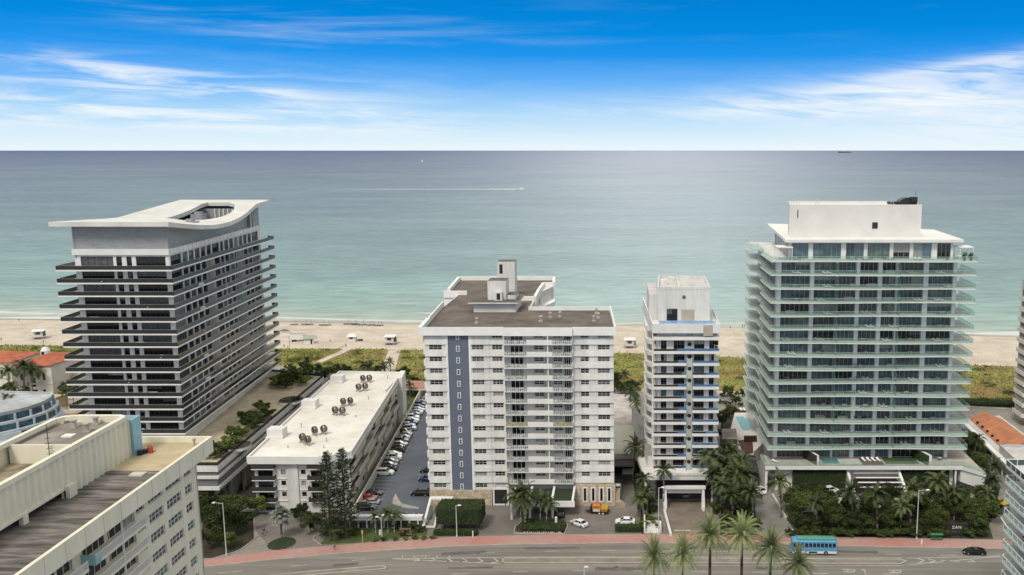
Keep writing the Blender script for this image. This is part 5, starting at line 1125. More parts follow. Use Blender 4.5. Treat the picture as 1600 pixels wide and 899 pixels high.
# pool deck building right of the slim tower
t=thing('pool_deck','raised white pool deck between the slim tower and wide glass tower','pool deck',(28,255,0))
a=[at(1134,700,4)[:2],at(1178,706,4)[:2],at(1195,690,4)[:2],at(1178,645,4)[:2],at(1148,645,4)[:2]]
a=[tuple(q) for q in a]
m=MB(); m.prism(a,0,4,0,1); m.build('deck',[WHITE,mat('pale_deck',(.66,.62,.56),.9,.08,.4)],t)
def sh(pts,z,name,mt): m=MB(); m.prism([tuple(at(p[0],p[1],z)[:2]) for p in pts],z-.03,z,0); return m.build(name,[mt],t)
sh([(1149,651),(1162,651),(1171,672),(1160,672)],4.06,'pool',mat('pool_water',(.12,.38,.42),.45,.15,.8,spec=.15)); sh([(1163,653),(1172,653),(1178,668),(1171,670)],4.06,'shallow_pool',mat('pool_pale_water',(.25,.44,.44),.45,.1,1,spec=.15))
sh([(1153,688),(1176,687),(1177,706),(1160,706)],4.05,'timber_deck',mat('red_timber',(.13,.05,.035),.8)); m=MB(); c=at(1168,690,4); m.box(c.x-1,c.x+2.6,c.y-.5,c.y+.5,4,5.6); m.build('bar_counter',[mat('dark_brown',(.05,.025,.02),.7)],t)
m=MB(); q=[at(1128,672,5.5),at(1150,672,5.5),at(1152,686,5.5),at(1128,686,5.5)]; m.prism([tuple(p[:2]) for p in q],0,5.4,2); m.prism([tuple(p[:2]) for p in q],5.4,5.9,0,1); m.build('pavilion',[WHITE2,mat('grey_stained_roof',(.30,.27,.225),.9),mat('brown_wall',(.14,.10,.08),.8)],t)
# white curved ramp roof below
m=MB(); q=[at(*p,3.2) for p in ((1162,710),(1180,712),(1186,740),(1170,736))]; m.prism([tuple(p[:2]) for p in q],2.7,3.2,0); 
for p in q: m.tube((p.x*.999,p.y,0),(p.x*.999,p.y,2.7),.15,n=6)
one('ramp_awning',m,[BLACKM],'dark curved awning over the ramp left of the glass tower driveway','awning')
# right: orange tiled building with long white wall
t=thing('tiled_roof_building','long low building with orange tiled roof and pale side wall','building',(104,245,0))
A1,A2,B2,B1=(99.8,266),(98.1,236),(109,236),(109,270)
m=MB(); m.prism([A1,A2,(112,236),(112,270)],0,4.3,0); m.prism([(98.4,235.9),(97.5,216),(114,216),(114,235.9)],0,5.8,0); m.ring([(98.4,235.9),(97.5,216),(114,216),(114,235.9)],5.8,6.4,.3,0)
m.build('wall',[mat('pale_grey_stucco',(.50,.50,.48),.85,.08,.4)],t)
m=MB(); m.prism([(98.8,235.5),(97.9,216.3),(113.7,216.3),(113.7,235.5)],5.8,5.86,0); m.build('flat_roof',[mat('pale_roof',(.55,.52,.49),.9)],t)
m=MB(); m.hexa([(101.3,266,4.32),(100.2,236.1,4.32),(104.7,236.1,6.6),(105.2,266,6.6),(101.3,266,4.5),(100.2,236.1,4.5),(104.7,236.1,6.8),(105.2,266,6.8)]); m.hexa([(105.2,266,6.6),(104.7,236.1,6.6),(111,236.1,4.32),(111,266,4.32),(105.2,266,6.8),(104.7,236.1,6.8),(111,236.1,4.5),(111,266,4.5)]); m.build('roof',[TILEO],t)
m=MB(); m.prism([(98.2,266.5),(95.9,216),(97.4,216),(99.7,266.5)],3.6,4.2,0); m.build('side_canopy',[WHITE2],t)
for i in range(6): m=MB(); y=222+8*i; x=96.5+.046*(y-216); m.tube((x,y,0),(x,y,3.6),.18,n=8); m.build('column',[WHITE2],t)
for i in range(6): m=MB(); y=239+4.2*i; x=100.3+.035*(y-229); m.box(x-.1,x+.5,y,y+.7,4.5,5.3); m.build('dormer_vent',[DARK],t)
# pink terrace behind the condominium
t=thing('beach_bar','low pink-red terrace roof between white condominium and stripe block','bar',(-81,312,0))
m=MB(); m.prism([tuple(at(*p,3)[:2]) for p in ((628,606),(672,606),(672,596),(632,594))],2.7,3.0,0); m.build('roof',[mat('pink_roof',(.40,.20,.16),.9,.15,.4)],t); m=MB(); m.prism([tuple(at(*p,2.6)[:2]) for p in ((628,609),(672,609),(672,602),(632,600))],2.2,2.65,0)
for i in range(6): x=-85+2.2*i; m.tube((x,309,0),(x,309,2.6),.1,n=6)
m.build('frame',[mat('cream_trim',(.56,.50,.38),.8)],t)
# boardwalk fence (right part)
m=MB(); a=at(1170,613,0); b=at(1620,634,0); d=b-a
for i in range(36): p=a+d*i/35; m.box(p.x-.08,p.x+.08,p.y-.08,p.y+.08,0,1.25)
q=Fr(a[:2],b[:2]); m.fb(q,0,q.L,-.05,.05,1.1,1.2); m.fb(q,0,q.L,-.05,.05,.55,.62); one('boardwalk_fence',m,[WHITE2],'long white post and rail fence along the beach walk','fence')
# ================================================================ vegetation
LF_TREE=leafmat('leaf_tree',(.020,.034,.010),(.11,.145,.038),.5)
LF_LIME=leafmat('leaf_light',(.05,.075,.015),(.21,.24,.055),.5)
LF_HEDGE=leafmat('leaf_hedge',(.020,.036,.010),(.075,.11,.030),.8)
LF_PALM=leafmat('leaf_palm',(.028,.042,.016),(.12,.15,.055),.4,.2)
LF_DATE=leafmat('leaf_date_palm',(.13,.165,.065),(.36,.41,.19),.5,.3)
LF_SILV=leafmat('leaf_silver',(.16,.18,.15),(.34,.36,.30),.7,.2)
LF_PINE=leafmat('leaf_pine',(.016,.028,.012),(.075,.10,.038),.6,.1)
LF_DUNE=leafmat('leaf_dune',(.045,.075,.015),(.26,.29,.05),.12,.3)
LF_DRY=leafmat('leaf_dry',(.20,.10,.04),(.33,.22,.12),.7,.2)
BARK=mat('bark',(.11,.085,.06),.95,.3,1.5,streak=.3); BARKP=mat('palm_trunk_bark',(.19,.165,.13),.95,.25,1.5,streak=4); BARKD=mat('dark_date_bark',(.055,.04,.03),.95,.3,2,streak=4); BARKR=mat('royal_palm_trunk',(.42,.40,.35),.85,.15,.8)
RV=random.Random(11)
def rvec(): 
    while True:
        v=Vector((RV.uniform(-1,1),RV.uniform(-1,1),RV.uniform(-1,1)))
        if .05<v.length<1: return v.normalized()
def leafquad(mb,p,s,m=0,flat=.5,n=None):
    n=n or rvec(); n=Vector((n.x,n.y,n.z+flat)).normalized(); a=n.orthogonal().normalized(); b=n.cross(a); t=RV.uniform(0,6.28)
    u=(a*math.cos(t)+b*math.sin(t))*s; v=(b*math.cos(t)-a*math.sin(t))*s*.55
    mb.face([p-u,p-v*.9+u*.1,p+u,p+v*.9+u*.1],m)
def crown(mb,cx_,cy_,cz,rx,ry,rz,n,ls,clumps=26,m=0,hole=.25):
    cs=[]
    for i in range(clumps):
        v=rvec(); r=RV.uniform(.45,1.0); cs.append((Vector((v.x*rx*r,v.y*ry*r,v.z*rz*r*.9)),RV.uniform(.20,.42)))
    per=n//clumps
    for c,r in cs:
        for _ in range(int(per*RV.uniform(.6,1.4))):
            v=rvec()*(RV.random()**.4)*r; p=Vector((cx_,cy_,cz))+c+Vector((v.x*rx,v.y*ry,v.z*rz*1.0)); leafquad(mb,p,ls*RV.uniform(.6,1.3),m,.6)
def tree_proto(label,rx,h,trunkh,leaf,n=4200,ls=.2,seed=0,rz=None,clumps=26,name='broadleaf_tree'):
    RV.seed(seed); t=thing(name,label,'tree',(0,0,0),local=True); rz=rz or (h-trunkh)/2
    tr=MB(); top=Vector((RV.uniform(-.3,.3),RV.uniform(-.3,.3),trunkh)); tr.tube((0,0,-.2),top,.055*h*.45,.035*h*.45,8)
    for i in range(7):
        a=i*.9+RV.random(); e=Vector((math.cos(a)*rx*.6,math.sin(a)*rx*.6,trunkh+rz*RV.uniform(.5,1.3))); mid=top.lerp(e,.5)+Vector((0,0,.3)); tr.tube(top,mid,.07*h*.16,.05*h*.16,6); tr.tube(mid,e,.05*h*.16,.02*h*.16,5)
    tr.build('trunk',[BARK],t,smooth=True)
    c=MB(); crown(c,0,0,trunkh+rz,rx,rx,rz,n,ls,clumps); c.build('crown',[leaf],t); return t
def frond(mb,base,az,el,L_,droop,n=16,w=.5,lw=.07,m=0,vshape=.35,hang=.3):
    """one feather frond"""
    p=Vector(base); d=Vector((math.cos(az)*math.cos(el),math.sin(az)*math.cos(el),math.sin(el))); side=Vector((-math.sin(az),math.cos(az),0)); seg=L_/n; pts=[p.copy()]
    for i in range(n):
        d=(d+Vector((0,0,-droop*(i+1)/n*1.9/n))).normalized(); p=p+d*seg; pts.append(p.copy())
        if i<2: continue
        s=i/n; ll=w*(math.sin(math.pi*min(1,s*.85+.12)))**.7
        upv=side.cross(d); upv=upv if upv.z>0 else -upv
        for sg in (-1,1):
            for q in (0,.5):
                b=pts[-2].lerp(pts[-1],q); tip=b+(side*sg*(1-.25*s)+d*(.45+.5*s)+upv*vshape*.5).normalized()*ll+Vector((0,0,-hang*ll*RV.uniform(.5,1.3)))
                wv=d*lw; mb.face([b-wv,b+wv,tip],m)
    for a,b in zip(pts[::3],pts[3::3]): mb.tube(a,b,.035,.025,3,m,caps=False)
def palm_proto(name,label,h,bark,leaf,r0,r1,nf=20,L_=3.2,lean=.5,seed=1,droop=1.6,w=.75,lw=.07,dry=0,shaft=False,elr=(-.35,1.25),hang=.45):
    RV.seed(seed); t=thing(name,label,'palm',(0,0,0),local=True); tr=MB(); pts=[]; a=RV.uniform(0,6.28)
    for i in range(6): s=i/5; pts.append(Vector((lean*math.cos(a)*s*s,lean*math.sin(a)*s*s,h*s)))
    for i in range(5): ra=r0+(r1-r0)*i/5; rb=r0+(r1-r0)*(i+1)/5; tr.tube(pts[i]-Vector((0,0,.2 if i==0 else 0)),pts[i+1],ra,rb,8)
    tr.build('trunk',[bark],t,smooth=True)
    top=pts[-1]; c=MB()
    if shaft: c.tube(top-Vector((0,0,1.3)),top,r1*1.25,r1*.8,8)
    for i in range(nf):
        az=i*2.399+RV.uniform(-.2,.2); s=i/(nf-1); el_=elr[0]+(elr[1]-elr[0])*s+RV.uniform(-.12,.12); frond(c,top,az,el_,L_*RV.uniform(.85,1.1),droop*RV.uniform(.7,1.2),14,w,lw,hang=hang)
    c.build('crown',[leaf],t)
    if dry:
        d=MB()
        for i in range(dry): frond(d,top-Vector((0,0,.2)),RV.uniform(0,6.28),-.5+RV.uniform(-.2,.2),L_*.5,1.0,10,w*.5,lw)
        d.build('dry_fronds',[LF_DRY],t)
    return t
coco=[palm_proto('coconut_palm','x',8.6,BARKP,LF_PALM,.2,.13,22,3.6,.7,s,1.9,.95,.10) for s in (3,5)]
coco2=[palm_proto('coconut_palm','x',6.2,BARKP,LF_PALM,.2,.14,20,3.3,.5,s,1.9,.9,.10) for s in (8,)]
royal=palm_proto('royal_palm','x',9.5,BARKR,LF_PALM,.24,.15,16,3.1,.1,4,1.8,.9,.10,shaft=True)
date=[palm_proto('date_palm','x',h,BARKD,LF_DATE,.3,.24,72,4.8,.15,s,1.3,.70,.066,dry=9,elr=(-.55,1.45),hang=.15) for s,h in ((21,15.5),(22,13.2),(23,11.6))]
silver=palm_proto('silver_fan_palm','x',5.2,BARKP,LF_SILV,.22,.18,44,2.3,.1,31,1.2,1.0,.16,elr=(-.6,1.45))
areca=palm_proto('areca_palm','x',4.6,BARKR,LF_PALM,.09,.07,16,2.4,.6,41,1.6,.7,.09)
G1='coconut palms in the dense planting before the wide glass tower'; G2='palms between the slim tower and wide glass tower'; G3='palms around the white villas'; G4='palms along the right driveway'
def putpalm(proto,px,py,h,label,group=None,s=1.0):
    hh={id(coco[0]):8.6,id(coco[1]):8.6,id(coco2[0]):6.2,id(royal):9.5,id(date[0]):15.5,id(date[1]):13.2,id(date[2]):11.6,id(silver):5.2,id(areca):4.6}[id(proto)]
    p=at(px,py,h); place(proto,p.x,p.y,0,RV.uniform(0,6.28),label,group,h/hh)
for i,(px,py,h,lb) in enumerate(((1222,752,9,'coconut palm at the left end of the planting beside the concrete driveway'),(1278,786,7.5,'low coconut palm behind the roof of the blue trolley bus'),(1334,768,8.5,'coconut palm left of the louvred garage entry'),(1373,772,9,'coconut palm right of the louvred garage entry'),(1425,764,9,'coconut palm just left of the tall street lamp'),(1470,753,9.5,'tall coconut palm below the right terrace corner'),(1408,790,7,'low coconut palm left of the lamp post, in front of its taller neighbour'),(1493,768,7.5,'coconut palm beside the white terrace corner block'))):
    putpalm(coco[i%2],px,py,h,lb,G1)
for i,(px,py,h,lb) in enumerate(((1113,714,11,'tall palm at the right corner of slim tower'),(1148,738,10,'palm in the middle of the strip right of the slim tower'),(1138,704,10,'palm behind the tall corner palm, beside the brown pavilion'),(1168,742,9.5,'palm right of the strip beside the ramp awning'),(1126,757,8,'low palm right of the brick driveway entrance'),(1178,770,8,'palm beside the white car on concrete driveway'),(1160,722,9,'palm just below the dark red timber deck'),(1145,772,7,'lowest palm in the strip right of the brick driveway'),(1118,742,9.2,'palm touching the right end of the entrance canopy'))):
    putpalm(coco[(i+1)%2],px,py,h,lb,G2)
putpalm(royal,1037,735,9.8,'royal palm with pale trunk left of the porte cochere'); putpalm(royal,1113,742,9.5,'royal palm with pale trunk right of the porte cochere')
putpalm(royal,1005,748,9.0,'royal palm with pale trunk at the lane corner left of the slim tower'); 
putpalm(coco[0],989,699,9.5,'dark palm standing in the lane beside the cream annex roof'); putpalm(coco2[0],1012,770,6.0,'small palm in the planted strip between lane and slim tower'); putpalm(coco2[0],1000,780,5.5,'small palm by the stone blocks of the planted lane strip')
for i,(px,py,h,lb) in enumerate(((984,612,8,'palm above the stained annex roof, behind the lane'),(975,585,7,'palm among the dune shrubs left of the slim tower'),(992,628,7,'palm at the far end of the lane beside slim tower'))): putpalm(coco[i%2],px,py,h,lb)
for i,(px,py,h,lb) in enumerate(((12,582,10,'palm at the left photo edge before the villa'),(34,574,11,'tallest palm beside the white villa wall'),(20,604,8,'palm in front of the leftmost villa, lower row'),(8,625,8,'palm leaning over the crescent building'),(47,580,10,'palm touching the left side of the tall windowed villa'),(102,612,6,'small palm right of the windowed villa, by the banded tower'),(112,600,7,'palm below the small red roof wing'))): putpalm(coco[i%2],px,py,h,lb,G3)
for i,(px,py,h,lb) in enumerate(((1549,752,7,'palm above the yellow vehicle'),(1556,728,7,'palm halfway along the planted right driveway edge'),(1524,686,7,'palm at the upper end of right driveway trees'),(1499,590,9,'palm behind the right balconies of the glass tower'),(1540,770,6,'palm beside the dark parked car at the right driveway'))): putpalm(coco[(i+1)%2],px,py,h,lb,G4)
for i,(px,py,h,lb) in enumerate(((563,585,6,'palm behind the far roof corner of the white condominium, left'),(575,574,6.5,'palm behind the white condominium roof, middle'),(610,565,5,'palm beside the wide sandy beach path'),(640,600,5,'palm beside the pink terrace roof'),(600,572,5.5,'palm between both beach paths'),(478,562,5,'palm at the dune edge above podium garden'),(525,575,6,'dark palm above the podium end wall'))): putpalm(coco2[0],px,py,h,lb,'palms behind the dunes')
for i,(px,py,k,lb) in enumerate(((1110,836,0,'tallest date palm of the street row, third from the left'),(1160,836,0,'tall date palm of the street row, fourth from the left'),(1204,857,1,'date palm of the street row, fifth from the left'),(1066,866,2,'date palm of the street row, second from the left'),(1023,871,2,'leftmost date palm of the street row'),(1249,881,2,'small rightmost date palm before the trolley bus'))):
    h=hat(py,157.); p=(px-CX)/FPX*(157*math.cos(TH)+(H-h)*math.sin(TH)); hh=(15.5,13.2,11.6)[k]; place(date[k],p,157,0,RV.uniform(0,6),lb,'date palms along the near side of the road',(1.0 if i<3 else .86,1.0 if i<3 else .86,h/hh))
putpalm(silver,438,806,5.4,'silvery fan palm on the oval island before the white condominium')
for i,(px,py,h,lb) in enumerate(((812,770,7.5,'leafy palm clump at the left of the canopy'),(820,782,6.2,'lower palm stem in front of the canopy left column'),(843,780,6,'palm with thin pale stems before the canopy middle'),(853,786,5.4,'low palm with thin pale stem right of the canopy middle'),(605,803,4.8,'small palm rising over the car park wall, left'),(615,806,4.2,'small palm rising over the car park wall, right'),(586,808,4,'small palm over the car park wall beside the black cars'))): putpalm(areca,px,py,h,lb,None,1)
place(areca,-27.8,199.0,0,1,'bushy palm left of the canopy palm clump',None,1.5)
tr=[tree_proto('x',3.4,6.4,1.8,LF_TREE,5200,.22,51),tree_proto('x',3.0,5.6,1.3,LF_TREE,4600,.2,52,clumps=20),tree_proto('x',3.6,7.2,2.4,LF_TREE,5200,.22,53,clumps=32)]
trl=tree_proto('x',2.6,4.8,1.2,LF_LIME,3800,.2,54)
shr=[tree_proto('x',1.7,2.3,.3,LF_TREE,1700,.17,61,clumps=14,name='shrub'),tree_proto('x',1.6,1.9,.2,LF_LIME,1500,.16,62,clumps=12,name='shrub')]
for o in shr: o['category']='shrub'
def put(proto,px,py,label,group=None,s=1.0):
    p=at(px,py,0); place(proto,p.x,p.y,0,RV.uniform(0,6.28),label,group,s)
T=[ # base pixel, proto, scale, label
 (345,842,2,1.25,'large tree behind the left street lamp'),(330,812,0,1.1,'tree against the right edge of the foreground block'),(382,832,1,.9,'tree at the left of the white condominium driveway'),(330,858,1,1.0,'tree at the lower left corner beside the pavement'),(365,815,0,1.0,'tree at the ramp left of the condominium'),(402,806,3,1.0,'light green tree at the left corner of the condominium'),(356,858,3,.8,'light green tree in front of the left street lamp tree'),
 (487,832,1,.9,'dark tree at the foot of the condominium, left of the tall pines'),(470,815,0,.62,'small tree beside the silvery fan palm'),
 ]
for px,py,k,s,lb in T: put((tr+[trl])[k],px,py,lb,'broadleaf trees',s)
GT='dense trees in front of the wide glass tower'
gi=0
rows_=[(1240,832,1528,11,.78,'front'),(1252,815,1535,9,.95,'middle'),(1245,797,1540,9,.85,'back')]
for x0,y,x1,n,s,rn in rows_:
    for i in range(n):
        px=x0+(x1-x0)*i/(n-1)+RV.uniform(-5,5); py=y+RV.uniform(-3,3)
        if rn=='front' and abs(px-1494)<17: px=1527
        put(tr[(gi*7)%3],px,py,'dark tree, %s from left, %s row of the dense planting'%(NTH[i],rn),GT,s*RV.uniform(.85,1.15)); gi+=1
for i in range(20):
    px=1236+15.5*i
    if 1475<px<1512: continue
    put(shr[0],px,838+RV.uniform(-1,1),'low dark shrub, %s from left before the dense trees'%NTH[i],'shrubs behind the pavement',RV.uniform(.8,1.15))
for i,(px,py) in enumerate(((1120,805),(1135,820),(1150,800),(1165,815),(1172,790),(1130,780),(1145,760),(1160,775),(1128,740),(1150,745),(1135,835),(1158,838),(1176,832),(1130,690),(1128,668),(1140,655))):
    put(tr[i%3],px,py,'dark tree, %s in the strip right of the slim tower'%NTH[[10,8,11,9,7,6,5,4,3,2,0,1,12,13,14,15].index(i) if i in [10,8,11,9,7,6,5,4,3,2,0,1,12,13,14,15] else i],'trees between the slim tower and wide glass tower',(.62 if py>800 else .8)*RV.uniform(.85,1.1))
for i,(px,py) in enumerate(((1551,800),(1542,785),(1549,775),(1536,760),(1542,745),(1528,735),(1533,718),(1520,712),(1516,698),(1508,690),(1525,770),(1534,790))):
    put(tr[(i+1)%3],px,py,'dark tree, %s counted upwards along the right driveway'%NTH[i],'trees along the right driveway',.72*RV.uniform(.85,1.15))
for i,(px,py) in enumerate(((1008,800),(1012,815),(1018,785),(1006,825),(1024,822),(1022,800),(1000,745),(994,700),(990,668))):
    put(shr[i%2] if i<6 else tr[1],px,py,'green shrub, %s in the strip left of the slim tower'%NTH[i],'planting left of the slim tower',1.0 if i<6 else .6)
for i,(px,py) in enumerate(((508,838),(535,840),(552,836),(575,820),(598,822),(620,824),(642,826),(655,832),(632,836))):
    put(shr[0],px,py,'dark shrub, %s from the left before the car park wall'%NTH[i],'shrubs before the car park wall',.8)
for i,px in enumerate((585,600,618,634,648,662,676)):
    put(shr[1],px,846.5-(px-585)*.04,'low yellow-green bush, %s from the left along the pavement'%NTH[i],'yellow-green bushes along the pavement',.55)
for i,(px,py,k,s) in enumerate(((15,618,1,.9),(50,618,0,.8),(65,612,1,.8),(40,608,1,.7),(102,620,0,.8),(118,616,1,.7),(96,628,1,.6),(28,640,0,.7),(125,604,1,.8),(40,625,2,.6))):
    put(tr[k],px,py,'dark garden tree, %s around the white villas'%NTH[i],'garden trees around the villas',s)
# band of sea grape behind the dunes
bi=0
for seg,(a,b,n) in {'left of the diagonal beach path':((438,588),(560,600),14),'right of the diagonal beach path':((570,592),(655,606),9),'between stripe block and slim tower':((958,612),(1002,622),6),'between slim tower and glass tower':((1124,630),(1166,634),5),'at the left edge of the dunes':((0,566),(104,575),9)}.items():
    for i in range(n):
        for r in range(2 if 'edge' not in seg else 1):
            px=a[0]+(b[0]-a[0])*(i+.5*r)/n; py=a[1]+(b[1]-a[1])*i/n-r*8+RV.uniform(-2,2)
            lb='dense shrub, %s in the %s row %s'%(NTH[i],('front','back')[r],seg); put([shr[0],tr[1],shr[1],tr[0]][RV.randint(0,3)] ,px,py,lb,'sea grape shrubs behind the dunes',RV.uniform(.55,.8) if True else 1)
# podium garden plants
pi=0
for px,py,s in ((345,715,1.1),(352,705,1.2),(362,698,1.1),(368,690,1.2),(378,683,1.0),(340,705,.9),(392,665,1.0),(400,658,1.1),(385,660,1.2),(395,672,1.1),(412,645,1.0),(405,640,.9),(420,652,.8),(440,600,1.4),(452,596,1.4),(464,598,1.3),(476,602,1.2),(433,606,1.2),(446,607,1.1),(470,592,1.1),(448,630,.5),(462,628,.5),(325,705,1.1),(330,716,.9)):
    p=at(px,py,13); RV2=shr[1 if pi%3 else 0]; place(RV2,p.x,p.y,13.0,RV.uniform(0,6),'leafy shrub, %s along the podium deck of banded tower'%NTH[pi],'shrubs on the podium deck',s*1.45); pi+=1
# hedges
def hedge(name,label,pts,h,z0=0,leaf=None,cat='hedge',n=30,trunks=0,ls=.16):
    leaf=leaf or LF_HEDGE; mb=MB(); mb.prism(pts,z0,z0+h-.1,1)
    P=[Vector(p) for p in pts]; area=0
    a=sum(pts[i][0]*pts[(i+1)%len(pts)][1]-pts[(i+1)%len(pts)][0]*pts[i][1] for i in range(len(pts))); 
    if a<0: P=P[::-1]
    for i in range(len(P)):
        A_,B_=P[i],P[(i+1)%len(P)]; L_=(B_-A_).length; nrm=Vector(((B_-A_).y,-(B_-A_).x)).normalized()
        for _ in range(int(L_*h*n)):
            q=A_.lerp(B_,RV.random())+nrm*RV.uniform(-.12,.16); z=z0+RV.random()*h; leafquad(mb,Vector((q.x,q.y,z)),ls*RV.uniform(.6,1.3),0,.1,Vector((nrm.x,nrm.y,0))*1.2+rvec())
    xs_=[p.x for p in P]; ys_=[p.y for p in P]; cnt=int((max(xs_)-min(xs_))*(max(ys_)-min(ys_))*n)
    for _ in range(cnt):
        q=Vector((RV.uniform(min(xs_),max(xs_)),RV.uniform(min(ys_),max(ys_)))); leafquad(mb,Vector((q.x,q.y,z0+h+RV.uniform(-.12,.12))),ls*RV.uniform(.6,1.3),0,1.2)
    return mb
CORE=mat('hedge_core',(.018,.028,.01),.95,0)
def hg(label,pts,h,z0=0,**k):
    mb=hedge('hedge',label,pts,h,z0,**k); return one('hedge',mb,[LF_HEDGE,CORE],label,'hedge')
def rect(x0,x1,y0,y1): return [(x0,y0),(x1,y0),(x1,y1),(x0,y1)]
hg('tall clipped hedge wall below the terrace, left of the louvred entry',rect(39.0,52.3,217.9,219.1),5.3)
hg('tall clipped hedge wall below the terrace, right of the louvred entry',rect(66.8,78.6,217.9,219.1),5.3)
hg('low dark hedge behind the white sedan at the lane entrance',rect(-5.6,.3,193.1,194.6),1.5)
hg('round-cornered hedge on the island before the canopy',[(-27.2,193.6),(-17.6,192.6),(-17.2,196.5),(-18.5,198.4),(-26.5,198.4)],1.1)
hg('low clipped hedge between the clipped tree and the pavement',rect(-46.5,-36.8,191.2,192.6),1.2)
hg('low dark hedge along the top of the front lawn',[(-73,195.2),(-54,196.4),(-54,197.4),(-73,196.4)],1.2)
a=at(1500,634,0); b=at(1600,640,0); hg('long clipped hedge behind the beach walk fence on the right',[(a.x,a.y),(b.x+8,b.y),(b.x+8,b.y+3.2),(a.x,a.y+3.2)],1.8)
t=thing('clipped_tree','wide box-clipped tree crown on several thin trunks beside the garage ramp','tree',(-41,196,0))
mb=hedge('c','',[(-46.4,193.6),(-45.9,193.0),(-36.6,193.0),(-36.1,193.6),(-36.1,198.6),(-36.9,199.3),(-45.6,199.3),(-46.4,198.6)],3.6,2.0,n=26); mb.build('crown',[LF_HEDGE,CORE],t)
for x in (-45,-43,-40.4,-38.2,-37): m=MB(); m.tube((x,195.5,0),(x+.2,195.7,2.2),.13,.1,7); m.build('trunk',[BARK],t)
# two tall pines
def pine(px,py,topy,rr,seed,label):
    RV.seed(seed); p=at(px,py,0); h=hat(topy,p.y); t=thing('pine_tree',label,'tree',(p.x,p.y,0),local=True); tk=MB(); tk.tube((0,0,-.2),(0,0,h*.97),.3,.05,8); c=MB()
    nb=190
    for i in range(nb):
        s=(i+.5)/nb; z=h*(.10+.89*s); az=i*2.399+RV.uniform(-.4,.4); rl=rr*(1-s)**.55*RV.uniform(.4,1.25)*(1 if s>.12 else .75)+.3; up=RV.uniform(.15,.75)
        d=Vector((math.cos(az),math.sin(az),up*.55)); e=Vector((0,0,z))+d*rl; tk.tube((0,0,z),e,.05,.015,4,caps=False)
        for j in range(int(70*rl/rr)+14):
            q=Vector((0,0,z))+d*rl*RV.uniform(.35,1.08); q+=rvec()*RV.uniform(.0,.42); leafquad(c,q,RV.uniform(.09,.22),0,.0,Vector((0,0,.2))+rvec())
    tk.build('trunk',[BARK],t); c.build('crown',[LF_PINE],t)
pine(517,846,705,3.4,71,'tall ragged pine left of its twin before the white condominium')
pine(541,842,700,3.6,72,'tall ragged pine right of its twin before the white condominium')
# dune vegetation: uncountable ground cover
RV.seed(99); mb=MB(); PATHS=[((495,568),(546,546)),((546,546),(560,536))]
pa=[at(498,569,0),at(516,563,0),at(530,556,0),at(538,550,0),at(548,543,0)]; pb=[at(604,592,0),at(612,566,0),at(617,548,0)]
def near_path(x,y):
    for P,wd in ((pa,3.2),(pb,4.0)):
        for a,b in zip(P,P[1:]):
            d=b-a; L2=d.x*d.x+d.y*d.y; t_=max(0,min(1,((x-a.x)*d.x+(y-a.y)*d.y)/L2)); 
            if math.hypot(x-a.x-d.x*t_,y-a.y-d.y*t_)<wd: return True
    return False
for i in range(52000):
    x=RV.uniform(-330,150); n0=dunen(x)+1; f0=dunef(x)+2.5; s=RV.random(); y=n0+(f0-n0)*s
    if near_path(x,y): continue
    g=math.sin(x*.11+1.3*math.sin(y*.13))*math.sin(y*.23+x*.04)
    if RV.random()<.28+.3*g: continue
    z=.03+1.17*(1-abs(2*(y-dunen(x))/(dunef(x)-dunen(x))-1)); leafquad(mb,Vector((x,y,z+RV.uniform(.05,.55))),RV.uniform(.22,.55),0,.9)
for i in range(260):
    x=RV.uniform(-330,150); y=dunen(x)+2+(dunef(x)-dunen(x)-4)*RV.random()**1.6
    if near_path(x,y): continue
    r=RV.uniform(.8,2.4)
    for _ in range(int(60*r)): v=rvec(); q=RV.random()**.5*r; leafquad(mb,Vector((x+v.x*q*1.6,y+v.y*q,.9+abs(v.z)*q*.45)),RV.uniform(.2,.4),1,.5)
mb2=mb
mb=MB()
for i in range(5200):
    x=RV.uniform(-330,150); n0=dunen(x)+1; f0=dunef(x)+2.5; y=n0+(f0-n0)*RV.random()
    g=math.sin(x*.07+2)*math.sin(y*.19+x*.02)
    if g<.15 or near_path(x,y): continue
    leafquad(mb,Vector((x,y,1.5+RV.uniform(-.5,.3))),RV.uniform(.18,.4),0,.9)
mb.build('dry_dune_grass',[LF_DRY],None,kind='stuff'); mb2.build('dune_vegetation',[LF_DUNE,LF_TREE],None,kind='stuff')
mb=MB()
for P,wd in ((pa,1.7),(pb,2.6)):
    for a,b in zip(P,P[1:]):
        d=(b-a).normalized(); n=Vector((-d.y,d.x,0))*wd
        for q in range(12):
            u=a.lerp(b,q/12); v=a.lerp(b,(q+1)/12); zz=lambda p:(lambda n_,f_,m_:.17+1.17*max(0,(p.y-n_)/(m_-n_)) if p.y<m_ else 1.37-1.17*min(1,(p.y-m_)/(f_+3-m_)))(dunen(p.x),dunef(p.x),(dunen(p.x)+dunef(p.x))/2)
            mb.face([(*(u-n)[:2],zz(u)),(*(u+n)[:2],zz(u)),(*(v+n)[:2],zz(v)),(*(v-n)[:2],zz(v))])
o=mb.build('sand_path',[SAND],None,kind='structure')
# rope fence along the diagonal path
mb=MB()
for a,b in zip(pa,pa[1:]):
    for q in range(7): p=a.lerp(b,q/7); mb.tube((p.x-1.8,p.y,.8),(p.x-1.8,p.y,2.2),.06,n=4)
one('path_posts',mb,[mat('weathered_wood',(.25,.19,.10),.9)],'row of low wooden posts along the diagonal sandy path','posts')
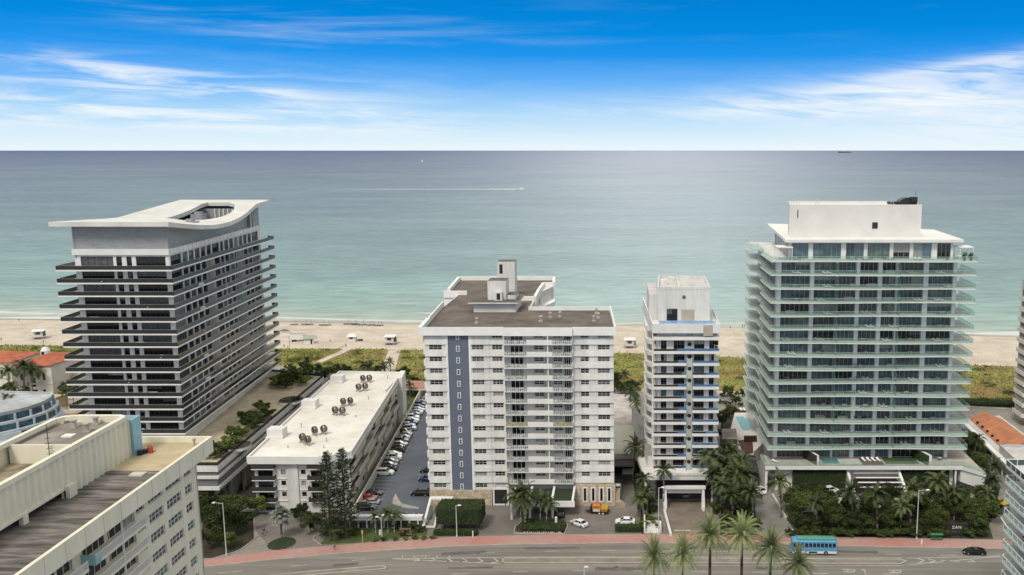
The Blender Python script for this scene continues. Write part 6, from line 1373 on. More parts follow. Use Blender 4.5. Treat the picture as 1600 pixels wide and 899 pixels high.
# planted islands of the driveways
m=MB(); c=at(440,851,0); m.prism([(c.x+2.9*math.cos(a*.45),c.y+3.4*math.sin(a*.45)) for a in range(14)],.02,.25,0,1); one('oval_island',m,[KERB,mat('dark_ground_cover',(.03,.05,.018),.95,.4,2)],'oval kerbed island of dark ground cover under the silvery fan palm','planter')
m=MB(); m.prism([(-28.6,192.2),(-17.0,191.9),(-16.6,196.7),(-18.2,199),(-27.5,199.2),(-28.9,196)],.02,.22,0,1); m.ring([(-28.6,192.2),(-17.0,191.9),(-16.6,196.7),(-18.2,199),(-27.5,199.2),(-28.9,196)],.22,.3,.2,0)
for i in range(22): x=-28+.48*i+RV.uniform(-.12,.12); r_=RV.uniform(.1,.22); m.tube((x,192.3,.22),(x+.05,192.3,.3+r_*1.3),r_,r_*.6,6,2)
one('canopy_island',m,[KERB,MULCH,mat('pale_rock',(.5,.46,.4),.9)],'kerbed planted island edged with pale rocks before the canopy','planter')
# ================================================================ vehicles
TYRE=mat('tyre_rubber',(.015,.015,.016),.8,0); RIM=mat('alloy_rim',(.35,.35,.36),.35,0,metal=.6); CGL=mat('car_glass',(.012,.014,.016),.05,0,spec=.7)
HL=mat('headlight_glass',(.55,.55,.52),.15,0); TL=mat('tail_light_red',(.30,.02,.015),.25,0); UND=mat('car_underside',(.01,.01,.01),.9,0)
def paint(n,c,met=.15): return mat('car_paint_'+n,c,.28,0,metal=met,spec=.4,coat=.15)
PW=paint('white',(.72,.72,.70),0);PB=paint('black',(.012,.012,.014));PS=paint('silver',(.36,.37,.38),.4);PG=paint('grey',(.12,.125,.13),.3);PR=paint('red',(.30,.012,.015));PD=paint('dark_blue',(.02,.035,.08));PBe=paint('beige',(.33,.29,.23),.2)
def car_proto(kind):
    S={'sedan':dict(L=4.7,W=1.82,hood=.92,belt=.96,roof=1.43,xs=(-1.75,-1.05,.35,1.15),tr=.98),
       'suv':dict(L=4.75,W=1.92,hood=1.05,belt=1.12,roof=1.74,xs=(-2.2,-1.85,.45,1.15),tr=1.12),
       'hatch':dict(L=4.2,W=1.78,hood=.95,belt=.98,roof=1.5,xs=(-1.95,-1.5,.3,1.05),tr=1.0),
       'pickup':dict(L=5.6,W=2.0,hood=1.12,belt=1.15,roof=1.85,xs=(-.75,-.5,.95,1.55),tr=1.15),
       'coupe':dict(L=4.8,W=1.95,hood=.82,belt=.90,roof=1.30,xs=(-2.1,-.75,.15,1.2),tr=.98)}[kind]
    L_,W_=S['L']/2,S['W']/2; t=thing('parked_car','x','car',(0,0,0),local=True)
    st=[(-L_,.35,.62,.80),(-L_+.12,.22,S['tr']-.08,.92),(-L_+.45,.2,S['tr'],.98),(S['xs'][0],.2,S['belt'],1),(0,.2,S['belt'],1.0),(S['xs'][3],.2,S['belt']-.01,.99),(L_-.7,.2,S['hood']-.06,.96),(L_-.22,.2,S['hood']-.2,.88),(L_,.32,.58,.72)]
    b=MB(); rings=[]
    for x,zb,zt,wk in st:
        w=W_*wk; rings.append([(x,-w*.94,zb),(x,-w,zb+.12),(x,-w,zt-.18),(x,-w*.90,zt),(x,w*.90,zt),(x,w,zt-.18),(x,w,zb+.12),(x,w*.94,zb)])
    i0=len(b.v)
    for r in rings: b.v+=r
    for k in range(len(rings)-1):
        for j in range(8): b.f.append((i0+8*k+j,i0+8*k+(j+1)%8,i0+8*(k+1)+(j+1)%8,i0+8*(k+1)+j)); b.m.append(0)
    b.f.append(tuple(i0+j for j in range(8))); b.m.append(0); b.f.append(tuple(i0+8*(len(rings)-1)+j for j in range(8))[::-1]); b.m.append(0)
    x0,x1,x2,x3=S['xs']; zb=S['belt']-.02; zr=S['roof']; wi,wr=W_*.90,W_*.72
    # roof and pillars
    b.hexa([(x1-.05,-wr,zr-.06),(x2+.05,-wr,zr-.06),(x2+.05,wr,zr-.06),(x1-.05,wr,zr-.06),(x1+.1,-wr*.9,zr),(x2-.1,-wr*.9,zr),(x2-.1,wr*.9,zr),(x1+.1,wr*.9,zr)],0)
    for sg in (-1,1):
        for xa,xb in ((x0,x1),(x3,x2)):
            b.tube((xa,sg*wi,zb),(xb,sg*wr,zr-.04),.055,n=4)
        xm=(x0+x3)/2-.1; b.tube((xm,sg*(wi+.01),zb),(xm,sg*(wr+.01),zr-.04),.05,n=4)
    if kind=='pickup': b.box(-L_+.1,-.9,-W_*.8,W_*.8,S['belt']-.02,S['belt']+.0,1)
    bo=b.build('body',[paint('white',(0,0,0)),UND],t,smooth=False)
    g=MB(); g.hexa([(x0,-wi,zb),(x3,-wi,zb),(x3,wi,zb),(x0,wi,zb),(x1,-wr,zr-.07),(x2,-wr,zr-.07),(x2,wr,zr-.07),(x1,wr,zr-.07)]); g.build('windows',[CGL],t)
    for x in (-L_*.60,L_*.62):
        for sg in (-1,1):
            w=MB(); w.tube((x,sg*(W_-.2),.33),(x,sg*(W_+.015),.33),.34,n=14); wo=w.build('wheel',[TYRE],t); r=MB(); r.tube((x,sg*(W_-.1),.33),(x,sg*(W_+.03),.33),.2,n=10); r.build('rim',[RIM],wo)
    for sg in (-1,1):
        h=MB(); h.box(L_-.26,L_-.05,sg*W_*.62-.17,sg*W_*.62+.17,S['hood']-.34,S['hood']-.2); h.build('headlight',[HL],t)
        h=MB(); h.box(-L_+.0,-L_+.16,sg*W_*.68-.16,sg*W_*.68+.16,S['tr']-.32,S['tr']-.14); h.build('tail_light',[TL],t)
        h=MB(); h.box(x3-.25,x3-.05,sg*(W_+.1)-.08,sg*(W_+.1)+.08,zb-.02,zb+.13); h.build('mirror',[BLACKM],t)
    return t
CARS={k:car_proto(k) for k in ('sedan','suv','hatch','pickup','coupe')}
def car(kind,p,x,y,rz,label,group=None,name=None):
    o=place(CARS[kind],x,y,0.03,rz,label,group)
    if name: o.name=name
    b=[c for c in o.children if c.name.startswith('body')][0]; b.material_slots[0].link='OBJECT'; b.material_slots[0].material=p; 
    return o
for o in CARS.values():
    b=[c for c in o.children if c.name.startswith('body')][0]; b.data.materials[0]=PW
PN={'W':(PW,'white'),'B':(PB,'black'),'S':(PS,'silver'),'G':(PG,'dark grey'),'R':(PR,'red'),'D':(PD,'dark blue'),'E':(PBe,'beige')}
KN={'sedan':'sedan','suv':'sport utility vehicle','hatch':'hatchback','pickup':'pickup truck'}
GC='cars parked along the left side of the car park'
seq=[('W','suv'),('B','sedan'),('G','sedan'),('G','sedan'),('W','pickup'),('W','sedan'),('B','hatch'),('B','sedan'),('S','sedan'),('G','suv'),('S','sedan'),('E','sedan'),('B','hatch'),('S','pickup'),('S','suv'),('B','suv'),('W','sedan'),('W','suv'),('G','sedan'),('W','sedan'),('S','sedan'),('D','hatch'),('B','suv'),('G','sedan')]
a=at(592,742,0); 
for i,(c,k) in enumerate(seq):
    y=a.y+2.95*i; q=at(594,738,0); xl_=q.x-(y-q.y)*.100+1.5; car(k,PN[c][0],xl_+R.uniform(-.35,.35),y,math.radians(R.uniform(-2,2)+(180 if R.random()<.35 else 0)+5),'%s %s, %s from the street in the car park left row'%(PN[c][1],KN[k],NTH[i]),GC).scale=(1.06,1.06,1.06)
for (px,py,c,k,r,lb) in ((583,774,'B','sedan',0,'black sedan behind the red car at the lower left of the car park'),(575,781,'R','sedan',0,'red sedan at the lower left of the car park'),(579,788,'S','sedan',180,'silver sedan in front of the red car'),(573,797,'B','suv',0,'black car nearest the wall at the lower left of the car park'),
  (657,774,'B','suv',180,'black car alone near the stone base of the stripe block'),(668,752,'D','suv',180,'dark blue car beside the stripe block wall'),(670,738,'B','sedan',180,'black car half hidden behind the stripe block corner'),(626,811,'B','sedan',80,'black car parked nose-in behind the car park wall, left'),(645,812,'D','hatch',80,'dark car parked nose-in behind the car park wall, right'),
  (905,821,'W','sedan',140,'white sedan turned diagonally before the stone wall'),(977,818,'W','sedan',178,'white sedan parked sideways behind the low hedge'),(1188,769,'W','sedan',108,'white car on the concrete driveway between the palms'),(1297,770,'W','suv',15,'white car under trees below the left hedge wall'),(966,765,'W','hatch',90,'white vehicle at the lane beside the sand coloured steps'),
  (385,762,'B','suv',95,'dark car in the lane between podium and condominium'),(372,797,'W','suv',70,'white car at the end of podium lane'),(876,806,'B','hatch',95,'black car in the shade of the entrance canopy'),(1543,805,'B','sedan',112,'dark car parked at the right driveway beside the yellow vehicle'),(1071,775,'G','suv',92,'dark vehicle in the shade of the porte cochere')):
    p=at(px,py,0); car(k,PN[c][0],p.x,p.y,math.radians(r),lb)
p=at(1522,865.5,0); o=car('coupe',PB,p.x,p.y,math.radians(176),'black sports car driving on the road at the right',name='black_sports_car')
# blue trolley bus
def bus():
    p=at(1271,864,0); t=thing('trolley_bus','sky blue trolley bus with arched windows and green roof rack','bus',(p.x,p.y,.02),rz=math.radians(-2),local=True)
    BB=mat('bus_blue_paint',(.10,.32,.50),.45,.12,.8,coat=.1); BW=mat('bus_white_paint',(.70,.72,.72),.4,.06); GG=mat('bus_green_trim',(.10,.30,.22),.6,.1)
    L_=4.75; W_=1.25; b=MB(); 
    b.box(-L_,L_,-W_,W_,.95,1.75,0); b.box(-L_,L_,-W_,W_,2.75,3.05,0); b.hexa([(-L_,-W_,3.05),(L_,-W_,3.05),(L_,W_,3.05),(-L_,W_,3.05),(-L_+.3,-W_+.35,3.3),(L_-.3,-W_+.35,3.3),(L_-.3,W_-.35,3.3),(-L_+.3,W_-.35,3.3)],0)
    b.box(-L_+.2,L_-.1,-W_+.06,W_-.06,1.75,2.75,0)
    n=11
    for i in range(n+1): x=-L_+.06+(2*L_-.3)*i/n; b.box(x,x+.16,-W_,W_,1.75,2.75,0)
    b.hexa([(-L_-.35,-W_*.85,.6),(-L_,-W_*.95,.6),(-L_,W_*.95,.6),(-L_-.35,W_*.85,.6),(-L_-.3,-W_*.85,1.5),(-L_,-W_*.95,1.7),(-L_,W_*.95,1.7),(-L_-.3,W_*.85,1.5)],0)
    b.build('body',[BB],t); w=MB(); w.box(-L_+.05,L_-.02,-W_+.02,W_-.02,.38,.95,0); w.build('skirt',[BW],t)
    for i in range(n):
        x=-L_+.22+(2*L_-.3)*i/n; wd=(2*L_-.3)/n-.16
        for sg in (-1,1):
            g=MB(); y0=sg*(W_-.07); g.prism([(0,0),(1,0),(1,1),(0,1)],0,1) if False else None
            pts=[(x,1.82),(x+wd,1.82),(x+wd,2.45)]+[(x+wd/2+wd/2*math.cos(a*math.pi/6),2.45+.24*math.sin(a*math.pi/6)) for a in range(1,6)]+[(x,2.45)]
            k=len(g.v); g.v+=[(q[0],y0,q[1]) for q in pts]+[(q[0],y0+sg*.05,q[1]) for q in pts]; m_=len(pts)
            g.f.append(tuple(range(k,k+m_))); g.m.append(0); g.f.append(tuple(range(k+m_,k+2*m_))); g.m.append(0)
            for j in range(m_): g.f.append((k+j,k+(j+1)%m_,k+m_+(j+1)%m_,k+m_+j)); g.m.append(0)
            g.build('window',[CGL],t)
    g=MB(); g.box(-L_-.06,-L_+.0,-W_*.85,W_*.85,1.75,2.75); g.build('windscreen',[CGL],t)
    rk=MB(); 
    for sg in (-1,1): rk.box(-L_+1.0,L_-.1,sg*.95-.04,sg*.95+.04,3.38,3.5); rk.box(-L_+1.0,L_-.1,sg*.95-.04,sg*.95+.04,3.2,3.26)
    for i in range(15): x=-L_+1.0+(2*L_-1.1)*i/14; rk.box(x,x+.07,-.95,.95,3.3,3.38)
    rk.build('roof_rack',[GG],t)
    ac=MB(); ac.box(-L_+1.3,L_-.5,-.85,.85,3.3,3.40); ac.build('roof_panel',[GG],t)
    for x in (-L_+1.2,L_-2.3):
        for sg in (-1,1):
            w=MB(); w.tube((x,sg*(W_-.25),.48),(x,sg*(W_+.02),.48),.48,n=16); wo=w.build('wheel',[TYRE],t); r=MB(); r.tube((x,sg*(W_-.1),.48),(x,sg*(W_+.035),.48),.25,n=10); r.build('rim',[RIM],wo)
    for sg in (-1,1): m=MB(); m.tube((-L_-.36,sg*.75,.95),(-L_-.28,sg*.75,.95),.14,n=10); m.build('headlight',[HL],t)
    m=MB(); m.box(-1.2,.6,-W_-.025,-W_-.0,.52,.85); m.build('lower_panel',[UND],t)
bus()
# trailer with orange machine
p=at(937,802,0); t=thing('equipment_trailer','tandem axle trailer loaded with orange and yellow equipment by the stone wall','trailer',(p.x,p.y,.02),rz=math.radians(-6),local=True)
m=MB(); m.box(-2.3,2.2,-1.0,1.0,.5,.68); m.hexa([(-3.6,-.08,.45),(-2.3,-.6,.5),(-2.3,.6,.5),(-3.6,.08,.45),(-3.6,-.08,.55),(-2.3,-.6,.66),(-2.3,.6,.66),(-3.6,.08,.55)]); m.build('bed',[BLACKM],t)
OR=mat('machine_orange',(.50,.16,.03),.6,.25,2); YE=mat('machine_yellow',(.52,.36,.04),.6,.2,2)
m=MB(); m.box(-1.7,.4,-.85,.85,1.35,2.1); m.box(.4,1.9,-.8,.8,.69,1.2); m.hexa([(-1.7,-.85,2.1),(.4,-.85,2.1),(.4,.85,2.1),(-1.7,.85,2.1),(-1.2,-.5,2.5),(.0,-.5,2.5),(.0,.5,2.5),(-1.2,.5,2.5)]); m.build('machine',[OR],t)
m=MB(); m.box(.42,2.1,-.9,.9,1.2,1.85); m.tube((1.2,-.5,1.85),(1.2,-.5,2.3),.15,n=8); m.build('generator',[YE],t); m=MB(); m.box(-1.5,.2,-.95,-.3,.69,1.34); m.build('tank',[mat('pale_machine',(.55,.52,.45),.7,.1)],t)
m=MB(); m.box(-2.2,-1.9,-.95,.95,.68,1.9); m.build('headboard',[BLACKM],t)
for x in (.1,.95):
    for sg in (-1,1): w=MB(); w.tube((x,sg*.95,.36),(x,sg*1.2,.36),.36,n=12); wo=w.build('wheel',[TYRE],t); r=MB(); r.tube((x,sg*1.1,.36),(x,sg*1.22,.36),.24,n=10); r.build('rim',[HL],wo)
# yellow vehicle
p=at(1557,795,0); t=thing('yellow_minibus','yellow-roofed dark minibus on the right driveway','minibus',(p.x,p.y,.03),rz=math.radians(118),local=True)
m=MB(); m.box(-2.9,2.9,-1.05,1.05,.45,2.1,0); m.build('body',[PG],t); m=MB(); m.hexa([(-2.9,-1.07,2.1),(2.9,-1.07,2.1),(2.9,1.07,2.1),(-2.9,1.07,2.1),(-2.7,-.85,2.45),(2.6,-.85,2.45),(2.6,.85,2.45),(-2.7,.85,2.45)]); m.build('roof',[mat('yellow_roof_paint',(.50,.33,.03),.5,.15,1)],t)
m=MB(); m.box(-2.6,2.7,-1.08,1.08,1.2,1.9); m.box(2.88,2.92,-.9,.9,1.2,1.95); m.build('windows',[CGL],t)
for x in (-1.8,1.9):
    for sg in (-1,1): w=MB(); w.tube((x,sg*.85,.4),(x,sg*1.09,.4),.4,n=12); w.build('wheel',[TYRE],t)
# ================================================================ street furniture
def lamp(px,py,topy,label,arm=1.6,side=1):
    p=at(px,py,0); h=hat(topy,p.y); t=thing('street_lamp',label,'street lamp',(p.x,p.y,0),local=True); LM=mat('lamp_pole_paint',(.55,.55,.52),.6,.08,1)
    m=MB(); m.tube((0,0,0),(0,0,.6),.24,.18,10); m.tube((0,0,.6),(0,0,h),.13,.08,10); m.build('pole',[LM],t); m=MB(); m.tube((0,0,h-.15),(side*arm,-.3,h+.15),.06,.05,6); m.build('arm',[LM],t)
    m=MB(); m.hexa([(side*arm-.1,-.5,h+.08),(side*(arm)+.75*side,-.5,h+.12),(side*arm+.75*side,-.1,h+.12),(side*arm-.1,-.1,h+.08),(side*arm,-.45,h+.3),(side*arm+.6*side,-.45,h+.26),(side*arm+.6*side,-.15,h+.26),(side*arm,-.15,h+.3)]); m.build('lamp_head',[mat('lamp_head_white',(.75,.75,.72),.4,0)],t)
lamp(1432,843,766,'tall street lamp before the dense trees on the right')
lamp(354,869,786,'street lamp at the left before the bushy trees',1.4,-1)
lamp(714,840,790,'slim street lamp before the clipped tree',.5,1)
lamp(1029,836,762,'slender lamp post by the white entrance wall left of brick driveway',.6,1)
lamp(913,905,886,'short slim lamp post at the lower edge beside near lane dashes',.12,1)
lamp(597,842,808,'white lamp post behind the car park wall',.5,-1)
m=MB(); p=at(1480,853,0)
t=thing('bus_bench','green roofed bench on the pavement before the dense trees','bench',(p.x-1.5,p.y+2.6,.13),local=True); t.scale=(.66,.66,.8); GB=mat('bench_green',(.05,.17,.09),.6,.15,2)
m=MB(); m.hexa([(-2.1,-.5,1.55),(2.1,-.5,1.55),(2.1,.6,1.75),(-2.1,.6,1.75),(-2.1,-.5,1.65),(2.1,-.5,1.65),(2.1,.6,1.85),(-2.1,.6,1.85)]); m.build('roof',[GB],t); m=MB(); m.box(-1.8,1.8,-.25,.25,.4,.47); m.build('seat',[GB],t); m=MB(); m.box(-1.8,1.8,.28,.34,.5,.95); m.build('backrest',[GB],t)
for x in (-1.9,1.8): m=MB(); m.box(x,x+.1,.3,.4,0,1.7); m.box(x,x+.1,-.2,.3,0,.4); m.build('post',[GB],t)
# sign with letters
p=at(1494,842,0); yy=p.y+.1
t=thing('letter_sign','dark wall sign with white letters ZAN among the trees','sign',(p.x,yy,0),local=True)
m=MB(); m.box(-1.5,1.5,.0,.3,1.9,3.4); m.build('panel',[mat('sign_dark_green',(.022,.03,.018),.9,.2,1)],t)
for x in (-1.3,1.1): m=MB(); m.box(x,x+.2,.05,.25,0,1.9); m.build('post',[MATS['sign_dark_green']],t)
fc=bpy.data.curves.new('letters','FONT'); fc.body='ZAN'; fc.size=.95; fc.extrude=.03; fc.align_x='CENTER'; fc.space_character=1.15
fo_=bpy.data.objects.new('letters_tmp',fc); C.objects.link(fo_); dg=bpy.context.evaluated_depsgraph_get(); me=bpy.data.meshes.new_from_object(fo_.evaluated_get(dg)); bpy.data.objects.remove(fo_)
for v in me.vertices: x,y,z=v.co; v.co=(x,-.06-z,y+2.35)
me.materials.clear(); me.materials.append(WHITE2); lo=bpy.data.objects.new('letters',me); C.objects.link(lo); lo.parent=t
# small things along the street
def bollardish(px,py,h,r,label,cat,mt,name,head=False):
    p=at(px,py,0); m=MB(); m.tube((p.x,p.y,0),(p.x,p.y,h),r,r*.85,8)
    if head: m.box(p.x-r*1.5,p.x+r*1.5,p.y-r,p.y+r,h*.75,h,0)
    else: m.tube((p.x,p.y,h),(p.x,p.y,h+r*.5),r*.85,r*.3,8)
    one(name,m,[mt],label,cat)
bollardish(567,849,3.0,.12,'yellow-tan sign post on the front lawn','sign post',mat('tan_post',(.50,.36,.14),.8,.1),'sign_post',True)
bollardish(594,836,1.1,.28,'small white drum on the front lawn','drum',WHITE2,'white_drum')
bollardish(869,823,2.3,.34,'white rounded statue pedestal at the right end of the canopy island','pedestal',WHITE2,'pedestal')
bollardish(739,840,1.5,.16,'white post at the right end of the clipped hedge','post',WHITE2,'white_post')
bollardish(1440,851,1.1,.2,'short white bollard at the foot of the tall street lamp','bollard',WHITE2,'bollard')
bollardish(1534,837,1.5,.18,'dark post at the right end of the pavement planting','post',BLACKM,'dark_post')
m=MB(); q=at(634,838,0)
for i,z in enumerate((.3,.9,1.5)): m.box(q.x-1.6+.2*i,q.x+1.4-.1*i,q.y,q.y+.15,z,z+.35)
for x in (-1.4,1.1): m.box(q.x+x,q.x+x+.12,q.y+.16,q.y+.3,0,2.0)
one('lawn_sign',m,[mat('brown_boards',(.22,.16,.10),.8,.2)],'low brown slatted sign board behind the yellow-green bushes','sign')
# entrance walls by the slim tower
m=MB(); q=at(1006,834,0); m.box(q.x,q.x+.35,q.y,q.y+7,0,1.6); m.box(q.x+.35,q.x+4.0,q.y+3.2,q.y+3.5,0,1.6); m.box(q.x+3.65,q.x+4.0,q.y,q.y+3.2,0,1.6); m.box(q.x+.35,q.x+3.65,q.y+.0,q.y+3.2,0,.12); one('entry_wall',m,[WHITE],'white U-shaped entry wall left of the slender lamp post','wall')
m=MB(); q=at(1065,830,0); m.box(q.x-1.6,q.x+2.2,q.y,q.y+.5,.02,.06); one('painted_bar',m,[LINEW],'white painted bar across the brick driveway','road marking')
m=MB(); q=at(1266,800,0); m.box(q.x-2.3,q.x+2.8,q.y,q.y+.5,0,2.0); one('sign_wall',m,[WHITE2],'short white wall among the trees left of the trolley bus','wall')
m=MB(); q=at(1345,800,0); m.box(q.x-9,q.x+9,q.y,q.y+.4,0,3.4); one('garden_wall',m,[WHITE],'long white garden wall half hidden in the dense trees','wall')
# ================================================================ people
def person_proto(pose,seed):
    H_={'stand':[('pelvis',(0,0,.95),.15),('chest',(0,0,1.3),.17),('neck',(0,0,1.5),.06),('head',(0,0,1.64),.105),('kl',(.09,.02,.5),.075),('fl',(.1,0,.07),.05),('tl',(.1,-.15,.04),.04),('kr',(-.09,.02,.5),.075),('fr',(-.1,.05,.07),.05),('tr',(-.1,-.1,.04),.04),('el',(.27,.02,1.12),.045),('hl',(.30,-.05,.86),.035),('er',(-.27,.02,1.12),.045),('hr',(-.30,-.05,.86),.035)],
        'walk':[('pelvis',(0,0,.93),.15),('chest',(0,0,1.28),.17),('neck',(0,0,1.48),.06),('head',(0,-.02,1.62),.105),('kl',(.09,-.18,.52),.075),('fl',(.1,-.35,.09),.05),('tl',(.1,-.5,.07),.04),('kr',(-.09,.08,.5),.075),('fr',(-.1,.38,.12),.05),('tr',(-.1,.26,.04),.04),('el',(.27,.16,1.12),.045),('hl',(.28,.12,.86),.035),('er',(-.27,-.12,1.12),.045),('hr',(-.28,-.28,.9),.035)]}[pose]
    idx={n:i for i,(n,_,_) in enumerate(H_)}; E_=[('pelvis','chest'),('chest','neck'),('neck','head'),('pelvis','kl'),('kl','fl'),('fl','tl'),('pelvis','kr'),('kr','fr'),('fr','tr'),('chest','el'),('el','hl'),('chest','er'),('er','hr')]
    me=bpy.data.meshes.new('p'); me.from_pydata([v for _,v,_ in H_],[(idx[a],idx[b]) for a,b in E_],[]); o=bpy.data.objects.new('p',me); C.objects.link(o)
    md=o.modifiers.new('s','SKIN'); 
    for i,(_,_,r) in enumerate(H_): me.skin_vertices[0].data[i].radius=(r,r*.85); me.skin_vertices[0].data[i].use_root=(i==0)
    o.modifiers.new('d','SUBSURF').levels=1
    dg=bpy.context.evaluated_depsgraph_get(); dg.update(); m2=bpy.data.meshes.new_from_object(o.evaluated_get(dg)); bpy.data.objects.remove(o)
    SK=mat('skin',(.36,.20,.13),.6,0); m2.materials.clear(); m2.materials.append(SK); root=bpy.data.objects.new('person',m2); C.objects.link(root); root['label']='x'; root['category']='person'; ORG[root.name]=(0,0,0)
    sh_=MB(); sh_.tube((0,0,.92),(0,0,1.14),.175,.185,10); sh_.tube((0,0,1.14),(0,0,1.44),.185,.13,10); sh_.build('shirt',[mat('shirt_blue',(.10,.16,.28),.9)],root)
    st=MB(); st.tube((0,0,.98),(0,0,.80),.175,.185,10); 
    for sg in (-1,1): st.tube((sg*.085,0,.84),(sg*.09,(-.1*sg if pose=='walk' else 0),.56),.11,.10,8)
    st.build('shorts',[mat('shorts_dark',(.03,.03,.04),.9)],root)
    hr=MB(); hr.tube((0,.02,1.64),(0,.02,1.77),.12,.07,8); hr.build('hair',[mat('hair_dark',(.02,.014,.01),.8)],root)
    return root
PP=[person_proto('stand',1),person_proto('walk',2)]
for i,(px,py,k,lb) in enumerate(((523,860,1,'person in dark shorts walking on the red pavement before the tall pines'),(516,535,0,'person standing on the sand right of the white kiosk'),(541,543.5,1,'person walking towards the beach at the head of diagonal path'),(444,544,0,'person standing at the dune edge below the covered boat'),(450,546,1,'person walking at the dune edge beside the flag pole'),(30,503,0,'person alone near the waterline at the left'),(68,537,1,'person walking on the sand below the left lifeguard hut'),(2,533,0,'person at the left edge of the sand'),(1160,512,0,'left one of two people standing at the water beside the glass tower'),(1163,512,1,'right one of two people at the water beside the glass tower'),(490,531,0,'left person of the pair beside the white kiosk'),(494,530,1,'right person of the pair beside the white kiosk'),(1141,514,1,'person walking near the water, right of the slim tower'),(411,838,0,'left person of the pair on the condominium driveway'),(413,833,1,'right person of the pair on the condominium driveway'))):
    p=at(px,py,0.1); place(PP[k],p.x,p.y,.13 if i in (0,) else (.02 if i>12 else .1),RV.uniform(0,6.28),lb)
# ================================================================ beach things
def lounger_proto(col,name='sun_lounger'):
    t=thing(name,'x','sun lounger',(0,0,0),local=True); m=MB(); m.box(-.35,.35,-1.0,.3,.28,.38); m.build('seat',[col],t); m=MB(); m.hexa([(-.35,.3,.28),(.35,.3,.28),(.35,.95,.62),(-.35,.95,.62),(-.35,.3,.38),(.35,.3,.38),(.35,.92,.72),(-.35,.92,.72)]); m.build('backrest',[col],t)
    for x in (-.3,.25):
        for y in (-.9,.25): m=MB(); m.box(x,x+.06,y,y+.06,0,.28); m.build('leg',[GREYP],t)
    return t
LD=lounger_proto(mat('lounger_dark_fabric',(.07,.065,.06),.9,.1)); LW=lounger_proto(WHITE2)
um=thing('beach_umbrella','x','umbrella',(0,0,0),local=True); m=MB(); m.tube((0,0,0),(0,0,2.3),.03,n=6); m.build('pole',[GREYP],um); m=MB(); m.tube((0,0,1.15),(0,0,2.25),.16,.04,8); m.build('canopy',[mat('folded_canvas',(.16,.15,.13),.9,.1)],um)
for i,(px,py) in enumerate(((456,508),(473,508),(480,508),(500,509),(508,509),(538.5,507.5),(549,507.5),(552,508),(562,508.5),(573,509),(577,509),(586,509.5),(590,509.5))):
    p=at(px,py,.1)
    for j in range(3): place(LD,p.x+1.15*j,p.y+.2*j,.1,math.pi+RV.uniform(-.1,.1),'dark sun lounger in the row along the waterline','dark sun loungers along the waterline')
    place(um,p.x+1.7,p.y+1,.1,0,'folded dark umbrella in the lounger row along the waterline','folded umbrellas along the waterline')
def hut(px,py,label,rz=0):
    p=at(px,py,.1); t=thing('lifeguard_hut',label,'beach hut',(p.x,p.y,.1),rz=rz,local=True); m=MB(); m.box(-1.8,1.8,-1.6,1.6,1.2,3.6); m.build('cabin',[mat('hut_white',(.68,.66,.62),.8,.1)],t); m=MB(); m.hexa([(-2.6,-2.4,3.6),(2.6,-2.4,3.6),(2.6,2.4,3.75),(-2.6,2.4,3.75),(-2.5,-2.3,3.8),(2.5,-2.3,3.8),(2.5,2.3,3.95),(-2.5,2.3,3.95)]); m.build('roof',[WHITE2],t)
    m=MB(); m.box(-2.6,2.6,-2.4,2.4,1.0,1.2); m.build('deck',[mat('hut_deck',(.5,.45,.38),.9)],t)
    for x in (-1.9,1.7):
        for y in (-1.8,1.6): m=MB(); m.box(x,x+.2,y,y+.2,0,1.0); m.build('leg',[WHITE2],t)
    m=MB(); m.box(-.9,.9,-1.65,-1.61,2.0,3.2); m.build('window',[GL_M],t); m=MB(); m.box(2.0,2.6,-.5,.9,1.2,3.2); m.build('side_board',[mat('brown_board',(.16,.12,.09),.8)],t)
hut(61,529,'white lifeguard hut on the sand at the far left',.4); hut(984,543,'small white hut on the sand between stripe block and slim tower'); hut(610,538,'white hut with dark side board near the wide beach path')
p=at(466,533,.1); t=thing('beach_truck','white box truck parked on the sand','truck',(p.x,p.y,.1),rz=.25,local=True); m=MB(); m.box(-3.2,2.4,-1.3,1.3,.8,3.4,0); m.build('cargo_box',[WHITE2],t); m=MB(); m.hexa([(2.4,-1.1,.6),(4.0,-1.1,.6),(4.0,1.1,.6),(2.4,1.1,.6),(2.4,-1.1,2.6),(3.3,-1.0,2.6),(3.3,1.0,2.6),(2.4,1.1,2.6)]); m.build('cab',[PS],t); m=MB(); m.box(-3.15,2.3,-1.2,1.2,3.4,3.5); m.build('roof_panel',[GREYP],t)
for x in (-2.2,-1.2,2.9):
    for sg in (-1,1): m=MB(); m.tube((x,sg*1.0,.5),(x,sg*1.32,.5),.5,n=10); m.build('wheel',[TYRE],t)
p=at(483,537,.1); t=thing('beach_kiosk','white kiosk with sloping grey-green roof on the sand','kiosk',(p.x,p.y,.1),rz=.25,local=True); m=MB(); m.box(-2,2,-1.5,1.5,0,2.6); m.build('wall',[WHITE2],t); m=MB(); m.hexa([(-2.4,-2.2,2.5),(2.4,-2.2,2.5),(2.4,2,3.3),(-2.4,2,3.3),(-2.4,-2.2,2.65),(2.4,-2.2,2.65),(2.4,2,3.45),(-2.4,2,3.45)]); m.build('roof',[mat('kiosk_roof',(.33,.34,.28),.8)],t); m=MB(); m.box(.8,1.5,-1.56,-1.5,.1,2.1); m.build('door',[DARK],t)
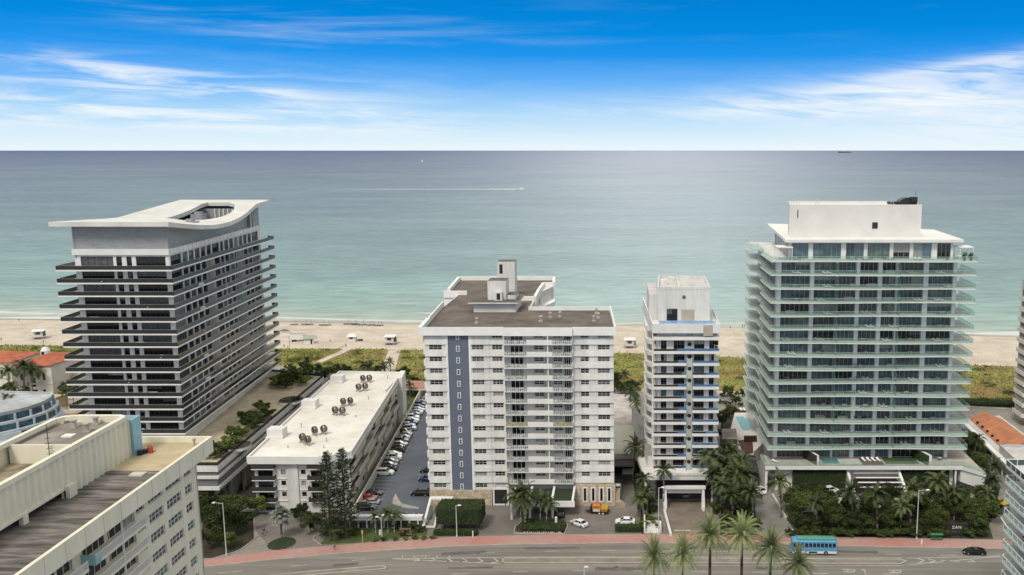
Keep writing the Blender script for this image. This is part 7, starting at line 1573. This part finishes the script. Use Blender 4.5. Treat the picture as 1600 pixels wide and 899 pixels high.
p=at(551,533,.1); t=thing('rental_tent','white rental tent with raised awning on the sand','tent',(p.x,p.y,.1),local=True); m=MB(); m.hexa([(-2.4,-2,2.2),(2.2,-2,2.2),(2.2,2,2.5),(-2.4,2,2.5),(-1.5,-.6,3.3),(1.4,-.6,3.3),(1.4,.8,3.3),(-1.5,.8,3.3)]); m.build('canopy',[WHITE2],t); m=MB(); m.box(-1.6,1.6,-1.4,1.4,0,1.9); m.build('counter',[mat('hut_white',(.68,.66,.62),.8)],t); m=MB(); m.box(-1.0,.6,-1.46,-1.4,1.2,1.9); m.box(2.4,4.6,-.3,.4,.2,.8); m.build('opening',[DARK],t)
p=at(444.5,520.5,.1); t=thing('covered_boat','small covered boat lying on the sand beside the banded tower','boat',(p.x,p.y,.1),rz=.1,local=True); m=MB(); m.hexa([(-2.6,-.4,0),(2.2,-.6,0),(2.2,.6,0),(-2.6,.4,0),(-3.4,-.7,.9),(2.6,-1,.9),(2.6,1,.9),(-3.4,.7,.9)]); m.build('hull',[WHITE2],t); m=MB(); m.hexa([(-2.6,-.7,.91),(2.2,-1,.91),(2.2,1,.91),(-2.6,.7,.91),(-.8,-.3,1.8),(.8,-.3,1.8),(.8,.3,1.8),(-.8,.3,1.8)]); m.build('cover',[mat('boat_cover',(.16,.17,.16),.9)],t)
m=MB(); p=at(453,548,.1); m.tube((p.x,p.y,.1),(p.x,p.y,6.5),.07,n=6); one('flag_pole',m,[BLACKM],'thin dark pole at the dune edge beside the banded tower','pole')
# boat and wake
p=at(813,296,-.9); t=thing('speed_boat','small white motor boat with outriggers trailing a long wake','boat',(p.x,p.y,-.9),rz=0,local=True)
m=MB(); m.hexa([(-7,-1.8,0),(5,-1.6,0),(5,1.6,0),(-7,1.8,0),(-7.5,-2.3,2.2),(9,-.2,2.8),(9,.2,2.8),(-7.5,2.3,2.2)]); m.build('hull',[WHITE2],t); m=MB(); m.box(-3,2,-1.4,1.4,2.3,4.2); m.box(-2.5,1,-1.2,1.2,4.2,4.5); m.build('cabin',[WHITE2],t); m=MB(); m.tube((-1,0,4.4),(-1,0,8.5),.12,n=5); m.tube((-2,-1,3),(-5,-4,8.5),.08,n=4); m.tube((-2,1,3),(-5,4,8.5),.08,n=4); m.build('mast',[mat('reddish_mast',(.35,.2,.17),.7)],t)
FOAM=mat('sea_foam',(.75,.77,.76),.9,.15,.2)
RV.seed(5); m=MB(); N_=90
pts=[]
for i in range(N_+1):
    s=i/N_; x=p.x-8-s*470*1.0; y=p.y-2+1.5*math.sin(s*9); w=(5.5*(1-s)**1.6+.5)*(1+.25*math.sin(i*1.7))
    pts.append((x,y,w))
for a,b in zip(pts,pts[1:]):
    m.hexa([(b[0],b[1]-b[2],-.95),(a[0],a[1]-a[2],-.95),(a[0],a[1]+a[2],-.95),(b[0],b[1]+b[2],-.95),(b[0],b[1]-b[2]*.6,-.85+.25*b[2]/6),(a[0],a[1]-a[2]*.6,-.85+.25*a[2]/6),(a[0],a[1]+a[2]*.6,-.85+.25*a[2]/6),(b[0],b[1]+b[2]*.6,-.85+.25*b[2]/6)])
for i in range(260): leafquad(m,Vector((p.x-6-RV.random()**1.5*60,p.y+RV.uniform(-5,5),-.6+RV.random()*1.4)),RV.uniform(.3,1.1))
m.build('boat_wake',[FOAM],None,kind='stuff')
p=at(660,253.5,-.9); k=p.y/7000; m=MB(); L_=9; m.hexa([(p.x-L_,p.y-2,-.9),(p.x+L_,p.y-2,-.9),(p.x+L_,p.y+2,-.9),(p.x-L_,p.y+2,-.9),(p.x-L_-1,p.y-2.5,1.5),(p.x+L_+2,p.y-2.5,1.5),(p.x+L_+2,p.y+2.5,1.5),(p.x-L_-1,p.y+2.5,1.5)]); m.face([(p.x-7,p.y,2),(p.x+5,p.y,2),(p.x,p.y,20)]); m.box(p.x-4,p.x+4,p.y-1.6,p.y+1.6,1.5,5.5)
one('sailboat',m,[WHITE2],'tiny white sailing boat far out near the horizon','boat')
X_=28000; x0=(1320-CX)/FPX*X_*math.cos(TH); t=thing('cargo_ship','faint long cargo ship on the horizon at the right','ship',(x0,X_,-.9),local=True); SG=mat('ship_grey',(.16,.17,.20),.9,0)
m=MB(); m.hexa([(-200,-20,0),(195,-20,0),(195,20,0),(-200,20,0),(-205,-25,26),(220,-10,28),(220,10,28),(-205,25,26)]); m.build('hull',[SG],t); m=MB(); m.box(-180,-130,-20,20,26,62); m.build('bridge',[SG],t); m=MB(); 
for i in range(8): m.box(-115+38*i,-85+38*i,-20,20,27,38+6*(i%3))
m.build('cargo',[SG],t)
# ================================================================ furniture on balconies and terraces
TBL=thing('balcony_table','x','table',(0,0,0),local=True); m=MB(); m.tube((0,0,.68),(0,0,.74),.6,n=12); m.build('table_top',[mat('pale_table',(.5,.5,.48),.4)],TBL); m=MB(); m.tube((0,0,0),(0,0,.68),.06,n=6); m.tube((0,0,0),(0,0,.05),.3,n=10); m.build('leg',[GREYP],TBL)
CHR=thing('balcony_chair','x','chair',(0,0,0),local=True); DKF=mat('dark_wicker',(.05,.045,.04),.8,.2); m=MB(); m.box(-.3,.3,-.3,.3,.35,.47); m.build('seat',[DKF],CHR); m=MB(); m.box(-.3,.3,.24,.32,.47,.95); m.build('backrest',[DKF],CHR)
for x in (-.28,.22):
    for y in (-.28,.22): m=MB(); m.box(x,x+.06,y,y+.06,0,.35); m.build('leg',[DKF],CHR)
SOF=thing('balcony_sofa','x','sofa',(0,0,0),local=True); LG=mat('outdoor_cushion',(.52,.51,.48),.9,.1); m=MB(); m.box(-1.1,1.1,-.42,.42,.12,.45); m.build('seat',[LG],SOF); m=MB(); m.box(-1.1,1.1,.28,.45,.45,.85); m.build('backrest',[LG],SOF)
for sg in (-1,1): m=MB(); m.box(sg*1.18-.07,sg*1.18+.07,-.42,.42,.12,.65); m.build('armrest',[LG],SOF)
PLT=thing('potted_plant','x','potted plant',(0,0,0),local=True); m=MB(); m.tube((0,0,0),(0,0,.5),.2,.28,10); m.build('pot',[DKF],PLT); RV.seed(3); m=MB(); crown(m,0,0,1.0,.5,.5,.6,260,.13,10); m.build('foliage',[LF_HEDGE],PLT)
RF=random.Random(21); bays=['first','second','third','fourth','fifth','sixth','seventh']; bx=[38,46,53,57,63,69,76]
for k in range(15):
    z=58.9-3.44*k; ids=list(range(7)); RF.shuffle(ids)
    for b in sorted(ids[:6]):
        typ=RF.choice(['t','l','s','t','t','p' if k==0 else 'l'])
        x=bx[b]+RF.uniform(-1.2,1.2); y=222.2+RF.uniform(-.6,.6); where='in %s bay, %s glass balcony'%(bays[b],ORD[k])
        if typ=='t':
            place(TBL,x,y,z,0,'round table '+where,'tables on the glass-railed balconies')
            for j,(dx,dy,r) in enumerate(((-1.0,0,1.57),(1.0,0,-1.57))): place(CHR,x+dx,y+dy,z,r,'dark wicker chair %s of table '%('left','right')[j]+where,'chairs on the glass-railed balconies')
        elif typ=='l':
            for j in (0,1): place(LW,x+1.1*j-.5,y,z,math.pi*0+.3,'white sun lounger, %s of a pair '%('left','right')[j]+where,'sun loungers on the glass-railed balconies')
        elif typ=='s': place(SOF,x,y+.8,z,0,'pale cushioned sofa '+where,'sofas on the glass-railed balconies')
        else: place(PLT,x,y,z,0,'dark potted plant '+where,'potted plants on the top balcony')
for j in range(4): place(LW,57.3+1.25*j,220.2,7.34,.25,'white sun lounger, %s from the left on the dark red timber deck'%NTH[j],'sun loungers on the terrace deck')
place(LW,34.6,219.4,7.2,.9,'white sun lounger alone at the left end of the terrace'); place(TBL,77,221,7.2,0,'round table at the right end of the terrace')
for j,x in enumerate((80.6,82.2)): place(PLT,x,221.0,58.9,0,'potted plant, %s beside the right rooftop pergola'%('left one','right one'),None,1.2) if False else place(PLT,x,221.0,58.9,0,'potted plant at the right rooftop pergola, %s one'%('left','right')[j],None,1.3)
for j in range(3):
    p=at(1158+5*j,642,0); place(LW,p.x,p.y,.1,.2,'white lounger, %s of three behind the pool'%NTH[j])
# stripe block and banded tower balconies
q=0
for k in (12,10,8,7,6,3):
    place(CHR,-24.2,209.7,6.2+2.87*k,.3,'dark chair on stripe block balcony, %s row from the top'%NTH[12-k]); place(TBL,-22.9,209.7,6.2+2.87*k,0,'table on stripe block balcony, %s row from the top'%NTH[12-k],None,.8)
for k in range(0,14,1):
    if k%3==2: continue
    x=-135.5+ (k*5.3)%19; place(LW if k%2 else SOF,x,214.9,57.5-3.14*k,.5 if k%2 else 0,'white seat on %s front balcony of the banded tower'%ORD[k],'seats on the banded tower')
for k in range(14):
    for j,s in enumerate((14,31,52,63)):
        if (k+j)%2: continue
        y=216+s; x=-114.4-.105*s+1.6; place(SOF if (k+j)%3 else TBL,x,y,57.5-3.14*k,-1.6,'%s, banded tower flank, %s balcony, %s spot from front'%('pale sofa' if (k+j)%3 else 'round table',ORD[k],NTH[j]),'furniture on the banded tower flank')
m=MB(); RV.seed(8); crown(m,18.6,214.2,39.6,.8,.9,1.1,900,.15,16); m.tube((18.6,214.2,37.92),(18.6,214.2,38.7),.3,.38,10,1)
one('balcony_tree',m,[LF_HEDGE,DKF],'bushy potted tree on the upper right balcony corner of the slim tower','potted tree')
bpy.context.view_layer.update()
